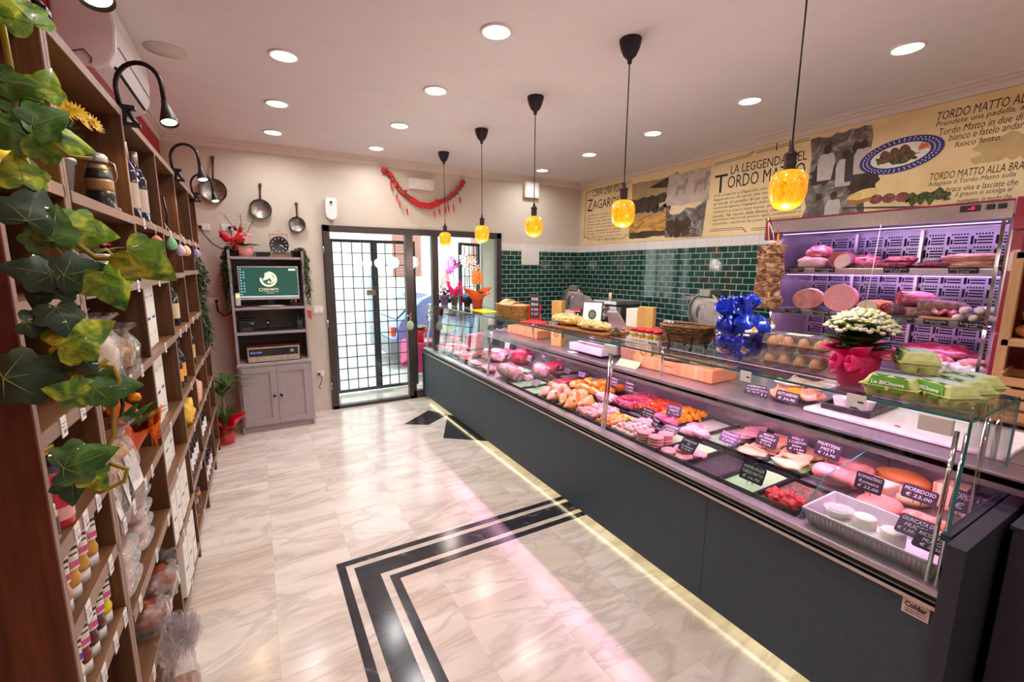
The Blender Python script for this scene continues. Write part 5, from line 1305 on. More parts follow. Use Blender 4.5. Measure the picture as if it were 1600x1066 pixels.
lemon = mix3('yellow_wax', [(.3, (236, 196, 96)), (.6, (246, 220, 150)), (.8, (250, 236, 190))], 14, .5, 4, .5, .1)
t = thing('wooden_board', 'brown wooden board under the straw wrapped cheeses on the glass', 'board', (2.07, 2.56, GT), R(4))
MB().box(-.13, .13, -.33, .33, 0, .022).build('board_body', wood('board_brown', (120, 66, 34), (168, 104, 60), 1, 'Y'), t, bevel=.006)
def strawcheese(label, loc, rad, seed):
    t = thing('straw_cheese', label, 'cheese', loc)
    MB().ell((0, 0, rad[2] * .9), rad, 28, 14, .12, 8, seed, 0, None, -rad[2] * .85, .9).build('cheese_body', lemon, t)
    m = MB()
    for k in range(150):
        a = rnd.uniform(0, 2 * PI); q = rnd.uniform(-.1, 1.35); n_ = Vector((math.cos(a) * math.cos(q), math.sin(a) * math.cos(q), math.sin(q)))
        p = Vector((n_.x * rad[0], n_.y * rad[1], rad[2] * .9 + n_.z * rad[2])) * 1.03
        d = n_.cross(Vector((rnd.uniform(-1, 1), rnd.uniform(-1, 1), rnd.uniform(-1, 1)))).normalized() * .022
        m.tube([p - d, p + n_ * .004, p + d], .0028, 4)
    m.build('straw', straw, t)
    return t
strawcheese('large yellow cheese rolled in straw on the brown board', (2.08, 2.76, GT + .022), (.085, .16, .040), 3)
strawcheese('smaller straw rolled cheese with a dark label on the brown board', (2.06, 2.43, GT + .022), (.07, .15, .030), 5)
tag(MB().sheet(lambda u, v: (-.072 + .10 * u, (v - .5) * .045, .02 + .035 * math.sin(PI * (u * .5 + .1))), 10, 4, .003).build('cheese_label', mk('dark_label', (44, 34, 30), .4, 0, .2, 40), loc=(2.05, 2.38, GT + .024)), 'dark paper band on the smaller straw rolled cheese', 'label')
t = thing('pine_cone', 'dark pine cone at the near end of the brown board', 'pine cone', (2.05, 2.19, GT))
m = MB()
for k in range(46):
    q = k / 46; a = k * 2.4; r_ = .028 * math.sin(PI * min(.98, q + .18)); p = Vector((math.cos(a) * r_, math.sin(a) * r_, .006 + q * .06))
    m.ell(p, (.009, .009, .004), 7, 5)
m.build('scales', mix3('pine_cone_brown', [(.3, (58, 44, 24)), (.6, (110, 88, 46)), (.8, (160, 130, 74))], 60, .7), t)
slate(1.95, 2.80, GT, ['CACIOCAVALLO', 'nel fieno', E1 + '18,90'], 'slate leaning at the glass edge before the straw cheese', .11, .05, 45, 20, False)
t = thing('shop_scale', 'white shop scale with an upright customer screen on the worktop', 'scale', (2.50, 2.88, WTZ), R(0))
scw = mk('scale_white', (204, 192, 198), .35, 0, .03, 10)
MB().box(-.16, .16, -.22, .20, .02, .085).box(-.14, .14, -.25, .0, .085, .10).build('scale_body', scw, t, bevel=.012)
MB().box(-.15, .15, -.26, .08, .10, .112).build('weighing_plate', satin, t, bevel=.003)
MB().box(.02, .10, .09, .15, .08, .30).build('column', scw, t, bevel=.005)
m = MB(); Fm = frame(Vector((-.06, .17, .24)), (.5, -.86, 0), (.14, .08, .98)); m.prism([(0, 0), (.185, 0), (.185, .20), (0, .20)], -.02, 0, 0, Fm); m.build('screen_frame', mk('screen_frame_brown', (88, 76, 74), .4), t, bevel=.003)
m = MB(); m.prism([(.012, .012), (.173, .012), (.173, .188), (.012, .188)], 0, .0008, 0, Fm); sg = m.build('screen', glow('pale_green_screen', (206, 222, 204), .75), t)
m = MB(); c_ = Vector((.095, .085))
for i in range(12):
    a = 2 * PI * i / 12
    m.add([(c_.x + .030 * math.cos(a) + .010 * math.cos(b), c_.y + .036 * math.sin(a) + .010 * math.sin(b), .0012) for b in [k * PI / 4 for k in range(8)]], [tuple(range(8))], 0, False, Fm)
m.add([(c_.x + .029 * math.cos(b), c_.y + .035 * math.sin(b), .0013) for b in [k * PI / 14 for k in range(28)]], [tuple(range(28))], 0, False, Fm)
m.build('crest_emblem', mk('crest_brown', (96, 74, 66), .5), t)
m = MB(); m.add([(c_.x + .021 * math.cos(b), c_.y + .026 * math.sin(b), .0017) for b in [k * PI / 12 for k in range(24)]], [tuple(range(24))], 0, False, Fm); m.build('crest_center', mk('crest_green', (120, 140, 108), .5), t)
MB().prism([(0, 0), (.16, 0), (.13, .17), (.03, .17)], 0, .03, 0, frame(Vector((.16, .02, .22)), (.3, -1, 0), (-.5, 0, .86))).build('operator_display', mk('display_rear_grey', (186, 168, 168), .45), t, bevel=.004)
tag(MB().sheet(lambda u, v: ((u - .5) * .10, (v - .5) * .20, .004 + .05 * u * u), 10, 6, .002).build('green_paper', greensheet, loc=(2.34, 2.38, WTZ - .012), rz=.1), 'sheet of green butcher paper hanging over the worktop edge', 'paper')
# red lidded spice jars in their tray
t = thing('jar_tray', 'white card display tray printed ariosto holding red lidded jars', 'tray', (2.07, 1.92, GT), R(3))
m = MB(); m.box(-.065, .065, -.125, .125, 0, .004)
for x in (-.065, .062): m.box(x, x + .003, -.125, .125, 0, .034)
for y in (-.125, .122): m.box(-.065, .065, y, y + .003, 0, .034)
m.build('card_tray', PAPER, t)
m = MB(); fit_text(m, 'Ariosto', frame(Vector((-.0655, -.045, .008)), (0, -1, 0), (0, 0, 1)), .07, .018, shear=.2, bold=.02); m.build('green_lettering', mk('green_print', (30, 90, 44), .6), t)
m = MB(); fit_text(m, 'per carne e pesce', frame(Vector((-.0655, .085, .012)), (0, -1, 0), (0, 0, 1)), .10, .009, shear=.2); fit_text(m, 'Ariosto', frame(Vector((-.045, -.1255, .009)), (1, 0, 0), (0, 0, 1)), .08, .015, shear=.2, bold=.02); m.build('red_lettering', mk('red_print', (190, 30, 40), .6), t)
jl = mk('jar_lid_red', (234, 34, 48), .35, 0, .05, 10)
def jar_spice(label, loc):
    t = thing('spice_jar', label, 'jar', loc, R(3), 'red lidded spice jars in the card tray')
    m = MB(); m.lathe([(0, 0), (.024, 0), (.0255, .003), (.0255, .028)], 22, 1); m.lathe([(.0255, .028), (.0255, .046)], 22, 2, cap=False); m.lathe([(.0255, .046), (.0255, .062), (.022, .066), (0, .066)], 22, 0)
    m.build('jar_body', [mk('jar_label_cream', (240, 226, 190), .5), mk('jar_label_green', (40, 84, 46), .5), mk('jar_label_yellow', (246, 190, 60), .5)], t)
    MB().ell((-.0225, -.008, .026), (.005, .011, .012), 10, 7).build('label_picture', mk('label_picture_brown', (150, 70, 50), .5, 0, .5, 80), t)
    MB().lathe([(0, .064), (.0262, .064), (.0262, .080), (.024, .083), (0, .083)], 24).build('lid', jl, t)
    return t
j0 = None
for i in range(2):
    for k in range(4):
        p = (2.07 - .031 + i * .062 + (.09 - k * .06) * -.052, 1.92 + .09 - k * .06, GT + .004)
        lab = 'red lidded jar in the %s row of the card tray, %s from the far end' % (('front', 'rear')[i], ('first', 'second', 'third', 'fourth')[k])
        if j0 is None: j0 = jar_spice(lab, p)
        else: dup(j0, p, None, lab)
tag(MB().box(-.07, .07, -.06, .06, 0, .14).build('paper_box', mk('white_carton', (244, 238, 230), .6), loc=(2.58, 2.52, WTZ + .27), bevel=.004), 'white carton stacked behind the kraft bag with the flame', 'box')
t = thing('cardboard_box', 'brown corrugated box with hand hole on the worktop', 'box', (2.58, 2.48, WTZ), 0)
MB().box(-.11, .11, -.10, .10, 0, .27).build('box_body', mk('brown_cardboard', (164, 124, 98), .8, 0, .08, 20), t, bevel=.003)
MB().box(-.112, -.109, -.10, -.06, .18, .20).box(-.112, -.109, -.03, .03, .235, .25).build('hand_hole', BLACK, t)
# glass bowl heaped with blue wrapped chocolate eggs
t = thing('glass_bowl', 'round glass bowl full of blue wrapped easter sweets', 'bowl', (2.12, 1.36, GT))
MB().lathe([(.0, .004), (.06, .004), (.10, .03), (.128, .075), (.134, .115), (.125, .15), (.121, .15), (.130, .115), (.124, .077), (.098, .034), (.06, .009), (0, .009)], 40, cap=False).lathe([(0, 0), (.055, 0), (.06, .004)], 30, cap=False).build('bowl_body', clear('bowl_glass', (226, 224, 240), ior=1.5), t)
bluef = mix3('blue_foil', [(.35, (14, 34, 150)), (.6, (30, 66, 206)), (.8, (90, 130, 240))], 16, .18, 4, .5, .3, coat=.6, metal=.35)
whitef = mk('white_foil', (238, 232, 236), .25, 0, .05, 20, coat=.4); goldf = mk('gold_print', (240, 180, 40), .35)
pkf = mk('pink_foil', (214, 170, 214), .3, 0, .1, 20)
def candy(label, loc, rad, rz, tilt, tails=True, seed=0):
    t = thing('wrapped_sweet', label, 'sweet', loc, rz, 'blue wrapped sweets in the glass bowl')
    T = Matrix.Rotation(tilt, 4, 'Y'); m = MB()
    m.ell((0, 0, 0), rad, 22, 14, .22, 10, seed, 0, T); m.build('foil_body', bluef, t)
    MB().ell((-rad[0] * .5, 0, -rad[2] * .35), (rad[0] * .52, rad[1] * .75, rad[2] * .34), 16, 8, .15, 8, seed, 0, T).build('white_band', whitef, t)
    MB().ell((-rad[0] * .97, rad[1] * .1, -rad[2] * .2), (.004, .012, .012), 10, 6, 0, 1, 0, 0, T).build('gold_motif', goldf, t)
    if tails:
        m = MB()
        for s in (1,):
            def fn(u, v, s=s):
                a = 2 * PI * u; k = .010 + .05 * v + .012 * v * math.sin(7 * a + seed); return (k * math.cos(a), k * math.sin(a) * .8, rad[2] * .85 + .085 * v + .012 * v * math.sin(5 * a + seed))
            m.sheet(fn, 40, 6, .0015, 0, True, T, True)
        m.build('twist', bluef, t)
    return t
for k, (x, y, z, a, tl, r_, tails, lab) in enumerate((
    (-.05, .045, .075, .3, -.2, (.058, .052, .062), False, 'blue sweet low in the bowl on its far side'),
    (-.055, -.03, .07, 1.0, .2, (.055, .05, .058), False, 'blue and white sweet low against the front of the bowl'),
    (.045, .03, .075, 2.2, .2, (.058, .052, .06), False, 'blue sweet at the rear bottom of the bowl'),
    (.05, -.05, .08, 3.4, -.2, (.055, .05, .06), False, 'blue sweet at the near rear of the bowl'),
    (-.03, .06, .165, .4, -.6, (.06, .055, .065), True, 'blue twisted sweet on top with its tail pointing to the slicer'),
    (-.02, -.03, .17, 1.3, .15, (.062, .056, .068), True, 'blue twisted sweet in the middle on top of the bowl'),
    (.03, -.075, .16, 2.0, .75, (.06, .055, .062), True, 'blue twisted sweet on top with its tail hanging to the egg trays'),
    (.05, .02, .175, 4.0, .3, (.056, .052, .062), True, 'blue twisted sweet on top at the rear of the heap'))):
    candy(lab, (2.12 + x, 1.36 + y, GT + z), r_, a, tl, tails, k)
# clear trays of brown eggs
def egg_profile(L, r): return [(r * math.sin(PI * q) * (1 + .10 * math.cos(PI * q)), L / 2 - L / 2 * math.cos(PI * q)) for q in [i / 14 for i in range(15)]]
egg_b = mk('brown_eggshell', (196, 138, 92), .6, 0, .08, 90)
def egg_tray(label, loc, rz, group):
    t = thing('egg_tray', label, 'egg tray', loc, rz)
    m = MB()
    for i in range(2):
        for k in range(4):
            m.lathe([(.0, .002), (.016, .002), (.027, .018), (.029, .034)], 16, 0, Matrix.Translation((-.032 + i * .064, -.096 + k * .064, 0)), cap=False)
    m.box(-.068, .068, -.132, .132, .033, .035); m.build('tray_base', CLEARP, t)
    m = MB(); m.prism([(-.068, -.132), (.068, -.132), (.068, .132), (-.068, .132)], .035, .036); 
    vs = [(-.067, -.131, .036), (.067, -.131, .036), (.067, .131, .036), (-.067, .131, .036), (-.060, -.124, .078), (.060, -.124, .078), (.060, .124, .078), (-.060, .124, .078)]
    m.add(vs, [(0, 1, 5, 4), (1, 2, 6, 5), (2, 3, 7, 6), (3, 0, 4, 7), (4, 5, 6, 7)])
    for y in (-.064, 0, .064): m.tube([(-.064, y, .036), (-.058, y, .0785), (.058, y, .0785), (.064, y, .036)], .0012, 4)
    m.build('tray_lid', CLEARP, t)
    for i in range(2):
        for k in range(4):
            e_ = MB(); e_.lathe(egg_profile(.062, .0235), 18); o = e_.build('egg', egg_b, None, (0, 0, 0))
            x, y = -.032 + i * .064, -.096 + k * .064
            q = Matrix.Translation(loc) @ Matrix.Rotation(rz, 4, 'Z') @ Vector((x, y, .006))
            o.location = q
            tag(o, 'brown egg in the %s clear tray, %s column, %s from the bowl' % (group, ('front', 'rear')[i], ('fourth', 'third', 'second', 'first')[k]), 'egg', 'brown eggs in clear trays')
    MB().box(-.03, .03, -.05, .05, .079, .0795).build('paper_label', mk('green_label', (190, 206, 168), .6, 0, .3, 60), t)
    return t
egg_tray('clear plastic tray of brown eggs, lower one of the pair', (2.11, 1.085, GT), R(4), 'lower')
egg_tray('clear plastic tray of brown eggs, stacked on top of the other', (2.115, 1.08, GT + .081), R(7), 'upper')
# white kalanchoe in pink wrap
t = thing('potted_kalanchoe', 'white flowering plant in hot pink wrap beside the egg cartons', 'plant', (2.06, .825, GT))
m = MB(); m.lathe([(0, 0), (.056, 0), (.070, .06), (.076, .11), (.062, .125), (0, .125)], 28)
for v in m.v: v *= 1
bow_wrap(m, .062, .115, .10, .155, 5, .42, 0, 2.2); m.build('pink_wrap', mk('hot_pink_wrap', (238, 40, 122), .45, 0, .12, 12, .1), t)
m = MB(); m.sheet(lambda u, v: (-.085 + .02 * math.sin(v * 4), -.055 + .11 * u, .06 + .05 * v - .02 * u), 6, 4, .003)
for s in (-1, 1):
    m.sheet(lambda u, v, s=s: (-.075 - .05 * math.sin(PI * u), s * .05 * u + .012 * math.cos(v * 6.28), .10 + .025 * math.sin(v * 6.28) * (.3 + math.sin(PI * u))), 10, 12, .002)
m.build('bow', mk('hot_pink_wrap', (238, 40, 122), .45, 0, .12, 12, .1), t)
m = MB()
for k in range(56):
    a, q = k * 2.4, rnd.random()
    leaf(m, (math.cos(a) * .03, math.sin(a) * .03, .12 + .08 * q), (math.cos(a), math.sin(a), .5 + .9 * q), .11, .065, .3)
m.build('leaves', leafg, t)
m = MB()
for k in range(230):
    a, q = k * 2.4, math.sqrt(k / 230); r_ = .118 * q
    m.ell((math.cos(a) * r_, math.sin(a) * r_, .296 - .075 * q * q + rnd.uniform(-.01, .01)), (.0095, .0095, .007), 7, 5, .3, 9, k, int(k % 6 == 0))
m.build('blossoms', [mk('cream_petal', (244, 240, 214), .5), mk('bud_green', (206, 216, 120), .5)], t)
# pale green egg cartons
cart = mix3('pulp_carton', [(.3, (196, 206, 124)), (.7, (222, 228, 158))], 60, .9, 4, .5, .3)
ctlabel = mk('carton_label_green', (96, 166, 40), .5, 0, .08, 14)
def carton(label, loc, rz):
    t = thing('egg_carton', label, 'egg carton', loc, rz, 'pale green egg cartons')
    m = MB()
    for i in range(2):
        for k in range(3): m.lathe([(0, 0), (.019, 0), (.028, .025), (.027, .042)], 14, 0, Matrix.Translation((-.026 + i * .052, -.05 + k * .05, 0)))
    m.box(-.055, .055, -.078, .078, .026, .042); m.build('carton_base', cart, t, bevel=.006)
    MB().box(-.062, .062, -.084, .084, .041, .045).build('carton_flange', cart, t)
    m = MB()
    def lid(u, v):
        x = -.057 + .114 * u; y = -.079 + .158 * v; e = min(1, (1 - abs(2 * u - 1)) * 4.2, (1 - abs(2 * v - 1)) * 5)
        z = .044 + .036 * e * (1 - .12 * (1 + math.cos(v * 6.28 * 3)) * (abs(2 * u - 1) > .45))
        return (x * (1 - .06 * e), y * (1 - .04 * e), z)
    m.sheet(lid, 24, 36, .002); m.build('carton_lid', cart, t)
    MB().box(-.03, .03, -.055, .055, .0795, .0808).build('top_sticker', mk('sticker_grey', (186, 206, 214), .5, 0, .25, 60), t)
    m = MB(); vs = [(-.0600, -.058, .047), (-.0600, .058, .047), (-.0505, .05, .0775), (-.0505, -.05, .0775), (-.0590, -.058, .047), (-.0590, .058, .047), (-.0495, .05, .0775), (-.0495, -.05, .0775)]
    vs += [(-.0615, -.04, .030), (-.0615, .04, .030), (-.0605, -.04, .030), (-.0605, .04, .030)]
    m.add(vs, [(0, 3, 2, 1), (4, 5, 6, 7), (0, 4, 7, 3), (1, 2, 6, 5), (3, 7, 6, 2), (8, 0, 1, 9), (10, 11, 5, 4), (8, 9, 11, 10)]); m.build('side_label', ctlabel, t)
    m = MB(); Fm = frame(Vector((-.0618, .048, .050)), (0, -1, 0), (.30, 0, .95)); fit_text(m, 'Le BIOnove', Fm @ Matrix.Translation((0, 0, .0016)), .094, .014, bold=.03); m.build('label_lettering', PAPER, t)
    MB().ell((-.0628, 0, .038), (.001, .006, .008), 10, 8).build('label_chick', mk('label_chick_yellow', (250, 224, 130), .5), t)
    return t
c0 = carton('pale green egg carton nearest the pink wrapped plant', (1.965, .668, GT), R(4))
dup(c0, (2.0, .545, GT), R(-28), 'pale green egg carton at the glass edge, nearest the viewer')
dup(c0, (2.12, .54, GT), R(-25), 'pale green egg carton behind the one nearest the viewer')
dup(c0, (2.245, .545, GT), R(-22), 'pale green egg carton farthest back in the row of cartons')
dup(c0, (2.09, .655, GT + .081), R(-60), 'pale green egg carton stacked on top of the others')
def clip_tag(y, label, w_=.05):
    t = thing('ticket_clip', label, 'price tag', (1.868, y, 1.225))
    MB().box(-.004, 0, -w_ / 2, w_ / 2, -.018, .028).build('ticket', PAPER, t)
    MB().box(-.0045, -.004, -w_ * .4, -w_ * .1, .0, .006).build('print', INK, t)
clip_tag(1.16, 'white ticket clipped to the glass edge under the sweet bowl'); clip_tag(.735, 'white ticket clipped to the glass edge under the pink wrapped plant', .06)
# ============================================================ ON THE WORKTOP BEHIND THE GLASS
blockw = mix3('end_grain_block', [(.3, (206, 124, 74)), (.5, (232, 156, 100)), (.75, (246, 190, 138))], 3, .5, 6, .6, .1, stretch=(1, 9, .5))
t = thing('butcher_block', 'far end grain chopping block on the worktop below the long basket', 'chopping block', (2.56, 4.05, WTZ), R(2))
MB().box(-.12, .12, -.28, .30, 0, .085).build('block_body', blockw, t, bevel=.006)
t = thing('butcher_block', 'near end grain chopping block with knives, longer of the two', 'chopping block', (2.56, 2.07, WTZ), R(2))
MB().box(-.13, .14, -.33, .33, 0, .085).build('block_body', blockw, t, bevel=.006)
m = MB(); fit_text(m, 'Artigiana', frame(Vector((-.131, .04, .045)), (0, -1, 0), (0, 0, 1)), .07, .014, shear=.3); m.build('burnt_lettering', mk('burnt_mark', (96, 50, 26), .8), t)
for k in range(2):
    t = thing('butcher_knife', ('long knife lying on the near chopping block, the farther one', 'long knife lying on the near chopping block, the nearer one')[k], 'knife', (2.46 + .03 * k, 2.0 - .05 * k, WTZ + .086), R(-72 + 10 * k))
    MB().prism([(0, 0), (.20, .0), (.24, .012), (.20, .030), (0, .032)], 0, .0025).build('blade', CHROME, t)
    MB().box(-.12, 0, .004, .028, -.0, .018).build('knife_handle', BLACK, t, bevel=.005)
t = thing('black_tray', 'shallow black tray with paper cups on the white cutting board', 'tray', (2.66, 1.02, WTZ + .022), R(2))
m = MB(); m.box(-.20, .20, -.10, .10, 0, .004)
for s in (-1, 1): m.box(s * .20 - .003, s * .20 + .003, -.10, .10, 0, .03); m.box(-.20, .20, s * .10 - .003, s * .10 + .003, 0, .03)
m.build('tray_body', trayblack, t, bevel=.002)
def papercup(x, y, label):
    m = MB(); vs = []; n = 40
    for j, (r_, z) in enumerate(((.030, 0), (.044, .05), (.042, .05), (.028, .003))):
        for i in range(n):
            a = 2 * PI * i / n; k = r_ * (1 + .035 * (1 if i % 2 else -1)); vs.append((k * math.cos(a), k * math.sin(a), z))
    fs = [(j * n + i, j * n + (i + 1) % n, (j + 1) * n + (i + 1) % n, (j + 1) * n + i) for j in range(3) for i in range(n)] + [tuple(reversed(range(n))), tuple(3 * n + i for i in range(n))]
    m.add(vs, fs); tag(m.build('paper_cup', mk('fluted_white_cup', (244, 238, 236), .6), None, (x, y, WTZ + .027)), label, 'cup', 'fluted paper cups')
papercup(2.55, 1.06, 'fluted white paper cup in the black tray, the nearer to the glass'); papercup(2.60, .985, 'fluted white paper cup in the black tray, the smaller looking right one')
cb = mix3('worn_white_board', [(.3, (222, 208, 196)), (.55, (244, 236, 228)), (.8, (250, 246, 240))], 5, .5, 6, 1, .1)
tag(MB().box(2.40, 2.86, .45, 1.17, WTZ, WTZ + .02).build('cutting_board', cb, bevel=.006), 'large worn white cutting board on the worktop behind the glass', 'cutting board')
tag(MB().ell((0, 0, .003), (.006, .012, .004), 10, 6, .3).build('meat_scrap', raw, loc=(2.46, .80, WTZ + .02)), 'tiny red meat scrap on the white cutting board', 'meat scrap')
for k, (x, y, a, m_) in enumerate(((2.55, 1.36, .3, cutlet), (2.62, 1.28, -.2, breadcrumb), (2.57, 1.22, .5, chickpale))):
    slice_('wrapped_cutlet', ('pale cutlet on paper behind the worktop slates, farther', 'orange crumbed cutlet on paper behind the worktop slates, middle', 'pale cutlet on paper beside the black tray')[k], 'cutlet', (x, y, WTZ + .012 * k + .004), .20, .10, .03, m_, a, 80 + k, None, .02)
tag(MB().sheet(lambda u, v: ((u - .5) * .22 + .02 * math.sin(v * 6), (v - .5) * .24, .05 + .02 * math.sin(u * 8) * math.sin(v * 7)), 16, 16, .002).build('butcher_paper', mk('cream_paper', (244, 222, 200), .7, 0, .08, 10), loc=(2.68, 1.30, WTZ + .03)), 'crumpled cream paper behind the cutlets on the worktop', 'paper')
slate(2.42, 1.45, WTZ, ['HAMBURGER', 'DI CAVALLO', E1 + '10,90'], 'slate lying on the worktop reading hamburger di cavallo', .11, .07, 50, 15, False)
slate(2.42, 1.27, WTZ, ['FILETTO ARGENTINO', E1 + '34,90'], 'slate reading filetto on the worktop before the cutlets', .12, .06, 20)
slate(2.40, 1.38, WTZ + .0, ['FILETTO', E1 + '9'], 'small dark slate standing further back on the worktop', .05, .05, 5)
tag(MB().prism([(-.10, -.04), (.10, -.05), (.08, .06), (-.09, .05)], 0, .003).build('white_papers', PAPER, loc=(2.40, 3.02, WTZ)), 'small stack of white paper slips on the worktop left of the scale', 'paper')
tag(MB().sheet(lambda u, v: ((u - .5) * .14, (v - .5) * .12, .02 + .02 * math.sin(u * 9) * math.sin(v * 8)), 14, 14, .003).build('plastic_wrap', CELLO, loc=(2.42, 4.42, WTZ)), 'crumpled clear wrap at the far end of the worktop', 'wrap')
# ============================================================ WALL FRIDGE
FX, FY0, FY1, FZ = 3.55, .805, 2.105, 2.08
wine = mk('wine_red_panel', (150, 18, 52), .35, 0, .06, 8, coat=.3)
fr_ = thing('wall_fridge', 'open steel wall fridge of hams and salami with purple lights', 'fridge', (0, 0, 0))
m = MB()
m.box(FX + .10, 4.34, FY0, FY0 + .03, .0, FZ); m.box(FX + .10, 4.34, FY1 - .03, FY1, .0, FZ); m.box(FX, 4.34, FY0 - .03, FY1 + .03, FZ - .075, FZ)
m.box(4.30, 4.34, FY0, FY1, 0, FZ); m.box(FX, 4.34, FY0, FY1, 0, .96)
m.build('cabinet_body', satin, fr_)
m = MB(); m.box(FX - .004, FX + .25, FY0 - .055, FY0 - .005, 1.92, FZ + .01); m.box(FX - .004, FX + .10, FY1 + .004, FY1 + .05, 1.93, FZ + .008); m.box(FX - .006, FX, FY0, FY1, FZ - .006, FZ + .004); m.box(FX + .02, 4.3, FY0 - .05, FY0 - .005, 0, 1.92)
m.build('red_trim', wine, fr_, bevel=.003)
MB().box(FX - .004, FX + .02, FY0, FY1, 1.985, FZ - .007).build('fascia', STEEL, fr_, bevel=.002)
m = MB(); m.box(FX - .009, FX - .004, .935, 1.02, 2.03, 2.066)
for y in (.895, .85): m.box(FX - .013, FX - .004, y - .016, y + .016, 2.034, 2.062)
m.build('control_panel', BLACK, fr_, bevel=.003)
m = MB(); fit_text(m, '-5', frame(Vector((FX - .0092, .985, 2.04)), (0, -1, 0), (0, 0, 1)), .028, .016, bold=.03); m.build('led_digits', glow('red_digits', (255, 30, 70), 2.0), fr_)
# perforated steel back wall: shade in the slots is laid on as dark strips
pm = mk('fridge_back_steel', (150, 142, 160), .3, .8, .05, 20); slot = mk('slot_shade', (24, 18, 30), .8)
m = MB(); m.box(4.16, 4.18, FY0 + .03, FY1 - .03, .96, 1.985, 0)
def slots(mb, fy0, fy1, fz0, fz1, cw=.118, chh=.088):
    ny = int((fy1 - fy0) / cw); nz = int((fz1 - fz0) / chh)
    for j in range(nz):
        for i in range(ny):
            y = fy1 - .01 - i * cw; z = fz0 + .01 + j * chh
            def s(a0, a1, b0, b1): mb.box(4.1585, 4.1605, y - a1, y - a0, z + b0, z + b1, 1)
            s(.002, .016, .004, .060); s(.021, .031, .008, .040)
            s(.036, .106, .046, .056); s(.036, .106, .027, .037); s(.036, .106, .008, .018)
            for q in range(6): s(.022 + q * .015, .031 + q * .015, .066, .077)
slots(m, FY0 + .04, FY1 - .03, .98, 1.98)
m.build('perforated_back', [pm, slot], fr_)
for y in (FY1 - .34, FY0 + .012, 1.367): MB().box(4.13, 4.158, y - .01, y + .01, .98, 1.98).build('shelf_upright', satin, fr_)
shelfm = mk('fridge_shelf_steel', (200, 196, 204), .3, .8, .05, 20)
for z, d in ((1.70, .06), (1.388, .04), (1.05, .0)):
    m = MB(); m.box(FX + d + .04, 4.15, FY0 + .032, FY1 - .032, z, z + .012); m.box(FX + d, FX + d + .045, FY0 + .032, FY1 - .032, z + .008, z + .014)
    m.add([(FX + d, FY0 + .032, z + .012), (FX + d, FY1 - .032, z + .012), (FX + d + .012, FY1 - .032, z - .028), (FX + d + .012, FY0 + .032, z - .028), (FX + d + .004, FY0 + .032, z + .012), (FX + d + .004, FY1 - .032, z + .012), (FX + d + .016, FY1 - .032, z - .028), (FX + d + .016, FY0 + .032, z - .028)], [(0, 1, 2, 3), (7, 6, 5, 4), (0, 4, 5, 1), (2, 6, 7, 3), (1, 5, 6, 2), (0, 3, 7, 4)])
    m.build('shelf', shelfm, fr_)
led = glow('violet_led', (206, 166, 255), 2.4)
for z, x in ((1.975, FX + .09), (1.666, FX + .20)):
    MB().box(x, x + .012, FY0 + .04, FY1 - .04, z - .006, z).build('led_tube', led, fr_)
    light('violet_light', 'AREA', (x + .01, (FY0 + FY1) / 2, z - .014), P_FRIDGE, (.72, .42, 1.0), fr_, rot=(0, R(-18), 0), shape='RECTANGLE', size=.03, size_y=1.2)
MB().box(3.68, 3.692, FY0 + .04, FY1 - .04, 1.378, 1.386).build('led_tube', glow('unseen_pink_violet_led', (255, 190, 240), 2.5), fr_)  # unseen tube tucked under the shelf, kept for its light below
light('violet_light', 'AREA', (3.686, (FY0 + FY1) / 2, 1.374), P_FRIDGE, (.85, .48, 1.0), fr_, rot=(0, R(-18), 0), shape='RECTANGLE', size=.03, size_y=1.2)
for y in (FY0 + .038, FY1 - .038): MB().box(FX + .03, FX + .035, y - .008, y + .008, .98, 1.98).build('curtain_guide', CHROME, fr_)
MB().tube([(FX - .01, 1.388, 1.99), (FX - .012, 1.40, 1.70), (FX - .01, 1.417, 1.42)], .0028, 6).build('pull_cord', PAPER, fr_)
# price strips on the shelf lips
def strip(y, z, label, w_=.10, d=.0, txt=('Prosciutto', E1 + '29,90')):
    t = thing('shelf_price_strip', label, 'price tag', (FX + d - .003, y, z), 0, 'black price strips on the fridge shelves')
    m = MB(); Fm = frame(Vector((0, w_ / 2, -.016)), (0, -1, 0), (-.30, 0, .95)); m.prism([(0, 0), (w_, 0), (w_, .034), (0, .034)], -.0015, 0, 0, Fm); m.build('strip_card', SLATE, t)
    m = MB(); fit_text(m, txt[0], Fm @ Matrix.Translation((.008, .019, .0005)), w_ - .016, .010); fit_text(m, txt[1], Fm @ Matrix.Translation((w_ * .3, .004, .0005)), w_ * .4, .010); m.build('chalk_lettering', CHALK, t)
nm_ = ['Prosciutto', 'Porchetta', 'Crudo', 'Capocollo', 'Guanciale', 'Lardo', 'Pancetta']
for k, y in enumerate((1.93, 1.72, 1.30, .98)): strip(y, 1.70, 'black price strip on the upper fridge shelf, %s from the hanging pancetta' % ('first', 'second', 'third', 'fourth')[k], .13, .06, (nm_[k], E1 + '2%d,90' % (4 + k)))
for k, y in enumerate((1.90, 1.70, 1.36, 1.22, 1.06, .90)): strip(y, 1.388, 'black price strip on the middle fridge shelf, %s from the hanging pancetta' % ('first', 'second', 'third', 'fourth', 'fifth', 'sixth')[k], .115, .04, (nm_[k], E1 + '1%d,90' % (3 + k)))
curedfat = mix3('cured_meat_fat', [(.3, (150, 34, 60)), (.5, (206, 110, 120)), (.62, (246, 206, 190)), (.8, (255, 232, 214))], 9, .4, 5, 2.0, .2, coat=.2, stretch=(1, 1, 3))
ham = mix3('cooked_ham', [(.3, (196, 110, 116)), (.55, (236, 162, 158)), (.8, (250, 206, 196))], 9, .4, 5, 1.4, .1, coat=.3)
hamrind = mix3('ham_rind', [(.3, (226, 172, 150)), (.7, (250, 214, 196))], 7, .45, 4, .8, .1, coat=.3)
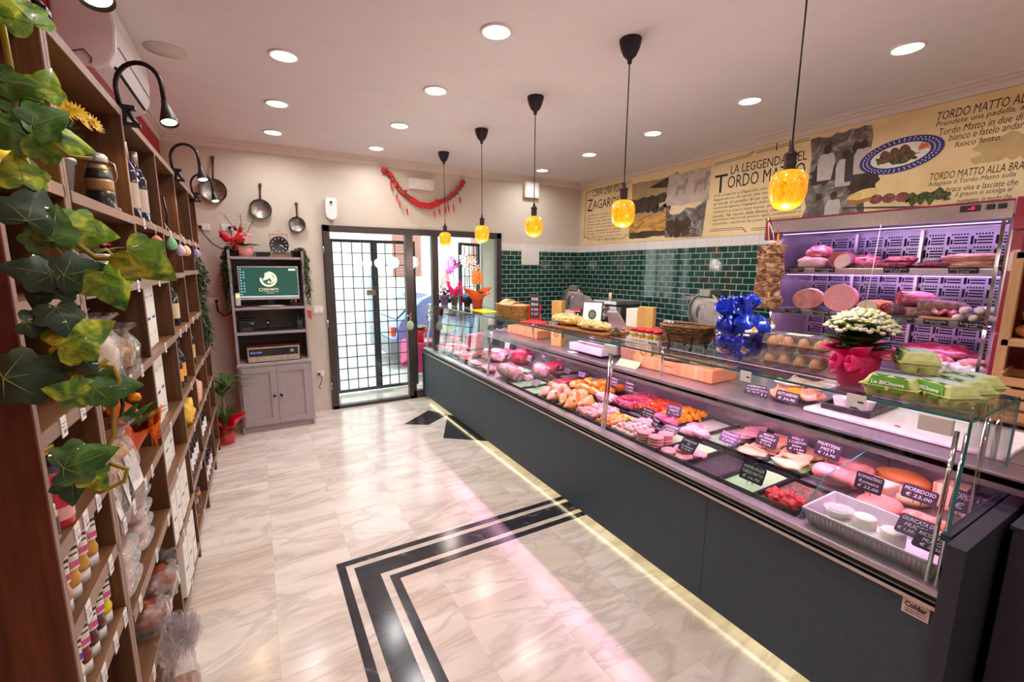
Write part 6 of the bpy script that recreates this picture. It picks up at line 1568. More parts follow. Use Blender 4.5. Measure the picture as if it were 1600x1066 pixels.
crudo = mix3('raw_ham_face', [(.35, (130, 28, 40)), (.6, (176, 54, 62)), (.72, (240, 200, 186))], 8, .4, 5, 1.6, .1, coat=.3)
mort = spots('mortadella_face', (250, 172, 176), (255, 226, 216), 38, .17, .4)
salamif = spots('salami_face', (136, 26, 42), (246, 200, 196), 52, .19, .5)
salamis = mix3('salami_skin', [(.35, (110, 78, 74)), (.6, (166, 130, 120)), (.8, (222, 206, 196))], 40, .7, 5, .6, .3)
whitesal = mix3('white_mould_salami', [(.3, (196, 176, 168)), (.6, (232, 222, 214)), (.8, (248, 242, 236))], 26, .8, 5, .5, .3)
def face_cut(name, label, cat, c, r, L, rz, body, face, sq=.9, seed=0):
    """rounded joint with a flat cut face towards its local -x"""
    t = thing(name, label, cat, c, rz)
    m = MB(); T = Matrix.Translation((0, 0, r * sq)) @ Matrix.Rotation(R(90), 4, 'Y')
    m.lathe([(r, 0), (r * 1.03, L * .15), (r * 1.0, L * .5), (r * .8, L * .82), (r * .4, L * .96), (0, L)], 30, 0, T)
    for v in m.v:
        k = 1 + .10 * noise.noise(Vector((v.x * 6, v.y * 9, v.z * 9)) + Vector((seed * 2.1, 0, 0))); v.y *= k; v.z = max(0, r * sq + (v.z - r * sq) * k * sq)
    ring = [v.copy() for v in m.v[:30]]
    m.build('rind', body, t)
    m = MB(); cen = Vector((0, 0, r * sq)); m.add([Vector((-.002, p.y, p.z)) for p in ring] + [Vector((.004, p.y, p.z)) for p in ring], [tuple(range(30)), tuple(reversed(range(30, 60)))] + [(i, (i + 1) % 30, 30 + (i + 1) % 30, 30 + i) for i in range(30)]); m.build('cut_face', face, t)
    return t
S1, S2, S3 = 1.715, 1.403, 1.065
meat('speck_piece', 'streaky speck half balanced on top of the pale fat ham', 'ham', (3.78, 1.85, S1 + .085), (.09, .085, .055), curedfat, 2, .15, .3, 6, .6)
meat('fat_ham', 'pale fatty ham piece at the left of the upper fridge shelf', 'ham', (3.78, 1.88, S1), (.12, .11, .055), hamrind, 3, .15, .2, 6, .7)
face_cut('cured_ham', 'dark red cut raw ham on the upper fridge shelf', 'ham', (3.68, 1.665, S1), .068, .20, R(5), curedfat, crudo, .85, 1)
meat('cured_ham', 'red edged ham behind the dark cut ham', 'ham', (3.86, 1.58, S1), (.10, .10, .06), curedfat, 5, .2)
for k, (x, y, l, w_, h_, z, lab) in enumerate(((3.74, 1.38, .13, .12, .022, 0, 'flat dark cured slab in the middle of the upper shelf'), (3.76, 1.335, .075, .08, .02, .042, 'pale streaky bacon block on the flat dark slab'), (3.74, 1.14, .12, .10, .022, 0, 'flat reddish slab right of the dark one on the upper shelf'),)):
    meat('cured_slab', lab, 'bacon', (x, y, S1 + z), (w_, l, h_), rawdark if k != 1 else curedfat, k + 20, .15, 0, 6, .8, None, .6)
baconm = mix3('bacon_layers', [(.3, (150, 70, 70)), (.48, (216, 150, 136)), (.58, (246, 214, 190)), (.7, (196, 120, 110)), (.8, (240, 200, 180))], 5, .5, 5, .8, .15, stretch=(1, 1, 9))
for k, (z, lab) in enumerate(((0, 'long streaky bacon slab, lower of two on the upper shelf right'), (.042, 'long streaky bacon slab lying on top at the upper shelf right'))):
    meat('bacon_slab', lab, 'bacon', (3.74, .965 + k * .01, S1 + z), (.11, .135, .024), baconm, k + 30, .14, 0, 7, .85, None, .6)
face_cut('cooked_ham', 'large cooked ham with a pink cut face on the middle shelf', 'ham', (3.67, 1.845, S2), .098, .22, R(16), hamrind, ham, .78, 3)
face_cut('mortadella', 'big round mortadella with white flecks on its cut face', 'mortadella', (3.66, 1.625, S2), .098, .24, R(14), mk('mortadella_skin', (240, 140, 150), .4, 0, .06, 10, coat=.2), mort, .98, 4)
face_cut('smoked_turkey', 'orange skinned smoked turkey breast with pale cut face', 'turkey', (3.66, 1.452, S2), .066, .24, R(-12), mk('smoked_orange_skin', (246, 160, 96), .4, 0, .12, 12, coat=.3), mk('turkey_face', (236, 210, 186), .5, 0, .06, 12), .72, 5)
for k, (x, y, z, r_, L, a, lab) in enumerate(((3.66, 1.345, 0, .045, .22, -30, 'dark salami with cut face beside the orange turkey'), (3.72, 1.30, .068, .052, .20, -50, 'pink red salami laid on top of the heap'), (3.68, 1.19, .045, .040, .24, -70, 'long salami with white flecks lying across the heap'), (3.65, 1.235, 0, .034, .22, -60, 'grey skinned salami at the bottom of the heap'))):
    face_cut('salami', lab, 'salami', (x, y, S2 + z), r_, L, R(a), salamis if k != 1 else curedfat, salamif, .9, k + 6)
tag(MB().box(-.08, .08, -.10, .10, 0, .014).build('serving_board', wood('serving_board', (176, 116, 66), (214, 156, 100), 1, 'Y'), loc=(3.68, 1.05, S2), bevel=.003), 'small wooden board under the crimson sausage links', 'board')
for k in range(6):
    m = MB(); a = k * .5; m.tube([(-.05, -.06 + .02 * k, .016), (0, -.055 + .022 * k, .03), (.05, -.06 + .02 * k, .016)], [.006, .015, .006], 10)
    tag(m.build('sausage_link', curedfat if k % 2 else raw, None, (3.68, 1.045, S2 + .014 + .006 * (k % 2)), R(20 * (k % 3 - 1))), 'crimson sausage link piled on the small wooden board', 'sausage', 'crimson sausage links')
for k, (x, y, z) in enumerate(((3.66, .955, 0), (3.68, .90, 0), (3.66, .95, .042), (3.69, .895, .044), (3.72, .85, 0), (3.74, .86, .045))):
    tag(MB().tube([(-.09, 0, .022), (-.075, .005, .022), (0, .012, .022), (.075, .004, .022), (.09, 0, .022)], [.006, .019, .022, .02, .006], 14).build('white_salami', whitesal, None, (x, y, S2 + z), R(-10 + 9 * k)), 'white floury salami piled at the right end of the middle shelf', 'salami', 'white floury salami')
meat('bacon_joint', 'long streaky cured joint on the bottom fridge shelf', 'bacon', (3.70, 1.20, S3 + .03), (.13, .20, .05), curedfat, 40, .2, .25, 6, .8)
meat('bacon_joint', 'dark cured joint behind the streaky joint on the bottom shelf', 'bacon', (3.88, 1.10, S3), (.10, .22, .10), rawdark, 41, .2, .1)
for k, (y, c_) in enumerate(((1.98, porkpink), (1.84, hamrind), (1.70, porkfat), (1.56, curedfat))):
    meat('vacuum_pack', 'vacuum packed pale meat on the bottom shelf, %s from the left' % ('first', 'second', 'third', 'fourth')[k], 'packet', (3.72, y, S3), (.10, .065, .055), c_, 50 + k, .25, .3 * k, 8, .7)
meat('sausage_roll', 'small pink sausage roll beside the white flowers in the fridge', 'sausage', (3.60, 1.36, S3), (.05, .04, .03), porkpink, 61, .1)
pk = mix3('printed_packet', [(.30, (206, 60, 60)), (.38, (240, 232, 236)), (.58, (236, 226, 232)), (.64, (90, 90, 190)), (.72, (236, 230, 236))], 10, .25, 4, 1.2, .4, coat=.5)
for k, (x, y) in enumerate(((3.64, 1.02), (3.66, .93), (3.64, .865))):
    meat('cheese_packet', ('glossy red and white printed packet on the bottom shelf, farthest', 'glossy red and white printed packet on the bottom shelf, middle', 'glossy red and white printed packet on the bottom shelf, nearest the wood rack')[k], 'packet', (x, y, S3), (.07, .05, .05), pk, 70 + k, .3, k, 9, .7)
meat('cheese_packet', 'clear packet with a pink slice on top of the printed packets', 'packet', (3.68, .885, S3 + .075), (.07, .06, .025), porkfat, 76, .2)
# hanging pancetta at the fridge corner
t = thing('hanging_pancetta', 'long slab of peppered pancetta hanging at the fridge corner', 'pancetta', (3.50, 2.055, 1.40))
panc = mix3('pancetta_crust', [(.36, (74, 40, 22)), (.47, (140, 92, 58)), (.56, (190, 146, 108)), (.66, (236, 208, 176))], 9, .75, 9, 2.4, .7, stretch=(1, 1, 2.4), rot=(R(25), 0, 0))
def pf(u, v):
    w_ = .095 * (1 + .05 * math.sin(v * 7) + .14 * max(0, v - .8) * 5 * (.4 + u) + .02 * math.sin(v * 31))
    return (-.03 + .012 * noise.noise(Vector((u * 5, v * 9, 3))), (.5 - u) * 2 * w_, v * .485)
MB().sheet(pf, 20, 40, .045).build('meat_slab', panc, t)
MB().tube([(-.01, .02, .48), (-.012, .035, .58), (-.01, .045, .66)], .004, 6).tube([(-.01, -.02, .48), (-.012, .0, .58), (-.01, .04, .66)], .004, 6).ell((-.02, .0, .505), (.014, .03, .018), 10, 6, .5).build('string', mk('kitchen_string', (240, 214, 206), .9), t)
MB().tube([(.045, .06, .695), (-.0, .05, .70), (-.02, .045, .675), (-.005, .04, .65)], .004, 8).build('hook', CHROME, t)
# ============================================================ BACK COUNTER ALONG THE RIGHT WALL
t = thing('back_counter', 'steel topped back counter along the green tiled wall', 'counter', (0, 0, 0))
MB().box(3.74, 4.36, 2.18, 5.57, .90, .94).build('steel_top', satin, t, bevel=.003)
MB().box(3.78, 4.36, 2.20, 5.57, 0, .90).build('base_cabinet', satin, t)
BC = .941
cast = mix3('cast_aluminium', [(.3, (150, 146, 140)), (.7, (190, 186, 178))], 10, .35, 4, .5, .05, metal=.85)
def slicer(label, loc, rz, s=1.0):
    t = thing('meat_slicer', label, 'slicer', loc, rz)
    m = MB(); m.box(-.20 * s, .20 * s, -.28 * s, .28 * s, .03, .14 * s)
    for x in (-.16, .16):
        for y in (-.22, .22): m.cyl((x * s, y * s, 0), (x * s, y * s, .04), .02)
    m.build('base', cast, t, bevel=.03, seg=3)
    T = Matrix.Translation((-.03 * s, .06 * s, .30 * s)) @ Matrix.Rotation(R(-90), 4, 'Y') @ Matrix.Rotation(R(8), 4, 'X')
    MB().lathe([(0, .02), (.10 * s, .016), (.165 * s, .004), (.17 * s, .0), (.165 * s, -.01), (0, -.014)], 44, 0, T).build('blade', cast, t)
    MB().lathe([(.172 * s, -.02), (.188 * s, -.02), (.188 * s, .012), (.172 * s, .012)], 44, 0, T, cap=False).lathe([(0, .021), (.07 * s, .021), (.075 * s, .035), (0, .04)], 30, 0, T).build('blade_guard', cast, t)
    MB().prism([(-.26 * s, .14 * s), (.12 * s, .16 * s), (.13 * s, .30 * s), (-.0 * s, .42 * s), (-.20 * s, .37 * s), (-.27 * s, .30 * s)], 0, .012, 0, Matrix(((0, 0, 1, -.10 * s), (1, 0, 0, -.06 * s), (0, 1, 0, 0), (0, 0, 0, 1)))).build('thickness_plate', cast, t, bevel=.004)
    MB().box(-.06 * s, .08 * s, -.02 * s, .12 * s, .44 * s, .52 * s).cyl((.0, .05 * s, .14 * s), (.02, .05 * s, .46 * s), .022 * s).build('motor_head', cast, t, bevel=.015, seg=3)
    MB().cyl((-.04 * s, -.06 * s, .47 * s), (-.05 * s, -.20 * s, .46 * s), .013 * s).build('handle', BLACK, t)
    MB().cyl((-.20 * s, .16 * s, .11 * s), (-.24 * s, .16 * s, .11 * s), .035 * s, 20).build('dial', CHROME, t)
    return t
slicer('big meat slicer in the corner of the green tiles, with a rounded guard', (4.02, 5.12, BC), R(20), 1.0)
t = thing('meat_carrier', 'white tray of bright red meat in front of the corner slicer', 'tray', (3.72, 4.78, BC), R(15))
MB().box(-.10, .10, -.16, .16, .15, .165).box(-.104, -.10, -.16, .16, .15, .21).box(-.04, .04, -.05, .05, 0, .15).build('tray_body', WHITE, t)
for k in range(10): meat('stew_cube', 'bright red meat cube in the white tray by the corner slicer', 'meat', (3.72 + rnd.uniform(-.06, .06), 4.78 + rnd.uniform(-.12, .10), BC + .166 + .02 * (k % 2)), (.035, .035, .026), raw if k % 3 else redspice, k + 90, .35, k, 10, .7, 'red meat cubes by the corner slicer')
t = thing('sauce_caddy', 'dark open box with coloured bottles on the back counter below the slicer', 'box', (3.66, 4.52, .94))
MB().box(-.10, .10, -.20, .20, 0, .10).box(-.02, .10, -.20, .20, .10, .20).build('box_body', BLACKM, t, bevel=.004)
m = MB()
for k in range(4): m.lathe([(0, .10), (.018, .10), (.018, .15), (.008, .165), (.008, .185), (0, .185)], 14, k % 3, Matrix.Translation((-.06, .14 - k * .09, 0)))
m.build('sauce_bottle', [mk('yellow_sauce', (246, 180, 40), .4), mk('white_bottle', (240, 238, 240), .4), mk('orange_sauce', (240, 120, 40), .4)], t)
t = thing('meat_grinder', 'tall steel meat grinder with a pale wooden pusher', 'grinder', (4.06, 4.28, BC), R(0))
MB().box(-.17, .17, -.19, .19, .02, .30).build('motor_body', mix3('grinder_steel', [(.3, (96, 92, 90)), (.7, (136, 130, 126))], 6, .3, 3, .5, 0, metal=.8), t, bevel=.012)
MB().box(-.178, -.168, -.12, .19, .03, .29).build('front_plate', satin, t)
m = MB(); m.box(-.26, .14, -.20, .22, .32, .335)
for a in ((-.26, -.255, -.20, .22), (.135, .14, -.20, .22), (-.26, .14, -.20, -.195), (-.26, .14, .215, .22)): m.box(a[0], a[1], a[2], a[3], .335, .365)
m.build('feed_pan', satin, t, bevel=.003)
MB().cyl((-.17, .08, .16), (-.27, .08, .16), .05, 24).lathe([(.045, 0), (.062, 0), (.062, .03), (.045, .03)], 28, 0, Matrix.Translation((-.27, .08, .16)) @ Matrix.Rotation(R(-90), 4, 'Y'), cap=False).cyl((-.20, .08, .19), (-.20, .08, .33), .035, 20).build('grinding_head', CHROME, t)
MB().cyl((-.16, .02, .33), (-.16, .02, .46), .020, 14).build('pusher', mk('pale_pusher', (238, 220, 188), .5), t)
MB().box(-.183, -.178, -.075, -.05, .20, .25).build('switch', mk('red_switch', (190, 50, 50), .4), t)
tag(MB().box(-.10, .10, -.22, .22, 0, .16).build('dark_crate', BLACKM, loc=(4.05, 3.72, BC), bevel=.01), 'low dark crate on the back counter between grinder and slicer', 'crate')
slicer('meat slicer with a large grey plate, beside the wall fridge', (4.02, 2.92, BC), R(-8), 1.08)
# ============================================================ WOODEN BREAD RACK AT THE RIGHT EDGE
pine = wood('pine_wood', (196, 146, 92), (232, 190, 136), .7, 'Z')
pineh = wood('pine_wood_rail', (196, 146, 92), (232, 190, 136), .7, 'Y')
rk = thing('bread_rack', 'pale pine rack with bread at the right edge beside the fridge', 'rack', (3.50, 0, 0))
for x in (0, .50):
    for y in (.755, -.30):
        MB().box(x, x + .035, y - .03, y + .012, 0, 1.80).build('post', pine, rk, bevel=.002)
for z in (1.765, 1.30, .88, .40):
    m = MB(); m.box(0, .03, -.30, .755, z, z + .035); m.box(.50, .53, -.30, .755, z, z + .035)
    for k in range(5): m.box(.03 + k * .098, .10 + k * .098, -.30, .755, z + .012, z + .03)
    m.build('shelf', pineh, rk, bevel=.002)
m = MB()
for k in range(5): m.box(.535, .55, .12 + k * .125, .22 + k * .125, 1.32, 1.72)
m.build('back_slats', wood('dark_pine', (96, 62, 30), (138, 92, 50), .7, 'Z'), rk)
crust = mix3('bread_crust', [(.3, (140, 78, 34)), (.55, (196, 124, 60)), (.78, (232, 180, 116))], 12, .75, 6, .6, .4)
meat('bread_loaf', 'round crusty loaf on the pine rack, upper of two', 'bread', (3.66, .60, 1.42), (.10, .13, .05), crust, 3, .08, 0, 5, .8)
meat('bread_loaf', 'round crusty loaf on the pine rack, underneath the other', 'bread', (3.66, .60, 1.335), (.11, .14, .055), crust, 5, .08, 0, 5, .8)
tag(MB().sheet(lambda u, v: ((u - .5) * .30, (v - .5) * .36, .003 + .004 * math.sin(u * 9 + v * 7)), 12, 12, .002).build('bread_paper', kraft, loc=(3.66, .56, 1.333)), 'brown paper under the loaves on the pine rack', 'paper')
t = thing('wooden_crate', 'slatted pine crate standing below the loaves at the right edge', 'crate', (3.46, .28, .915), R(6))
m = MB()
for k in range(4): m.box(0, .012, 0, .44, .005 + k * .06, .05 + k * .06); m.box(.34, .352, 0, .44, .005 + k * .06, .05 + k * .06)
for y in (0, .43):
    m.box(0, .35, y, y + .012, 0, .25)
    for k in range(4): m.box(.02 + k * .085, .03 + k * .085, y + .010, y + .016, 0, .25)
m.box(0, .35, 0, .44, 0, .008)
m.build('crate_body', wood('crate_wood', (206, 156, 92), (240, 198, 136), .8, 'Y'), t)
meat('blue_packet', 'small blue packet behind the post of the pine rack', 'packet', (3.72, .72, 1.335), (.04, .015, .11), mk('blue_packet_foil', (40, 80, 170), .3, 0, .2, 30), 4, .1, 0, 6, .98)
# ============================================================ WALNUT SHELVING ON THE LEFT
wal = wood('walnut_upright', (58, 32, 15), (126, 80, 46), .55, 'Z')
walh = wood('walnut_shelf', (70, 42, 22), (140, 94, 58), .55, 'Y')
edge = mk('walnut_edge_band', (150, 122, 106), .5, 0, .12, 30)
SX, SB = -.40, -.69
BAY = {'A': (1.21, 1.585), 'B': (1.615, 2.34), 'C': (2.34, 3.00), 'D': (3.00, 3.63), 'E': (3.63, 4.33), 'F': (4.33, 4.80)}
FLOORS = {'A': [.10, .43, .715, .915, 1.11, 1.36, 1.63, 1.90], 'B': [.10, .35, .645, .94, 1.325, 1.64, 1.895],
          'C': [.10, .41, .715, .965, 1.33, 1.645, 1.90], 'D': [.14, .43, .72, .97, 1.335, 1.66, 1.895], 'E': [.12, .43, .72, .99, 1.345, 1.67, 1.89], 'F': [.12, .43, .72, .99, 1.345, 1.67, 1.89]}
ZT = 2.27
def upright(mb, y): mb.box(SB, SX - .003, y - .009, y + .009, 0, ZT); mb.box(SX - .003, SX, y - .009, y + .009, 0, ZT, 1)
def board(mb, y0, y1, z, th=.03): mb.box(SB, SX - .004, y0, y1, z - th, z); mb.box(SX - .004, SX, y0, y1, z - th, z, 1)
def unit(label, bays, y0, y1):
    t = thing('walnut_shelf_unit', label, 'shelf', (0, 0, 0))
    for y in (y0, y1): m = MB(); upright(m, y); m.build('side_panel', [wal, edge], t)
    for b in bays[:-1]:
        m = MB(); upright(m, BAY[b][1]); m.build('divider', [wal, edge], t)
    m = MB(); board(m, y0 - .009, y1 + .009, ZT + .03); m.build('top_board', [walh, edge], t)
    for b in bays:
        for z in FLOORS[b]:
            m = MB(); board(m, BAY[b][0] + .009, BAY[b][1] - .009, z); m.build('shelf_board', [walh, edge], t)
    MB().box(-.699, SB, y0, y1, 0, ZT).build('back_panel', wal, t)
    MB().box(SX - .05, SX - .035, y0, y1, 0, .08).build('plinth', wal, t)
unit('narrow end unit of the dark walnut shelving, nearest the viewer', ['A'], 1.21, 1.578)
unit('long dark walnut shelf unit along the left wall', ['B', 'C', 'D', 'E', 'F'], 1.600, 4.80)
tk = mk('shelf_ticket_white', (240, 234, 232), .5, 0, .04, 40)
what = {'A': 'end bay of the shelves', 'B': 'second bay of the shelves', 'C': 'third bay of the shelves', 'D': 'fourth bay of the shelves', 'E': 'fifth bay of the shelves', 'F': 'last bay of the shelves'}
SHNAME = {0: 'bottom', 1: 'second', 2: 'third', 3: 'fourth', 4: 'fifth', 5: 'sixth', 6: 'seventh', 7: 'top'}
ORD = ['nearest', 'next', 'third', 'farthest']
tproto = None
def tickets(b, fl, ys, size=(.032, .046)):
    global tproto
    z = FLOORS[b][fl]
    for k, y in enumerate(ys):
        lab = 'white ticket on the %s shelf edge of the %s' % (SHNAME[fl], what[b]) + (', %s one' % ORD[k] if len(ys) > 1 else '')
        if tproto is None:
            m = MB(); m.box(0, .002, -.016, .016, -.040, .006); m.box(.002, .0024, -.012, .010, -.010, -.007, 1); m.box(.002, .0024, -.012, .004, -.018, -.015, 1); m.box(.002, .0024, -.006, .012, -.032, -.024, 1)
            tproto = m.build('shelf_ticket', [tk, mk('ticket_print', (150, 146, 150), .7)]); o = tproto
            tag(o, lab, 'price tag', 'white tickets on the shelf edges')
        else:
            o = tproto.copy(); COL.objects.link(o); o['label'] = lab
        o.location = (SX + .0005, y, z)
tickets('A', 5, (1.33, 1.46)); tickets('A', 4, (1.31, 1.37, 1.47)); tickets('A', 3, (1.30, 1.49)); tickets('A', 2, (1.33, 1.44, 1.54))
tickets('B', 4, (1.72, 1.95, 2.13)); tickets('B', 3, (1.66, 1.78, 1.96, 2.08)); tickets('B', 2, (1.70, 1.98, 2.25)); tickets('B', 1, (1.74, 2.1)); tickets('B', 5, (2.25,))
tickets('C', 6, (2.52,)); tickets('C', 4, (2.66,)); tickets('C', 3, (2.55,)); tickets('C', 2, (2.58,)); tickets('C', 1, (2.55,)); tickets('C', 0, (2.6,)); tickets('C', 5, (2.7,))
tickets('D', 6, (3.25,)); tickets('D', 4, (3.17, 3.42)); tickets('D', 3, (3.38,)); tickets('D', 2, (3.3,)); tickets('D', 1, (3.4,)); tickets('D', 0, (3.3,))
tickets('E', 6, (3.8, 4.1)); tickets('E', 4, (3.8, 4.1)); tickets('E', 3, (4.1,)); tickets('E', 2, (4.05,)); tickets('E', 1, (4.1,)); tickets('E', 0, (4.05,))
tickets('F', 6, (4.5,)); tickets('F', 4, (4.5,)); tickets('F', 3, (4.45, 4.6)); tickets('F', 2, (4.5,)); tickets('F', 0, (4.5,))
# ---- containers
def bottle(label, loc, glass_rgb, lab_rgb, cap_rgb, h_=.30, r=.037, group='wine bottles on the walnut shelves', wrap=None):
    t = thing('wine_bottle', label, 'bottle', loc, 0, group)
    MB().lathe([(0, 0), (r * .95, 0), (r, .005), (r, h_ * .60), (r * .85, h_ * .68), (r * .42, h_ * .78), (r * .38, h_ * .96), (0, h_ * .96)], 20).build('glass_body', mk('bottle_%d_%d_%d' % glass_rgb, glass_rgb, .08, 0, .1, 10, coat=.5), t)
    MB().lathe([(r + .0006, h_ * .16), (r + .0006, h_ * .48)], 20, cap=False).lathe([(r + .0002, h_ * .48), (r + .0002, h_ * .16)], 20, cap=False).build('paper_label', mk('label_%d_%d_%d' % lab_rgb, lab_rgb, .6, 0, .06, 40), t)
    MB().lathe([(r * .44, h_ * .82), (r * .44, h_), (0, h_)], 16).build('capsule', mk('cap_%d_%d_%d' % cap_rgb, cap_rgb, .35, .3), t)
    return t
BLK, CRM, WHT, ORA, VIO, GLD = (24, 22, 30), (226, 206, 160), (238, 234, 234), (240, 170, 80), (62, 50, 110), (180, 150, 70)
def can_squeeze(label, loc, body, top, lab2):
    """upside down squeeze bottle standing on its white cap"""
    t = thing('sauce_bottle', label, 'sauce bottle', loc, R(-38), 'upside down sauce bottles on the end bay'); t.scale = (1.0, 1.15, 1.08)
    MB().lathe([(.020, .026), (.028, .030), (.030, .045), (.025, .056), (.027, .07), (.031, .13), (.029, .155), (.020, .168), (0, .170)], 24, squash=.72).build('bottle_body', body, t)
    MB().lathe([(0, 0), (.026, 0), (.026, .024), (.022, .028), (0, .028)], 24, squash=.8).build('cap', WHITE, t)
    m = MB()
    for s in (1,):
        P = [(.031 * math.cos(a), -.031 * .72 * math.sin(a)) for a in [R(-27) + R(54) * i / 10 for i in range(11)]]
        vs = [(x * 1.005 + .0012, y, .072) for x, y in P] + [(x * 1.02 + .0012, y, .132) for x, y in P] + [(x * 1.005 - .002, y, .072) for x, y in P] + [(x * 1.02 - .002, y, .132) for x, y in P]
        fs = [(i, i + 1, 12 + i, 11 + i) for i in range(10)] + [(22 + i, 33 + i, 34 + i, 23 + i) for i in range(10)]
        m.add(vs, fs, 0, True)
    m.build('paper_label', mk('sauce_label', (240, 232, 222), .5), t)
    MB().box(.0322, .0330, -.009, .008, .078, .092).build('label_patch', lab2, t)
    MB().box(.0322, .033, -.009, .009, .118, .125).box(.0322, .033, -.007, .007, .106, .110).build('label_print', mk('label_print_dark', (70, 56, 60), .6), t)
    return t
must = mk('mustard_honey', (206, 150, 60), .3, 0, .1, 20, coat=.3); tanm = mk('sauce_tan', (206, 150, 96), .3, 0, .1, 20, coat=.3)
yel = mk('mustard_yellow', (232, 206, 20), .3, 0, .08, 20, coat=.3); brn = mk('sauce_dark_brown', (84, 30, 30), .25, 0, .1, 20, coat=.3); ket = mk('ketchup_red', (120, 14, 30), .25, 0, .1, 20, coat=.3); mayo = mk('mayo_cream', (236, 222, 190), .3, 0, .05, 20)
pkp = mk('label_pink', (216, 90, 150), .5, 0, .3, 80)
for k, (y, m_, lab) in enumerate(((1.295, tanm, 'tan sauce bottle standing on its cap, half behind the end panel'), (1.355, must, 'honey mustard bottle on its cap, second from the end panel'), (1.42, must, 'honey mustard bottle on its cap, third from the end panel'), (1.49, must, 'honey mustard bottle on its cap, farthest from the end panel'))):
    can_squeeze(lab, (-.445, y, FLOORS['A'][3]), m_, None, pkp)
for k, (y, m_, lab) in enumerate(((1.29, mayo, 'cream coloured sauce bottle on the lower sauce shelf, next to the end panel'), (1.345, ket, 'dark red ketchup bottle on the lower sauce shelf'), (1.405, brn, 'dark brown sauce bottle beside the ketchup'), (1.465, brn, 'dark brown sauce bottle beside the yellow mustard'), (1.525, yel, 'bright yellow mustard bottle at the far end of the sauce shelf'))):
    can_squeeze(lab, (-.445, y, FLOORS['A'][2]), m_, None, pkp if k else mk('label_blue', (70, 90, 190), .5))
def jar(label, loc, body, lidm, r=.038, h_=.13):
    t = thing('preserve_jar', label, 'jar', loc)
    MB().lathe([(0, 0), (r * .95, 0), (r, .006), (r, h_ * .78), (r * .86, h_ * .86), (r * .86, h_ * .88), (0, h_ * .88)], 26).build('jar_body', body, t)
    MB().lathe([(r * .9, h_ * .87), (r * .93, h_ * .88), (r * .93, h_ * .98), (r * .88, h_), (0, h_)], 26).build('lid', lidm, t)
    m = MB(); P = [((r + .001) * math.cos(a), (r + .001) * math.sin(a)) for a in [R(-100) + R(130) * i / 12 for i in range(13)]]
    vs = [(x, y, h_ * .15) for x, y in P] + [(x, y, h_ * .68) for x, y in P]; m.add(vs, [(i, i + 1, 14 + i, 13 + i) for i in range(12)], 0, True); m.build('paper_label', mk('slate_blue_label', (64, 62, 80), .5, 0, .35, 90), t)
    return t
darkj = mk('dark_preserve', (30, 18, 20), .08, 0, .2, 20, coat=.5); goldl = mk('gold_lid', (190, 160, 80), .3, .7)
jar('dark jar with a gold lid on the end bay, the nearer one', (-.50, 1.375, FLOORS['A'][4]), darkj, goldl, .042, .165)
jar('dark jar with a gold lid on the end bay, the farther one', (-.50, 1.47, FLOORS['A'][4]), darkj, goldl, .038, .155)
t = thing('red_tin', 'tall red spread jar on the end bay before the dark jars', 'jar', (-.435, 1.335, FLOORS['A'][4]))
MB().lathe([(0, 0), (.028, 0), (.030, .004), (.030, .105), (.024, .118), (0, .120)], 24).build('jar_body', mk('red_glossy_jar', (206, 50, 60), .2, 0, .12, 20, coat=.4), t)
MB().lathe([(.0305, .02), (.0305, .05)], 24, cap=False).build('paper_label', mk('pink_label', (236, 170, 170), .5), t)
jar('small pale jar peeking past the end panel beside the red one', (-.435, 1.262, FLOORS['A'][4]), mk('cream_jar', (226, 200, 150), .3), WHITE, .024, .08)
meat('yellow_package', 'shiny bright yellow package on the top shelf of the end bay', 'package', (-.50, 1.43, 1.90), (.06, .10, .08), mk('yellow_foil', (250, 220, 20), .3, 0, .06, 10, coat=.4), 3, .15, 0, 7, .9)
# ---- second bay
t = thing('potted_chrysanthemum', 'yellow chrysanthemums in a galvanised pot on the second bay top shelf', 'plant', (-.52, 1.90, 1.895))
MB().lathe(pot_prof(.052, .070, .125), 28).build('pot', mix3('galvanised_zinc', [(.3, (140, 142, 140)), (.7, (180, 182, 178))], 14, .4, 4, .5, .05, metal=.6), t)
m = MB()
for k in range(60):
    a, q = k * 2.4, rnd.random(); leaf(m, (math.cos(a) * .03, math.sin(a) * .03, .11 + .08 * q), (math.cos(a), math.sin(a), .3 + q), .075, .03, .4)
for k in range(14): m.tube([(0, 0, .1), (math.cos(k * 2.4) * .08, math.sin(k * 2.4) * .08, .24)], .0025, 5)
m.build('leaves', leafd, t)
m = MB()
for k in range(22):
    a, q = k * 2.4, math.sqrt(k / 22); c = (math.cos(a) * .115 * q + .01, math.sin(a) * .115 * q, .285 - .05 * q * q)
    for s, (n_, r_) in enumerate(((16, .034), (12, .024), (8, .014))): flower(m, (c[0], c[1], c[2] + .004 * s), r_, n_, 0, (math.cos(a) * q + .35, math.sin(a) * q - .7, .6), .25 + .25 * s, None, s)
m.build('blossoms', mk('chrysanthemum_yellow', (240, 200, 20), .5, 0, .1, 40), t)
t = thing('bean_jar', 'tall glass jar of layered dried beans beside the zinc pot', 'jar', (-.46, 2.19, 1.895))
t.scale = (.84, .84, 1)
m = MB(); pr = [(0, 0), (.046, 0), (.05, .01), (.05, .12), (.044, .15), (.034, .165), (.034, .18), (0, .182)]
def between(z0, z1, n=4):
    out = []
    for i in range(n + 1):
        z = z0 + (z1 - z0) * i / n; r_ = .0475 if z < .12 else .0475 - (z - .12) * .42
        out.append((r_, z))
    return [(0, z0)] + out + [(0, z1)]
bean = {'black': spots('black_beans', (50, 44, 46), (16, 14, 16), 90, .2, .3), 'tan': spots('tan_beans', (190, 136, 96), (120, 76, 50), 90, .2, .4)}
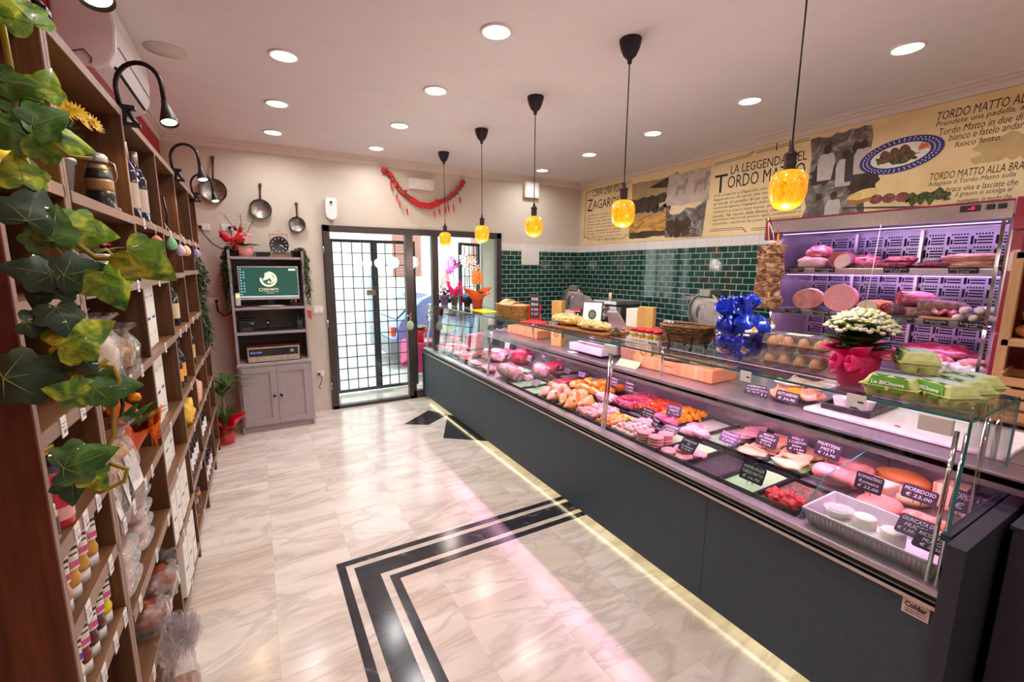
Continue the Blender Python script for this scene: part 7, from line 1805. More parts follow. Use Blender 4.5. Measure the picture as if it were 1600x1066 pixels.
for z0, z1, c_ in ((.004, .07, 'black'), (.07, .11, 'tan'), (.11, .145, 'black'), (.145, .162, 'tan')):
    MB().lathe(between(z0, z1), 26).build('bean_layer', bean[c_], t)
MB().lathe(pr, 28, cap=False).build('glass_jar', GLASS, t)
MB().lathe([(.036, .17), (.038, .175), (.038, .19), (.030, .20), (0, .2)], 24).tube([(.036, .01, .18), (.055, .012, .17), (.06, .012, .13), (.052, .012, .11)], .0025, 5).build('clip_lid', mk('frosted_lid', (190, 190, 196), .2, .5), t)
tag(MB().ell((0, 0, .012), (.012, .012, .012), 12, 8).build('small_stone', mk('grey_stone', (120, 110, 110), .6), loc=(-.43, 2.25, 1.895)), 'small grey stone at the shelf edge past the bean jar', 'stone')
t = thing('gift_bag', 'white gift bag with a magenta flower and ribbon on the second bay', 'gift bag', (-.47, 2.05, 1.64))
MB().prism([(-.045, -.07), (.045, -.07), (.04, .07), (-.04, .07)], 0, .10).build('bag_body', mk('white_gift_paper', (236, 230, 226), .6), t, bevel=.004)
m = MB()
for k in range(3): flower(m, (.02, .02 * k - .02, .14 + .012 * k), .032, 9, 0, (.6, -.4, .6), .5, None, k)
m.build('fabric_flower', mk('magenta_petal', (214, 20, 110), .6), t)
m = MB()
for k in range(5): leaf(m, (0, .02, .10), (math.cos(k * 1.3) * .5 + .3, math.sin(k * 1.3), .5), .09, .03, .3)
m.tube([(.03, 0, .12), (.06, .02, .08), (.055, .03, .03)], .004, 5); m.build('ribbon_leaves', mk('gilded_leaf', (180, 176, 110), .5, 0, .2, 40), t)
for k, (y, lab) in enumerate(((1.94, 'white info card with print, the nearer beside the gift bag'), (2.15, 'white info card with print, the farther beside the gift bag'))):
    t = thing('info_card', lab, 'card', (-.425, y, 1.64))
    MB().box(-.002, 0, -.045, .045, 0, .07).build('card', PAPER, t)
    m = MB()
    for q in range(3): m.box(0, .0006, -.035, .035 - .02 * (q % 2), .05 - q * .012, .054 - q * .012)
    m.box(0, .0006, -.03, .0, .008, .018); m.build('print', mk('violet_print', (110, 84, 150), .6), t)
meat('gold_sweet', 'gold wrapped sweet behind the info cards', 'sweet', (-.49, 2.16, 1.64), (.03, .03, .035), mk('gold_foil', (212, 170, 70), .3, .6, .2, 30), 3, .2)
def bag(label, loc, sx, sy, h_, fill, rz=0, seed=0, tie=True, cat='bag', labelp=None):
    """clear bag: crumpled film around its contents"""
    t = thing('clear_bag', label, cat, loc, rz)
    MB().ell((0, 0, h_ * .36), (sx * .86, sy * .86, h_ * .36), 22, 14, .18, 8, seed, 0, None, -h_ * .355, .8).build('contents', fill, t)
    def fn(u, v):
        a = 2 * PI * u; k = 1.0 if v < .6 else 1 - (v - .6) * 1.7 if v < .85 else .58 + (v - .85) * 3
        k *= 1 + .12 * noise.noise(Vector((math.cos(a) * 3 + seed, math.sin(a) * 3, v * 6)))
        k *= 1 + (.10 * v) * math.sin(9 * a + seed)
        sq = lambda x: math.copysign(abs(x) ** .75, x)
        return (sq(math.cos(a)) * sx * k, sq(math.sin(a)) * sy * k, .002 + h_ * v)
    MB().sheet(fn, 44, 16, 0, 0, True, None, True).build('film', CELLO, t)
    if labelp: m = MB(); m.prism([(-labelp[0], 0), (labelp[0], 0), (labelp[0], labelp[1]), (-labelp[0], labelp[1])], 0, .001, 0, frame(Vector((sx * 1.02, 0, h_ * .1)), (0, 1, 0), (-.15, 0, 1))); m.build('paper_label', PAPER, t)
    return t
bisc = mix3('golden_biscuits', [(.3, (150, 96, 44)), (.5, (206, 150, 84)), (.75, (240, 204, 140))], 22, .7, 5, .8, .6)
pale = mix3('pale_crackers', [(.3, (206, 176, 140)), (.6, (236, 220, 200)), (.8, (248, 240, 232))], 16, .6, 5, .8, .4)
dkch = mix3('toast_slices', [(.3, (52, 36, 30)), (.45, (150, 104, 60)), (.6, (220, 176, 110)), (.8, (236, 206, 150))], 14, .6, 4, 1.2, .4)
bag('tall crumpled clear bag on the second bay, nearest the double upright', (-.50, 1.72, 1.325), .07, .075, .25, pale, .3, 1)
bag('clear bag of pale crackers in the middle of the second bay', (-.47, 1.88, 1.325), .07, .085, .22, pale, .1, 2)
bag('clear bag of golden toast leaning by the third upright', (-.47, 2.10, 1.325), .075, .12, .16, dkch, .2, 3)
bag('clear bag of golden biscuits with a white label, nearer of two', (-.47, 1.72, .94), .075, .075, .22, bisc, .2, 4, True, 'bag', (.045, .12))
bag('clear bag of golden biscuits with a white label, farther of two', (-.47, 1.86, .94), .075, .075, .25, bisc, -.1, 5, True, 'bag', (.045, .12))
bag('clear bag at the edge behind the double upright on the biscuit shelf', (-.46, 1.645, .94), .06, .03, .16, bisc, 0, 6, True, 'bag', (.02, .12))
t = thing('wrapped_bouquet', 'flower pot in orange net wrap on the biscuit shelf', 'plant', (-.50, 2.12, .94))
MB().lathe(pot_prof(.04, .055, .11), 22).build('pot', mk('terracotta_pot', (180, 90, 50), .7), t)
m = MB(); bow_wrap(m, .05, .02, .115, .21, 5, .3, 0, 1.4); m.build('orange_wrap', mk('orange_wrap', (246, 92, 8), .4, 0, .16, 10, coat=.3), t)
m = MB()
for k in range(80):
    a = rnd.uniform(-.9, .9); p = Vector((.09, .03, .14)); P = [p + Vector((.01 * i * math.cos(a), .02 * i * math.cos(a * 2 + k), rnd.uniform(-.022, .022) * i)) * .8 for i in range(5)]
    m.tube(P, .0015, 4)
m.build('orange_net', mk('orange_net', (244, 120, 10), .5), t)
m = MB()
for k in range(14): leaf(m, (0, 0, .10), (math.cos(k * 2.4), math.sin(k * 2.4), 1.2), .20, .05, .3)
m.tube([(0, 0, .1), (.03, .02, .24), (.02, .05, .33)], .007, 6); m.build('leaves', leafg, t)
m = MB()
for k, c in enumerate(((.05, -.03, .30), (.02, .06, .35), (.07, .0, .27))): m.ell(c, (.022, .022, .016), 12, 8, .3, 9, k)
m.build('blossoms', mk('orange_petal', (246, 140, 10), .5, 0, .12, 40), t)
cook = mix3('almond_biscuits', [(.3, (150, 100, 76)), (.55, (206, 166, 140)), (.8, (236, 210, 190))], 26, .7, 5, .8, .5)
boxp = clear('clamshell_plastic', (246, 242, 244), haze=.20, rough=.1)
def clam(label, loc, L=.10, W_=.085, h_=.055, rz=0, sticker=False):
    t = thing('clamshell_box', label, 'food box', loc, rz)
    MB().ell((0, 0, h_ * .45), (W_ * .86, L * .86, h_ * .42), 20, 10, .15, 9, loc[1] * 7, 0, None, -h_ * .4, .6).build('contents', cook, t)
    def shell(r0, z0, r1, z1, mb):
        vs = []; n = 32
        for r_, z in ((r0, z0), (r1, z1)):
            for i in range(n):
                a = 2 * PI * i / n; sq = lambda x: math.copysign(abs(x) ** .55, x); vs.append((sq(math.cos(a)) * W_ * r_, sq(math.sin(a)) * L * r_, z))
        mb.add(vs, [(i, (i + 1) % n, n + (i + 1) % n, n + i) for i in range(n)], 0, True); return vs[n:]
    m = MB(); shell(.82, .002, 1.0, h_ * .55, m); top = shell(1.0, h_ * .60, .80, h_, m); m.add(top, [tuple(range(len(top)))])
    m.build('plastic_shell', boxp, t)
    m = MB(); shell(1.06, h_ * .55, 1.06, h_ * .60, m); shell(1.0, h_ * .55, 1.06, h_ * .55, m); shell(1.06, h_ * .60, 1.0, h_ * .60, m); m.build('rim', boxp, t)
    if sticker:
        MB().box(-.035, .035, -.045, .045, h_, h_ + .001, 0).box(-.03, .03, -.04, .04, h_ + .001, h_ + .0015, 1).build('sticker', [mk('sticker_red', (206, 90, 70), .5), PAPER], t)
    return t
for k in range(3): clam('clear box of almond biscuits, near stack of three, %s' % ('bottom', 'middle', 'topmost with a red edged sticker')[k], (-.49, 1.76, .645 + .056 * k), .115, .08, .055, 0, k == 2)
for k in range(4): clam('clear box of almond biscuits, far stack of four, %s' % ('bottom', 'second', 'third', 'topmost')[k], (-.50, 2.04 + .012 * k, .645 + .056 * k), .10, .08, .055, 0, k == 3)
brownb = mix3('brown_loaf', [(.3, (84, 30, 14)), (.55, (160, 76, 34)), (.8, (214, 140, 76))], 10, .3, 5, .6, .3, coat=.3)
bag('wrapped brown loaf on the low board, the nearer of two', (-.47, 1.98, .35), .085, .09, .12, brownb, .2, 7, True, 'bread', (.02, .05))
bag('wrapped brown loaf on the low board, the farther by the upright', (-.47, 2.19, .35), .09, .10, .13, brownb, .1, 8, True, 'bread', (.02, .05))
t = thing('cellophane_gift', 'big crinkled cellophane gift bundle standing on the floor by the shelves', 'gift', (-.355, 1.84, 0))
MB().box(-.04, .05, -.09, .10, .0, .14).build('gift_base', mk('gift_card_brown', (170, 120, 90), .7, 0, .2, 20), t, bevel=.02)
def cello(u, v):
    a = 2 * PI * u; k = 1 - .55 * v + .0 if v < .8 else .56 + (v - .8) * 2.2
    k *= 1 + .16 * noise.noise(Vector((math.cos(a) * 4, math.sin(a) * 4, v * 9))) + .07 * math.sin(13 * a + 7 * v)
    return (math.cos(a) * .075 * k, math.sin(a) * .13 * k + .05 * v, .002 + .33 * v)
MB().sheet(cello, 64, 26, 0, 0, True, None, True).build('film', CELLO, t)
m = MB(); 
for k in range(9): m.sheet(lambda u, v, k=k: (math.cos(k) * (.02 + .035 * v) + .02 * math.sin(u * 9 + k), math.sin(k) * (.03 + .06 * v) + .05 + .02 * u, .26 + .10 * v + .02 * math.sin(u * 12 + k)), 10, 6, 0)
m.build('film_tails', CELLO, t)
# ---- third bay: white wine cartons
cartw = mk('white_carton_board', (240, 236, 226), .6, 0, .02, 20); blue_p = mk('blue_print', (58, 66, 150), .6); greyp = mk('grey_print', (176, 172, 170), .6)
def wbox(label, loc, h_=.33, w_=.075, rz=0, lean=0, group='white bottle cartons on the third bay'):
    t = thing('bottle_carton', label, 'carton', loc, rz, group)
    t.rotation_euler = (lean, 0, rz)
    MB().box(-w_, 0, -w_ / 2, w_ / 2, 0, h_).build('carton_body', cartw, t, bevel=.002)
    MB().box(0, .0006, -w_ * .25, w_ * .25, h_ * .44, h_ * .48).box(0, .0006, -w_ * .22, w_ * .22, h_ * .80, h_ * .82, 1).box(0, .0006, -w_ * .2, w_ * .2, h_ * .2, h_ * .21, 1).build('carton_print', [blue_p, greyp], t)
    return t
nthw = ('nearest', 'middle', 'farthest')
b0 = None
def wb(label, loc, *a, **k): return wbox(label, loc, *a, **k)
for k in range(3): wb('tall white bottle carton on the fifth shelf of the third bay, %s' % nthw[k], (-.432 - .003 * k, 2.46 + .125 * k, 1.33), .285, .115)
for k in range(3): wb('white bottle carton on the fourth shelf of the third bay, %s' % nthw[k], (-.432 - .004 * k, 2.48 + .13 * k, .965), .31, .12)
for k in range(3): wb('white bottle carton on the third shelf of the third bay, %s' % nthw[k], (-.432 - .003 * k, 2.48 + .14 * k, .715), .215, .13)
for k, (y, ln_) in enumerate(((2.45, .10), (2.58, .14), (2.72, .06), (2.85, .0))): wb('white bottle carton leaning on the second shelf of the third bay, %s' % ('nearest', 'second', 'third', 'farthest')[k], (-.41, y, .412 + .0), .25, .11, 0, -ln_)
for k, (y, ln_) in enumerate(((2.52, .12), (2.66, .16), (2.82, .0))): wb('white bottle carton on the bottom shelf of the third bay, %s' % nthw[k], (-.40, y, .102), .26, .12, 0, -ln_)
for k in range(4): wb('white carton at the back of the sixth shelf of the third bay, %s' % ('nearest', 'second', 'third', 'farthest')[k], (-.50, 2.43 + .085 * k, 1.645), .16)
for k, (x, y) in enumerate(((-.455, 2.60), (-.47, 2.70), (-.455, 2.80))):
    t = bottle('dark bottle in a beige sleeve with violet collar, third bay top shelf, %s' % nthw[k], (x, y, 1.90), (40, 32, 50), (206, 186, 170), (190, 170, 150), .33, .038)
    MB().lathe([(.020, .238), (.026, .245), (.020, .252)], 16, cap=False).build('violet_ribbon', mk('violet_ribbon', (120, 80, 190), .4), t)
# ---- fourth to last bay
def nb(label, y, z, lab=CRM, g=BLK, cap=BLK, h_=.29, x=-.46, r=.036): return bottle(label, (x, y, z), g, lab, cap, h_, r)
t = thing('twine_bundle', 'dark hanging cord and tag on the fourth bay top shelf', 'cord', (-.45, 3.5, 1.895)); m = MB(); m.tube([(0, 0, 0), (.01, .01, .12), (.0, .0, .22)], .006, 6); m.build('cord', BLACK, t); m = MB(); m.box(-.002, .0, -.012, .012, .0, .05); m.build('cord_tag', PAPER, t)
tag(MB().box(-.03, .0, -.03, .03, 0, .12).build('white_box', cartw, loc=(-.43, 3.08, 1.895)), 'slim white box at the front of the fourth bay top shelf', 'box')
t = thing('striped_pouch', 'pink and cream striped pouch on the sixth shelf of the fourth bay', 'pouch', (-.46, 3.16, 1.66)); m = MB(); m.ell((0, 0, .06), (.04, .10, .065), 20, 12, .15, 7, 2, 0, None, -.058); m.build('pouch_body', mix3('striped_cloth', [(.42, (206, 90, 120)), (.46, (246, 230, 214)), (.54, (246, 230, 214)), (.58, (90, 60, 60))], 3, .8, 1, 0, 0, stretch=(1, 7, 1)), t)
nb('dark wine bottle with a cream label on the fifth shelf of the fourth bay', 3.44, 1.335); nb('dark wine bottle behind the upright on the fifth shelf of the fourth bay', 3.08, 1.335)
nb('dark bottle with an amber label on the fourth shelf of the fourth bay, farther', 3.44, .97, ORA, BLK, (40, 30, 60), .27); nb('dark bottle with an amber label on the fourth shelf of the fourth bay, nearer', 3.30, .97, ORA, BLK, (40, 30, 60), .24)
meat('yellow_cake_bag', 'yellow paper wrapped cake on the third shelf of the fourth bay', 'package', (-.46, 3.36, .72), (.06, .10, .085), mk('yellow_wrap', (244, 196, 70), .5, 0, .1, 12), 4, .22, 0, 8, .85, None, .7)
for k in range(4): nb('violet capped bottle with a white label, fourth bay second shelf, %s' % ('nearest', 'second', 'third', 'farthest')[k], 3.20 + .10 * k, .43, WHT, (50, 36, 40), VIO, .24, -.45)
for k in range(3): jar('small honey jar with violet lid on the bottom shelf of the fourth bay, %s' % nthw[k], (-.45, 3.12 + .12 * k, .14), mk('honey_amber', (190, 120, 30), .15, 0, .2, 20, coat=.5), mk('violet_lid', (80, 50, 90), .4), .036, .14)
for k, y in enumerate((3.72, 3.82)): t = thing('plush_bunny', ('small lilac fabric bunny on the sixth shelf of the fifth bay, nearer', 'small lilac fabric bunny on the sixth shelf of the fifth bay, farther')[k], 'ornament', (-.45, y, 1.67)); m = MB(); m.ell((0, 0, .025), (.025, .035, .025), 14, 8); m.ell((.005, -.03, .055), (.018, .018, .018), 12, 8); m.build('body', mk('lilac_felt', (196, 150, 190), .9), t); m = MB(); m.ell((0, -.035, .08), (.005, .007, .02), 8, 6); m.ell((.008, -.024, .08), (.005, .007, .02), 8, 6); m.build('ear', mk('lilac_felt', (196, 150, 190), .9), t)
tag(MB().box(-.05, 0, -.05, .05, 0, .17).build('pink_box', mk('pink_card', (226, 110, 176), .5, 0, .15, 30), loc=(-.43, 3.74, 1.345), bevel=.003), 'bright pink box on the fifth shelf of the fifth bay', 'box')
nb('green capped bottle beside the pink box on the fifth bay', 3.86, 1.345, (120, 180, 190), (30, 60, 70), (30, 60, 90), .24)
for k in range(3): nb('dark wine bottle with a gold label on the fourth shelf of the fifth bay, %s' % nthw[k], 3.74 + .12 * k, .99, (206, 170, 110), BLK, GLD, .30)
meat('rosy_bag', 'rosy patterned bag on the third shelf of the fifth bay', 'bag', (-.46, 3.86, .72), (.06, .12, .095), spots('rosy_print', (236, 176, 150), (196, 60, 70), 16, .2, .5), 7, .12, 0, 7, .85, None, .7)
for k in range(4): nb('dark bottle with a white and blue label, fifth bay second shelf, %s' % ('nearest', 'second', 'third', 'farthest')[k], 3.74 + .11 * k, .43, WHT, BLK, (40, 40, 70), .25, -.45)
for k in range(4): nb('navy capped bottle with a pink label, fifth bay bottom shelf, %s' % ('nearest', 'second', 'third', 'farthest')[k], 3.74 + .12 * k, .12, (236, 206, 214), BLK, (30, 44, 90), .24, -.44)
nb('small dark bottle with a white label in the last bay', 4.45, .99, WHT, BLK, BLK, .22); nb('second small dark bottle in the last bay', 4.58, .99, WHT, BLK, BLK, .20)
nb('dark long necked bottle on the top shelf of the fifth bay', 3.76, 1.89, BLK, BLK, BLK, .26)
tag(MB().box(-.04, 0, -.03, .03, 0, .07).build('yellow_box', mk('yellow_card', (226, 190, 70), .5), loc=(-.43, 4.5, .12)), 'small yellow box on the bottom shelf of the last bay', 'box')
# ---- paper and felt eggs hanging from the shelf edges
def paper_egg(label, y, z, rgb, nm, x=-.375):
    t = thing('hanging_egg', label, 'easter egg', (x, y, z), 0, 'pastel eggs hanging from the shelf edge')
    m = MB(); m.ell((0, 0, 0), (.024, .026, .034), 24, 14)
    for v in m.v:
        k = 1 - .22 * v.z / .034; a = math.atan2(v.y, v.x); k *= 1 + .06 * math.cos(a * 10); v.x *= k; v.y *= k
    m.build('egg', spots('paper_egg_' + nm, rgb, tuple(int(c * .82) for c in rgb), 60, .2, .8), t)
    MB().tube([(0, 0, .032), (.0, .004, .065), (-.02, .0, .105)], .0022, 5).build('string', PAPER, t)
paper_egg('coral honeycomb egg hanging at the third bay', 2.60, 1.805, (246, 150, 124), 'coral')
paper_egg('mint green egg hanging at the fourth bay', 3.03, 1.82, (130, 200, 150), 'mint')
paper_egg('pale lilac egg hanging in front of the peach one', 3.35, 1.795, (214, 190, 214), 'pale_lilac')
paper_egg('peach egg hanging beside the pale lilac one', 3.62, 1.80, (246, 190, 156), 'peach')
paper_egg('small lavender egg hanging nearest the far wall', 4.22, 1.80, (180, 160, 206), 'lavender')
# ---- clip on lamps along the top edge
warmd = glow('clip_lamp_bulb', (255, 226, 170), 16)
def clip_lamp(label, y, dx=0, hy=-.10):
    t = thing('clip_lamp', label, 'lamp', (SX, y, ZT + .03), 0, 'black gooseneck clip lamps on the shelf top')
    m = MB()
    m.box(-.06, .04, -.016, .016, .008, .022); m.box(-.055, .05, -.016, .016, -.054, -.042); m.box(-.02, .012, -.018, .018, -.045, .015); m.tube([(.03, 0, .015), (.016, 0, .0), (.03, 0, -.03), (.045, 0, -.048)], .008, 6); m.cyl((.0, -.02, -.014), (.0, .02, -.014), .016, 12)
    m.build('clamp', BLACK, t)
    P = [(-.008, 0, .02), (-.012, 0, .07)] + [(.065 - .078 * math.cos(a), hy * (1 - math.cos(a)) / 2, .085 + .085 * math.sin(a)) for a in [PI * i / 12 for i in range(13)]] + [(.146, hy, .03)]
    MB().tube(P, .0085, 10).build('gooseneck', BLACK, t)
    T = Matrix.Translation((.146, hy, .03)) @ Matrix.Rotation(R(160), 4, 'X') @ Matrix.Rotation(R(8), 4, 'Y')
    MB().lathe([(0, -.005), (.010, -.005), (.012, .015), (.030, .085), (.031, .092), (.028, .092), (.011, .02)], 24, 0, T, cap=False).build('shade', BLACK, t)
    MB().lathe([(0, .082), (.026, .084)], 20, 0, T, cap=False).lathe([(0, .080), (.026, .082)], 20, 0, T, cap=False).build('bulb_face', warmd, t)
    p = T @ Vector((0, 0, .10))
    d = (T.to_3x3() @ Vector((0, 0, 1))); d = (d + Vector((-.55, 0, 0))).normalized()
    o = light('lamp_light', 'SPOT', p, P_CLIP * 4, (1, .74, .42), t, spot_size=R(120), spot_blend=.6, shadow_soft_size=.025)
    o.rotation_euler = d.to_track_quat('-Z', 'Y').to_euler()
clip_lamp('black gooseneck clip lamp nearest the viewer, its head cut by the picture top', 1.45)
clip_lamp('black gooseneck clip lamp in front of the air conditioner', 2.38)
clip_lamp('black gooseneck clip lamp third from the viewer, left of the largest pan', 3.70)
clip_lamp('black gooseneck clip lamp at the far end of the shelves, before the largest pan', 4.78)
# ---- trailing ivy at the near end
ivy_g = mix3('ivy_green', [(.3, (24, 58, 16)), (.5, (52, 98, 30)), (.7, (96, 140, 40))], 26, .4, 5, .8, .3, coat=.2)
ivy_y = mix3('ivy_variegated', [(.34, (38, 84, 16)), (.5, (110, 150, 24)), (.66, (206, 216, 60))], 26, .4, 5, 1.0, .3, coat=.2)
ivy_d = mix3('ivy_dark', [(.3, (14, 38, 18)), (.6, (34, 66, 34)), (.8, (70, 104, 54))], 24, .45, 5, .8, .3, coat=.2)
vein = mk('ivy_vein', (150, 172, 70), .6, 0, .1, 30); vine = mk('ivy_vine', (150, 132, 40), .6, 0, .15, 20)
LOB = [(0, .04), (.10, -.05), (.26, -.10), (.40, -.04), (.44, .08), (.41, .17), (.48, .24), (.52, .36), (.44, .46), (.32, .50), (.29, .60), (.20, .74), (.10, .88), (0, 1.0)]
def ivyleaf(mb, c, n, tip, s, mi, seed=0):
    """five lobed leaf centred at c, facing n, tip direction projected into the leaf plane"""
    n = Vector(n).normalized(); t_ = Vector(tip); t_ = (t_ - n * t_.dot(n)).normalized(); sd = t_.cross(n)
    q = random.Random(seed); c = Vector(c)
    out = [(x, y) for x, y in LOB] + [(-x, y) for x, y in LOB[-2:0:-1]]
    def P(x, y, lift=0): return c + sd * (x * s) + t_ * ((y - .4) * s) + n * (s * (.10 - .42 * abs(x) ** 1.5 - .22 * (y - .3) ** 2 + .03 * math.sin(9 * y + seed)) + lift)
    N = len(out); vs = [P(*p) for p in out] + [P(x * .55, .3 + (y - .3) * .55) for x, y in out] + [P(0, .3)]
    mid = 2 * N
    fs = [(i, (i + 1) % N, N + (i + 1) % N, N + i) for i in range(N)] + [(N + i, N + (i + 1) % N, mid) for i in range(N)]
    mb.add(vs, fs, mi, True)
    for tx, ty in ((0, .95), (.36, .34), (-.36, .34), (.30, .0), (-.30, .0)):
        a, b = (0, .06), (tx, ty)
        mb.tube([P(a[0] + (b[0] - a[0]) * k / 5, a[1] + (b[1] - a[1]) * k / 5, .0006) for k in range(6)], [s * .008, s * .007, s * .006, s * .005, s * .003, s * .001], 4, 3)
ivy = thing('ivy_garland', 'large leaved variegated ivy hanging over the near end of the shelves', 'plant', (0, 0, 0))
m = MB()
LV = [(-.316, 2.126, .085, 1, -40), (-.338, 2.011, .06, 0, 90), (-.300, 1.954, .07, 0, 60), (-.298, 1.925, .092, 1, 95), (-.348, 1.867, .075, 1, 0), (-.351, 1.936, .085, 0, -60), (-.339, 1.802, .09, 2, 20), (-.340, 1.990, .095, 0, -90), (-.275, 1.766, .085, 1, 100), (-.336, 1.758, .065, 0, -20), (-.349, 1.689, .075, 2, -80), (-.325, 1.671, .078, 2, 20), (-.285, 1.689, .08, 2, 80), (-.183, 1.708, .10, 1, 130), (-.248, 1.660, .09, 1, 160), (-.354, 1.648, .06, 2, 200), (-.320, 1.599, .075, 2, 170), (-.297, 1.566, .10, 1, 60), (-.356, 1.594, .055, 2, 100), (-.376, 1.497, .115, 2, 80), (-.306, 1.523, .07, 2, 150), (-.325, 1.461, .07, 1, -70), (-.266, 1.458, .085, 0, 90), (-.319, 1.322, .095, 0, 80), (-.355, 1.256, .065, 2, 190), (-.310, 1.279, .06, 1, 150), (-.314, 1.770, .075, 0, 10), (-.30, 2.02, .06, 1, 20), (-.33, 1.55, .06, 1, -30)]
for k, (x, z, s, mi, ang) in enumerate(LV):
    y = 1.155 + rnd.uniform(-.02, .02); a = R(ang)
    ivyleaf(m, (x, y, z), (.30 + rnd.uniform(-.25, .35), -.95, .15 + rnd.uniform(-.25, .3)), (math.sin(a), 0.05, math.cos(a)), s * .98, mi, k)
m.build('leaves', [ivy_g, ivy_y, ivy_d, vein], ivy)
m = MB()
def vn(P, r=.004): m.tube([(x, y, z) for x, y, z in P], r, 6)
vn([(-.38, 1.17, 2.30), (-.345, 1.165, 2.15), (-.34, 1.16, 2.0), (-.345, 1.165, 1.90), (-.335, 1.17, 1.80), (-.29, 1.17, 1.74), (-.265, 1.165, 1.715), (-.215, 1.16, 1.715), (-.19, 1.16, 1.72)], .0055)
vn([(-.345, 1.165, 1.90), (-.33, 1.165, 1.85), (-.34, 1.165, 1.76), (-.30, 1.165, 1.70), (-.32, 1.165, 1.63), (-.335, 1.165, 1.58), (-.325, 1.165, 1.53), (-.295, 1.165, 1.505), (-.262, 1.165, 1.50), (-.255, 1.16, 1.47), (-.27, 1.16, 1.44), (-.275, 1.16, 1.36), (-.30, 1.16, 1.31), (-.345, 1.165, 1.27), (-.31, 1.16, 1.24), (-.27, 1.16, 1.255), (-.262, 1.16, 1.28), (-.29, 1.16, 1.30)], .0045)
vn([(-.335, 1.165, 2.0), (-.31, 1.16, 1.93), (-.28, 1.16, 1.90), (-.25, 1.16, 1.90)], .003); vn([(-.32, 1.165, 1.63), (-.29, 1.17, 1.67), (-.275, 1.16, 1.70)], .003); vn([(-.33, 1.165, 1.49), (-.295, 1.165, 1.49), (-.27, 1.165, 1.515)], .005)
m.build('vines', vine, ivy)
# ---- small leaved trailing ivy pots and the corner plant
def trail(label, loc, strands, L, spread, cat='plant', mats=leafd, dens=26, potr=.06, wid=.02):
    t = thing('trailing_ivy', label, cat, loc)
    MB().lathe(pot_prof(potr * .8, potr, .07), 18).build('pot', BLACK, t)
    mv = MB(); ml = MB()
    for s in range(strands):
        a = spread[0] + (spread[1] - spread[0]) * s / max(1, strands - 1) + rnd.uniform(-.2, .2); l = L * rnd.uniform(.45, 1)
        P = [Vector((0, 0, .08))]; o = Vector((math.cos(a), math.sin(a), 0)) * (potr * 1.35)
        P.append(o * .8 + Vector((0, 0, .10))); P.append(o * 1.15 + Vector((0, 0, .03)))
        k = 8
        for i in range(1, k + 1): P.append(o * 1.25 + Vector((rnd.uniform(-wid, wid), rnd.uniform(-wid, wid), .03 - l * i / k)))
        mv.tube(P, .002, 5)
        for i in range(dens):
            q = i / dens * (len(P) - 1); j = min(int(q), len(P) - 2); p = P[j].lerp(P[j + 1], q - j); b = rnd.uniform(0, 6.28)
            leaf(ml, p, (math.cos(b), math.sin(b), rnd.uniform(-.7, .5)), rnd.uniform(.03, .05), rnd.uniform(.016, .024), .3, 0, n=3)
    mv.build('stems', stemg, t); ml.build('leaves', mats, t)
    return t
ivs = mix3('small_ivy_green', [(.3, (26, 48, 32)), (.6, (54, 82, 54)), (.8, (104, 128, 92))], 26, .5, 4, .5, .1)
trail('trailing small leaved ivy on the last shelf bay, upper one', (-.47, 4.60, 1.67), 12, .38, (-1.0, 1.0), 'plant', ivs)
trail('trailing small leaved ivy on the last shelf bay, lower one', (-.47, 4.50, 1.345), 14, .42, (-1.0, 1.0), 'plant', ivs)
# ============================================================ GREY CABINET ON THE FAR WALL
ccol = mk('warm_grey_cabinet', (168, 154, 156), .55, 0, .04, 14, .02); cin = mk('cabinet_inside', (116, 106, 110), .6, 0, .04, 14)
CX0, CX1, CF, CB = -.222, .458, 5.13, 5.585
cab = thing('display_cabinet', 'tall warm grey cabinet with open shelves over two panelled doors', 'cabinet', (CX0, CF, 0))
w_ = CX1 - CX0; d_ = CB - CF
MB().box(0, w_, .012, d_, .06, .695).box(.0, w_, .0, .012, .06, .075).box(0, w_, .02, d_, 0, .06).box(0, .022, 0, .03, 0, .06).box(w_ - .022, w_, 0, .03, 0, .06).build('base_body', ccol, cab, bevel=.002)
MB().box(-.004, w_ + .004, -.008, d_, .695, .72).build('base_top', ccol, cab, bevel=.002)
ud = .09
for x in (0, w_ - .022): MB().box(x, x + .022, ud, d_, .72, 1.86).build('upper_side', ccol, cab, bevel=.002)
for z in (1.035, 1.29, 1.80):
    MB().box(.022, w_ - .022, ud + .004, d_ - .01, z - .025, z).build('shelf_board', ccol, cab, bevel=.001)
MB().box(.022, w_ - .022, d_ - .012, d_, .72, 1.86).build('back_panel', cin, cab)
for s in (0, 1):
    x0 = .024 + s * (w_ - .048) / 2 + (.0015 if s else 0); x1 = x0 + (w_ - .048) / 2 - .0015
    m = MB(); m.box(x0, x1, -.004, .010, .078, .69); m.box(x0, x0 + .06, -.018, -.004, .078, .69); m.box(x1 - .06, x1, -.018, -.004, .078, .69); m.box(x0 + .06, x1 - .06, -.018, -.004, .078, .138); m.box(x0 + .06, x1 - .06, -.018, -.004, .63, .69)
    dr = m.build('door', ccol, cab)
    kx = x1 - .03 if s == 0 else x0 + .03
    MB().lathe([(0, 0), (.007, 0), (.006, .012), (.014, .018), (.015, .024), (.010, .030), (0, .031)], 16, 0, Matrix.Translation((kx, -.018, .38)) @ Matrix.Rotation(R(90), 4, 'X')).build('knob', BLACKM, dr)
Z1, Z2, Z3, Z4 = .72, 1.035, 1.29, 1.80
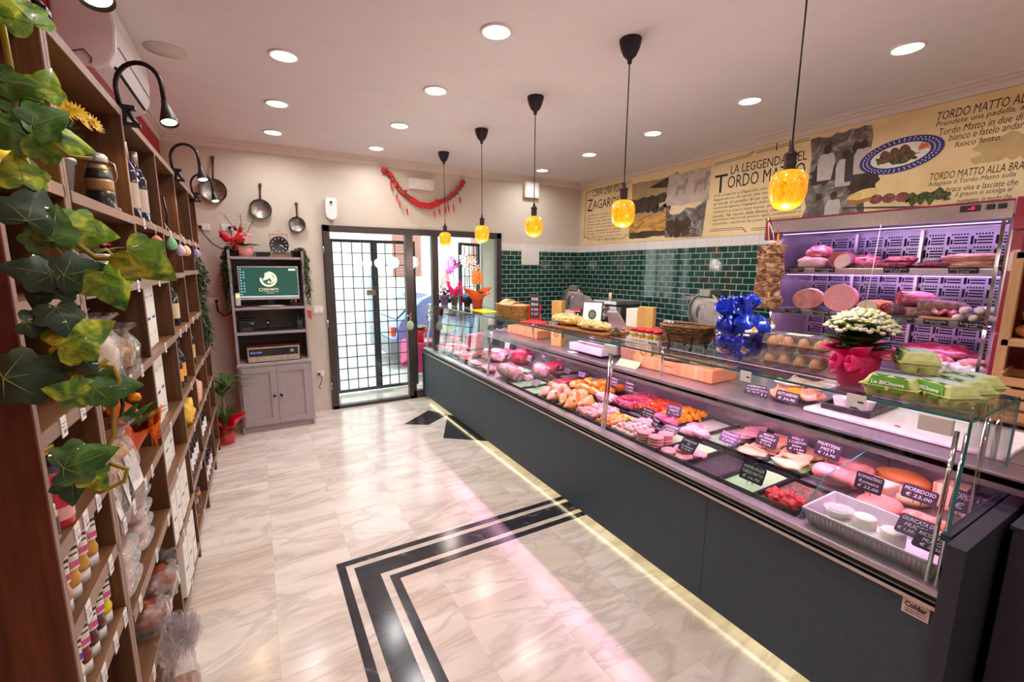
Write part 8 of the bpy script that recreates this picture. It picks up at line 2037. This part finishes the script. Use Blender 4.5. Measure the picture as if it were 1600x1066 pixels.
# stereo receiver
t = thing('stereo_receiver', 'vintage stereo receiver in a wooden case on the cabinet base', 'stereo', (-.135, 5.20, Z1), 0)
MB().box(0, .50, .01, .30, .006, .165).build('wooden_case', wood('receiver_walnut', (70, 26, 18), (120, 54, 36), 1, 'X'), t, bevel=.004)
MB().box(.012, .488, 0, .012, .008, .155).build('silver_front', mk('champagne_metal', (216, 200, 180), .35, .5), t, bevel=.002)
MB().box(.022, .478, -.003, 0, .066, .146).build('dial_glass', mk('receiver_black_dial', (36, 32, 36), .15, 0, .1, 10, coat=.5), t)
MB().box(.034, .085, -.004, -.003, .098, .116).box(.09, .14, -.004, -.003, .098, .116).build('blue_meter', glow('blue_meter', (70, 90, 150), .8), t)
MB().cyl((.418, -.003, .112), (.418, -.020, .112), .019, 24).build('tuning_knob', CHROME, t)
m = MB()
for x in (.05, .13, .225, .27, .375, .42): m.cyl((x, 0, .035), (x, -.014, .035), .011, 18)
for x in (.09, .165, .19, .305, .32, .335, .455): m.box(x - .003, x + .003, -.010, 0, .024, .046)
m.build('front_knob', CHROME, t)
# label printer, webcam, keyboard, pen cup
t = thing('receipt_printer', 'black receipt printer on the middle cabinet shelf', 'printer', (-.185, 5.28, Z2))
MB().box(0, .165, 0, .19, 0, .115).box(.01, .155, .02, .17, .115, .135).build('printer_body', BLACK, t, bevel=.008)
MB().box(.035, .125, -.003, 0, .012, .048).build('paper_slot', mk('printer_grey', (74, 72, 78), .4), t)
MB().box(.10, .125, -.003, 0, .088, .096).box(.125, .14, -.003, 0, .078, .094).build('badge', mk('printer_badge', (150, 190, 230), .4), t)
t = thing('webcam', 'round black webcam behind the keyboard on the cabinet shelf', 'webcam', (.085, 5.38, Z2))
MB().ell((0, 0, .085), (.026, .03, .026), 18, 12).cyl((0, 0, 0), (0, 0, .06), .012, 12).lathe([(0, 0), (.03, 0), (.03, .006), (0, .006)], 18).build('webcam_body', BLACK, t)
MB().cyl((0, -.028, .083), (0, -.034, .083), .014, 16).build('lens', mk('lens_tan', (170, 150, 120), .2), t)
t = thing('computer_keyboard', 'black computer keyboard leaning on the middle cabinet shelf', 'keyboard', (-.01, 5.27, Z2), R(3))
m = MB(); m.box(0, .36, 0, .13, 0, .016)
for i in range(15):
    for j in range(5): m.box(.012 + i * .023, .030 + i * .023, .012 + j * .023, .030 + j * .023, .016, .022)
m.build('keyboard_body', BLACK, t)
t = thing('pen_cup', 'glass with pens at the right of the middle cabinet shelf', 'pen cup', (.385, 5.30, Z2))
MB().lathe([(0, 0), (.026, 0), (.032, .10), (.030, .10), (.025, .004), (0, .004)], 20).build('cup', clear('cup_glass', (220, 224, 226), haze=.05), t)
m = MB()
for k in range(4): m.cyl((.006 * k - .01, .004, .006), (.03 * math.cos(k * 2) , .02 * math.sin(k * 2), .15), .004, 8)
m.build('pens', mk('pens_mixed', (60, 60, 70), .4, 0, .6, 60), t)
# monitor, phone, small clutter
t = thing('computer_monitor', 'silver framed monitor showing a green desktop with horse emblem', 'monitor', (.125, 5.28, Z3), R(-3))
sil = mk('silver_plastic', (214, 204, 196), .35, .3)
MB().ell((0, 0, .008), (.13, .07, .008), 32, 8).build('stand_foot', sil, t)
MB().box(-.03, .03, .0, .03, .01, .085).build('stand_neck', BLACK, t)
MB().box(-.275, .275, -.012, .02, .075, .415).build('bezel', sil, t, bevel=.004)
scr = MB(); scr.box(-.264, .264, -.014, -.012, .102, .405, 0); scr.build('screen', glow('desktop_green', (44, 96, 80), .8, (6, 12, 10)), t)
def sp(poly, mb, d=.0005): mb.add([(x, -.014 - d, z) for x, z in poly], [tuple(range(len(poly)))])
lc = Vector((-.005, .285)); lm = MB()
def arc(c, r0, r1, a0, a1, mb, n=28, taper=False):
    P = []
    for i in range(n + 1):
        a = R(a0 + (a1 - a0) * i / n); k = r1 if not taper else r0 + (r1 - r0) * math.sin(PI * i / n); P.append((c.x + k * math.cos(a), c.y + k * math.sin(a)))
    for i in range(n, -1, -1):
        a = R(a0 + (a1 - a0) * i / n); P.append((c.x + r0 * math.cos(a), c.y + r0 * math.sin(a)))
    for i in range(n): mb.add([(P[i][0], -.0146, P[i][1]), (P[i + 1][0], -.0146, P[i + 1][1]), (P[2 * n - i][0], -.0146, P[2 * n - i][1]), (P[2 * n + 1 - i][0], -.0146, P[2 * n + 1 - i][1])], [(0, 1, 2, 3)])
arc(lc, .058, .078, -190, 90, lm, 40, False); arc(lc, .036, .054, -100, 80, lm, 30, True)
sp([(lc.x + a, lc.y + b) for a, b in ((-.030, .066), (-.020, .058), (-.010, .074), (-.002, .060), (.020, .058), (.036, .036), (.040, .010), (.026, -.018), (.018, .004), (.004, .012), (-.006, -.002), (-.034, -.008), (-.042, -.018), (-.050, -.006), (-.036, .022), (-.030, .044))], lm, .0008)
arc(lc + Vector((-.010, -.020)), .010, .022, -150, 60, lm, 20, True)
fit_text(lm, 'TORDO MATTO', frame(Vector((-.07, -.0145, .168)), (1, 0, 0), (0, 0, 1)), .15, .024, bold=.01)
arc(Vector((-.082, .178)), .012, .016, 60, 330, lm, 20); fit_text(lm, 'macelleria norcineria', frame(Vector((-.06, -.0145, .152)), (1, 0, 0), (0, 0, 1)), .14, .008); fit_text(lm, 'ZAGAROLO', frame(Vector((-.03, -.0145, .138)), (1, 0, 0), (0, 0, 1)), .07, .006)
lm.build('horse_emblem', glow('emblem_cream', (226, 226, 196), .85), t)
m = MB()
for i in range(10):
    for j in range(2):
        if (i, j) in ((4, 1), (0, 1), (9, 1)): continue
        x = -.255 + j * .026; z = .390 - i * .028; m.box(x, x + .012, -.0146, -.014, z - .012, z)
m.build('desktop_icons', glow('icon_blue', (150, 186, 220), .9), t)
MB().box(.185, .25, -.0146, -.014, .372, .392).build('search_box', glow('search_white', (220, 226, 240), .9), t)
MB().box(-.264, .264, -.0146, -.014, .102, .114).build('taskbar', glow('taskbar_grey', (176, 196, 206), .85), t)
t = thing('cordless_phone', 'silver cordless phone in its charger left of the monitor', 'phone', (-.165, 5.26, Z3))
MB().box(-.04, .04, -.03, .03, 0, .022).build('charger', BLACK, t, bevel=.006)
MB().box(-.022, .022, -.012, .014, .015, .15, 0, Matrix.Rotation(R(-10), 4, 'X')).build('handset', sil, t, bevel=.006)
MB().box(-.016, .016, -.0135, -.012, .10, .135, 0, Matrix.Rotation(R(-10), 4, 'X')).build('phone_screen', glow('phone_screen', (190, 226, 150), .9), t)
t = thing('desk_clutter', 'small black gadget with an orange cap right of the monitor', 'gadget', (.34, 5.27, Z3))
MB().box(-.04, .09, -.02, .05, 0, .035).ell((-.02, 0, .045), (.025, .02, .03), 12, 8).build('gadget_body', BLACK, t); m = MB(); m.ell((.02, -.01, .05), (.008, .008, .02), 10, 6); m.build('orange_cap', mk('orange_cap', (230, 90, 30), .4), t)
tag(MB().prism([(0, 0), (.05, -.05), (.06, -.045), (.06, .05), (0, .06)], 0, .006, 0, Matrix.Translation((.459, 5.42, 1.17)) @ Matrix.Rotation(R(90), 4, 'X')).build('red_leaflet', mk('red_leaflet', (206, 90, 76), .6)), 'red and white leaflet sticking out past the right cabinet side', 'leaflet')
# on top
t = thing('flower_basket', 'red bow flower basket with orchids and palm fronds on the cabinet', 'plant', (-.08, 5.36, Z4))
m = MB(); m.lathe([(0, 0), (.07, 0), (.085, .05), (.088, .11), (.084, .11), (.08, .05), (0, .01)], 28)
for v in m.v:
    a = math.atan2(v.y, v.x); k = 1 + .03 * math.cos(a * 18); v.x *= k; v.y *= k
m.build('pleated_wrap', mk('salmon_wrap', (236, 160, 150), .6, 0, .16, 30), t)
m = MB()
for k in range(10): leaf(m, (0, 0, .10), (math.cos(k * .7), math.sin(k * .7), .5), .16, .09, .4)
for k in range(3):
    d = Vector((-.5 + .5 * k, -.1, 1.6)).normalized(); b = Vector((0, 0, .12))
    P = [b + d * (.30 * i / 8) + Vector((-.05 + .05 * k, 0, 0)) * (i / 8) ** 2 for i in range(9)]; m.tube(P, .0035, 5)
    for i in range(2, 9):
        for s in (-1, 1): leaf(m, P[i], Vector((s, -.1, .7)) , .09 - .004 * i, .012, .2, n=3)
for k in range(3): leaf(m, (-.02, 0, .12), (-1, -.2, .75 - .2 * k), .24, .022, .5)
m.build('leaves', leafg, t)
m = MB()
for s in (-1, 1): m.sheet(lambda u, v, s=s: (-.085 + s * .10 * u ** .8 * (1 + .1 * math.sin(9 * v)), -.07 + .02 * math.cos(v * 6.28), .165 + .05 * u * (1 if s < 0 else .6) + (.008 + .045 * math.sin(PI * min(1, u * 1.15) * .85)) * math.sin(v * 6.28)), 10, 20, .003)
m.ell((-.085, -.08, .165), (.016, .016, .02), 10, 7)
for k in range(3): m.sheet(lambda u, v, k=k: (-.11 + .035 * k + .02 * v, -.075 - .01 * math.sin(v * 5 + k), .155 - .15 * u + .01 * math.sin(u * 8)), 12, 4, .003)
m.build('red_bow', red_r, t)
m = MB()
for k in range(16): flower(m, (.0 + .07 * math.cos(k * 2.4) * (.4 + .6 * (k % 3) / 2), -.03 + .05 * math.sin(k * 2.4), .19 + .012 * (k % 5)), .022, 5, k % 2, (.3 * math.cos(k), -.8, .5), .4, None, k)
for k in range(6): leaf(m, (-.03, -.01, .20), (math.cos(k) * .5, -.3, 1), .13, .022, .1, 2)
m.build('blossoms', [mk('pink_petal', (240, 176, 180), .6), mk('rose_petal', (226, 110, 120), .6), mk('bromeliad_red', (190, 40, 36), .5)], t)
t = thing('wall_clock', 'round dark clock face in a wooden frame on the cabinet top', 'clock', (.245, 5.33, Z4))
MB().box(-.10, .10, -.01, .05, 0, .018).box(-.085, .085, -.005, .045, .018, .034).build('wooden_base', wood('clock_base', (130, 90, 44), (180, 136, 80), 1, 'X'), t, bevel=.003)
MB().box(-.085, -.075, .02, .03, .03, .24).box(.075, .085, .02, .03, .03, .24).box(-.09, .09, .015, .035, .225, .245).tube([(-.04, .025, .245), (-.03, .025, .27), (.03, .025, .27), (.04, .025, .245)], .003, 6).build('frame', mk('clock_frame', (190, 166, 136), .5), t)
T = Matrix.Translation((0, 0, .125)) @ Matrix.Rotation(R(90), 4, 'X')
MB().lathe([(0, -.01), (.088, -.01), (.09, .008), (.086, .012), (.083, .009), (0, .009)], 40, 0, T).build('clock_face', mk('clock_dark_face', (48, 42, 44), .4), t)
m = MB()
for k in range(12):
    a = PI / 6 * k; m.box(-.004, .004, .062, .074, .0095, .0105, 0, T @ Matrix.Rotation(a, 4, 'Z'))
m.box(-.002, .002, 0, .05, .011, .012, 0, T @ Matrix.Rotation(R(-118), 4, 'Z')); m.box(-.0025, .0025, 0, .036, .011, .012, 0, T @ Matrix.Rotation(R(-100), 4, 'Z')); m.build('hands', CHALK, t)
tag(MB().box(-.07, .07, -.04, .06, 0, .05).build('black_box', BLACK, loc=(.10, 5.42, Z4), bevel=.004), 'low black box between flower basket and clock', 'box')
trail('dense trailing ivy spilling down the left side of the cabinet', (-.165, 5.32, Z4), 26, .58, (2.2, 4.2), 'plant', ivs, 34, .055, .03)
trail('trailing ivy spilling down the right side of the cabinet', (.40, 5.30, Z4), 18, .55, (-.9, .8), 'plant', ivs, 28, .055, .025)
# dracaena in red foil in the corner
t = thing('potted_dracaena', 'strap leaved plant in red foil wrap between shelves and cabinet', 'plant', (-.365, 4.97, 0))
m = MB(); m.lathe([(0, 0), (.075, 0), (.088, .15), (.08, .155), (0, .15)], 28)
bow_wrap(m, .085, .15, .15, .235, 4, .30, 0, .5, .002, 64); m.build('red_foil', mk('red_foil', (214, 14, 34), .22, 0, .1, 10, coat=.5), t)
MB().cyl((0, 0, .12), (.01, 0, .46), .016, 10, 0, .012).build('cane', mix3('cane_bark', [(.3, (110, 96, 70)), (.7, (160, 144, 110))], 20, .8), t)
m = MB()
for k in range(26): leaf(m, (.01, 0, .44 + .008 * k), (math.cos(k * 2.4), math.sin(k * 2.4), 1.3 - .03 * k), .26 + .03 * (k % 3), .04, .55, n=9)
for k in range(16): leaf(m, (0, 0, .16), (math.cos(k * 2.4), math.sin(k * 2.4), 1.9), .24, .035, .15, n=6)
m.build('leaves', leafg, t)
m = MB()
for k in range(24): leaf(m, (.02, -.06, .17), (math.cos(k * .3 - .6), -.3, .25 * math.sin(k)), .13, .02, .3, n=3)
m.build('fern_sprigs', mix3('sprig_olive', [(.3, (74, 70, 30)), (.7, (130, 120, 60))], 30, .7), t)
# plants on the outdoor table
t = thing('potted_flowers', 'purple and yellow flowers in a grey pot on the outdoor table', 'plant', (2.62, 6.72, .553))
MB().lathe(pot_prof(.06, .075, .13), 22).build('pot', mk('grey_pot', (120, 116, 110), .6), t)
m = MB(); bow_wrap(m, .075, .12, .16, .22, 6, .25, 0, .8); m.build('cream_wrap', mk('cream_yellow_wrap', (240, 236, 180), .6), t)
m = MB()
for k in range(16): leaf(m, (0, 0, .16), (math.cos(k * 2.4), math.sin(k * 2.4), 1), .20, .08, .3)
m.build('leaves', leafg, t)
m = MB()
for k in range(24): flower(m, (math.cos(k * 2.4) * .09 * math.sqrt(k / 24), math.sin(k * 2.4) * .09 * math.sqrt(k / 24), .30), .035, 6, 0, (math.cos(k), -.8, .8), .3, 1, k)
m.build('blossoms', [mk('purple_petal', (150, 110, 196), .6), mk('yellow_eye', (236, 206, 90), .6)], t)
t = thing('potted_flowers', 'red wrapped plant on the outdoor table beside the thick door post', 'plant', (2.16, 6.68, .553))
m = MB(); m.lathe(pot_prof(.07, .085, .14), 22); bow_wrap(m, .085, .12, .15, .20, 4, .3, 0, .3); m.build('red_wrap', mk('red_wrap', (226, 40, 60), .5), t)
m = MB()
for k in range(14): leaf(m, (0, 0, .15), (math.cos(k * 2.4), math.sin(k * 2.4), 1.1), .20, .07, .3)
m.build('leaves', leafg, t)
tag(MB().box(-.14, .14, -.10, .10, 0, .012).build('white_papers', PAPER, loc=(2.36, 6.66, .554)), 'flat white sheets lying on the outdoor table', 'paper')
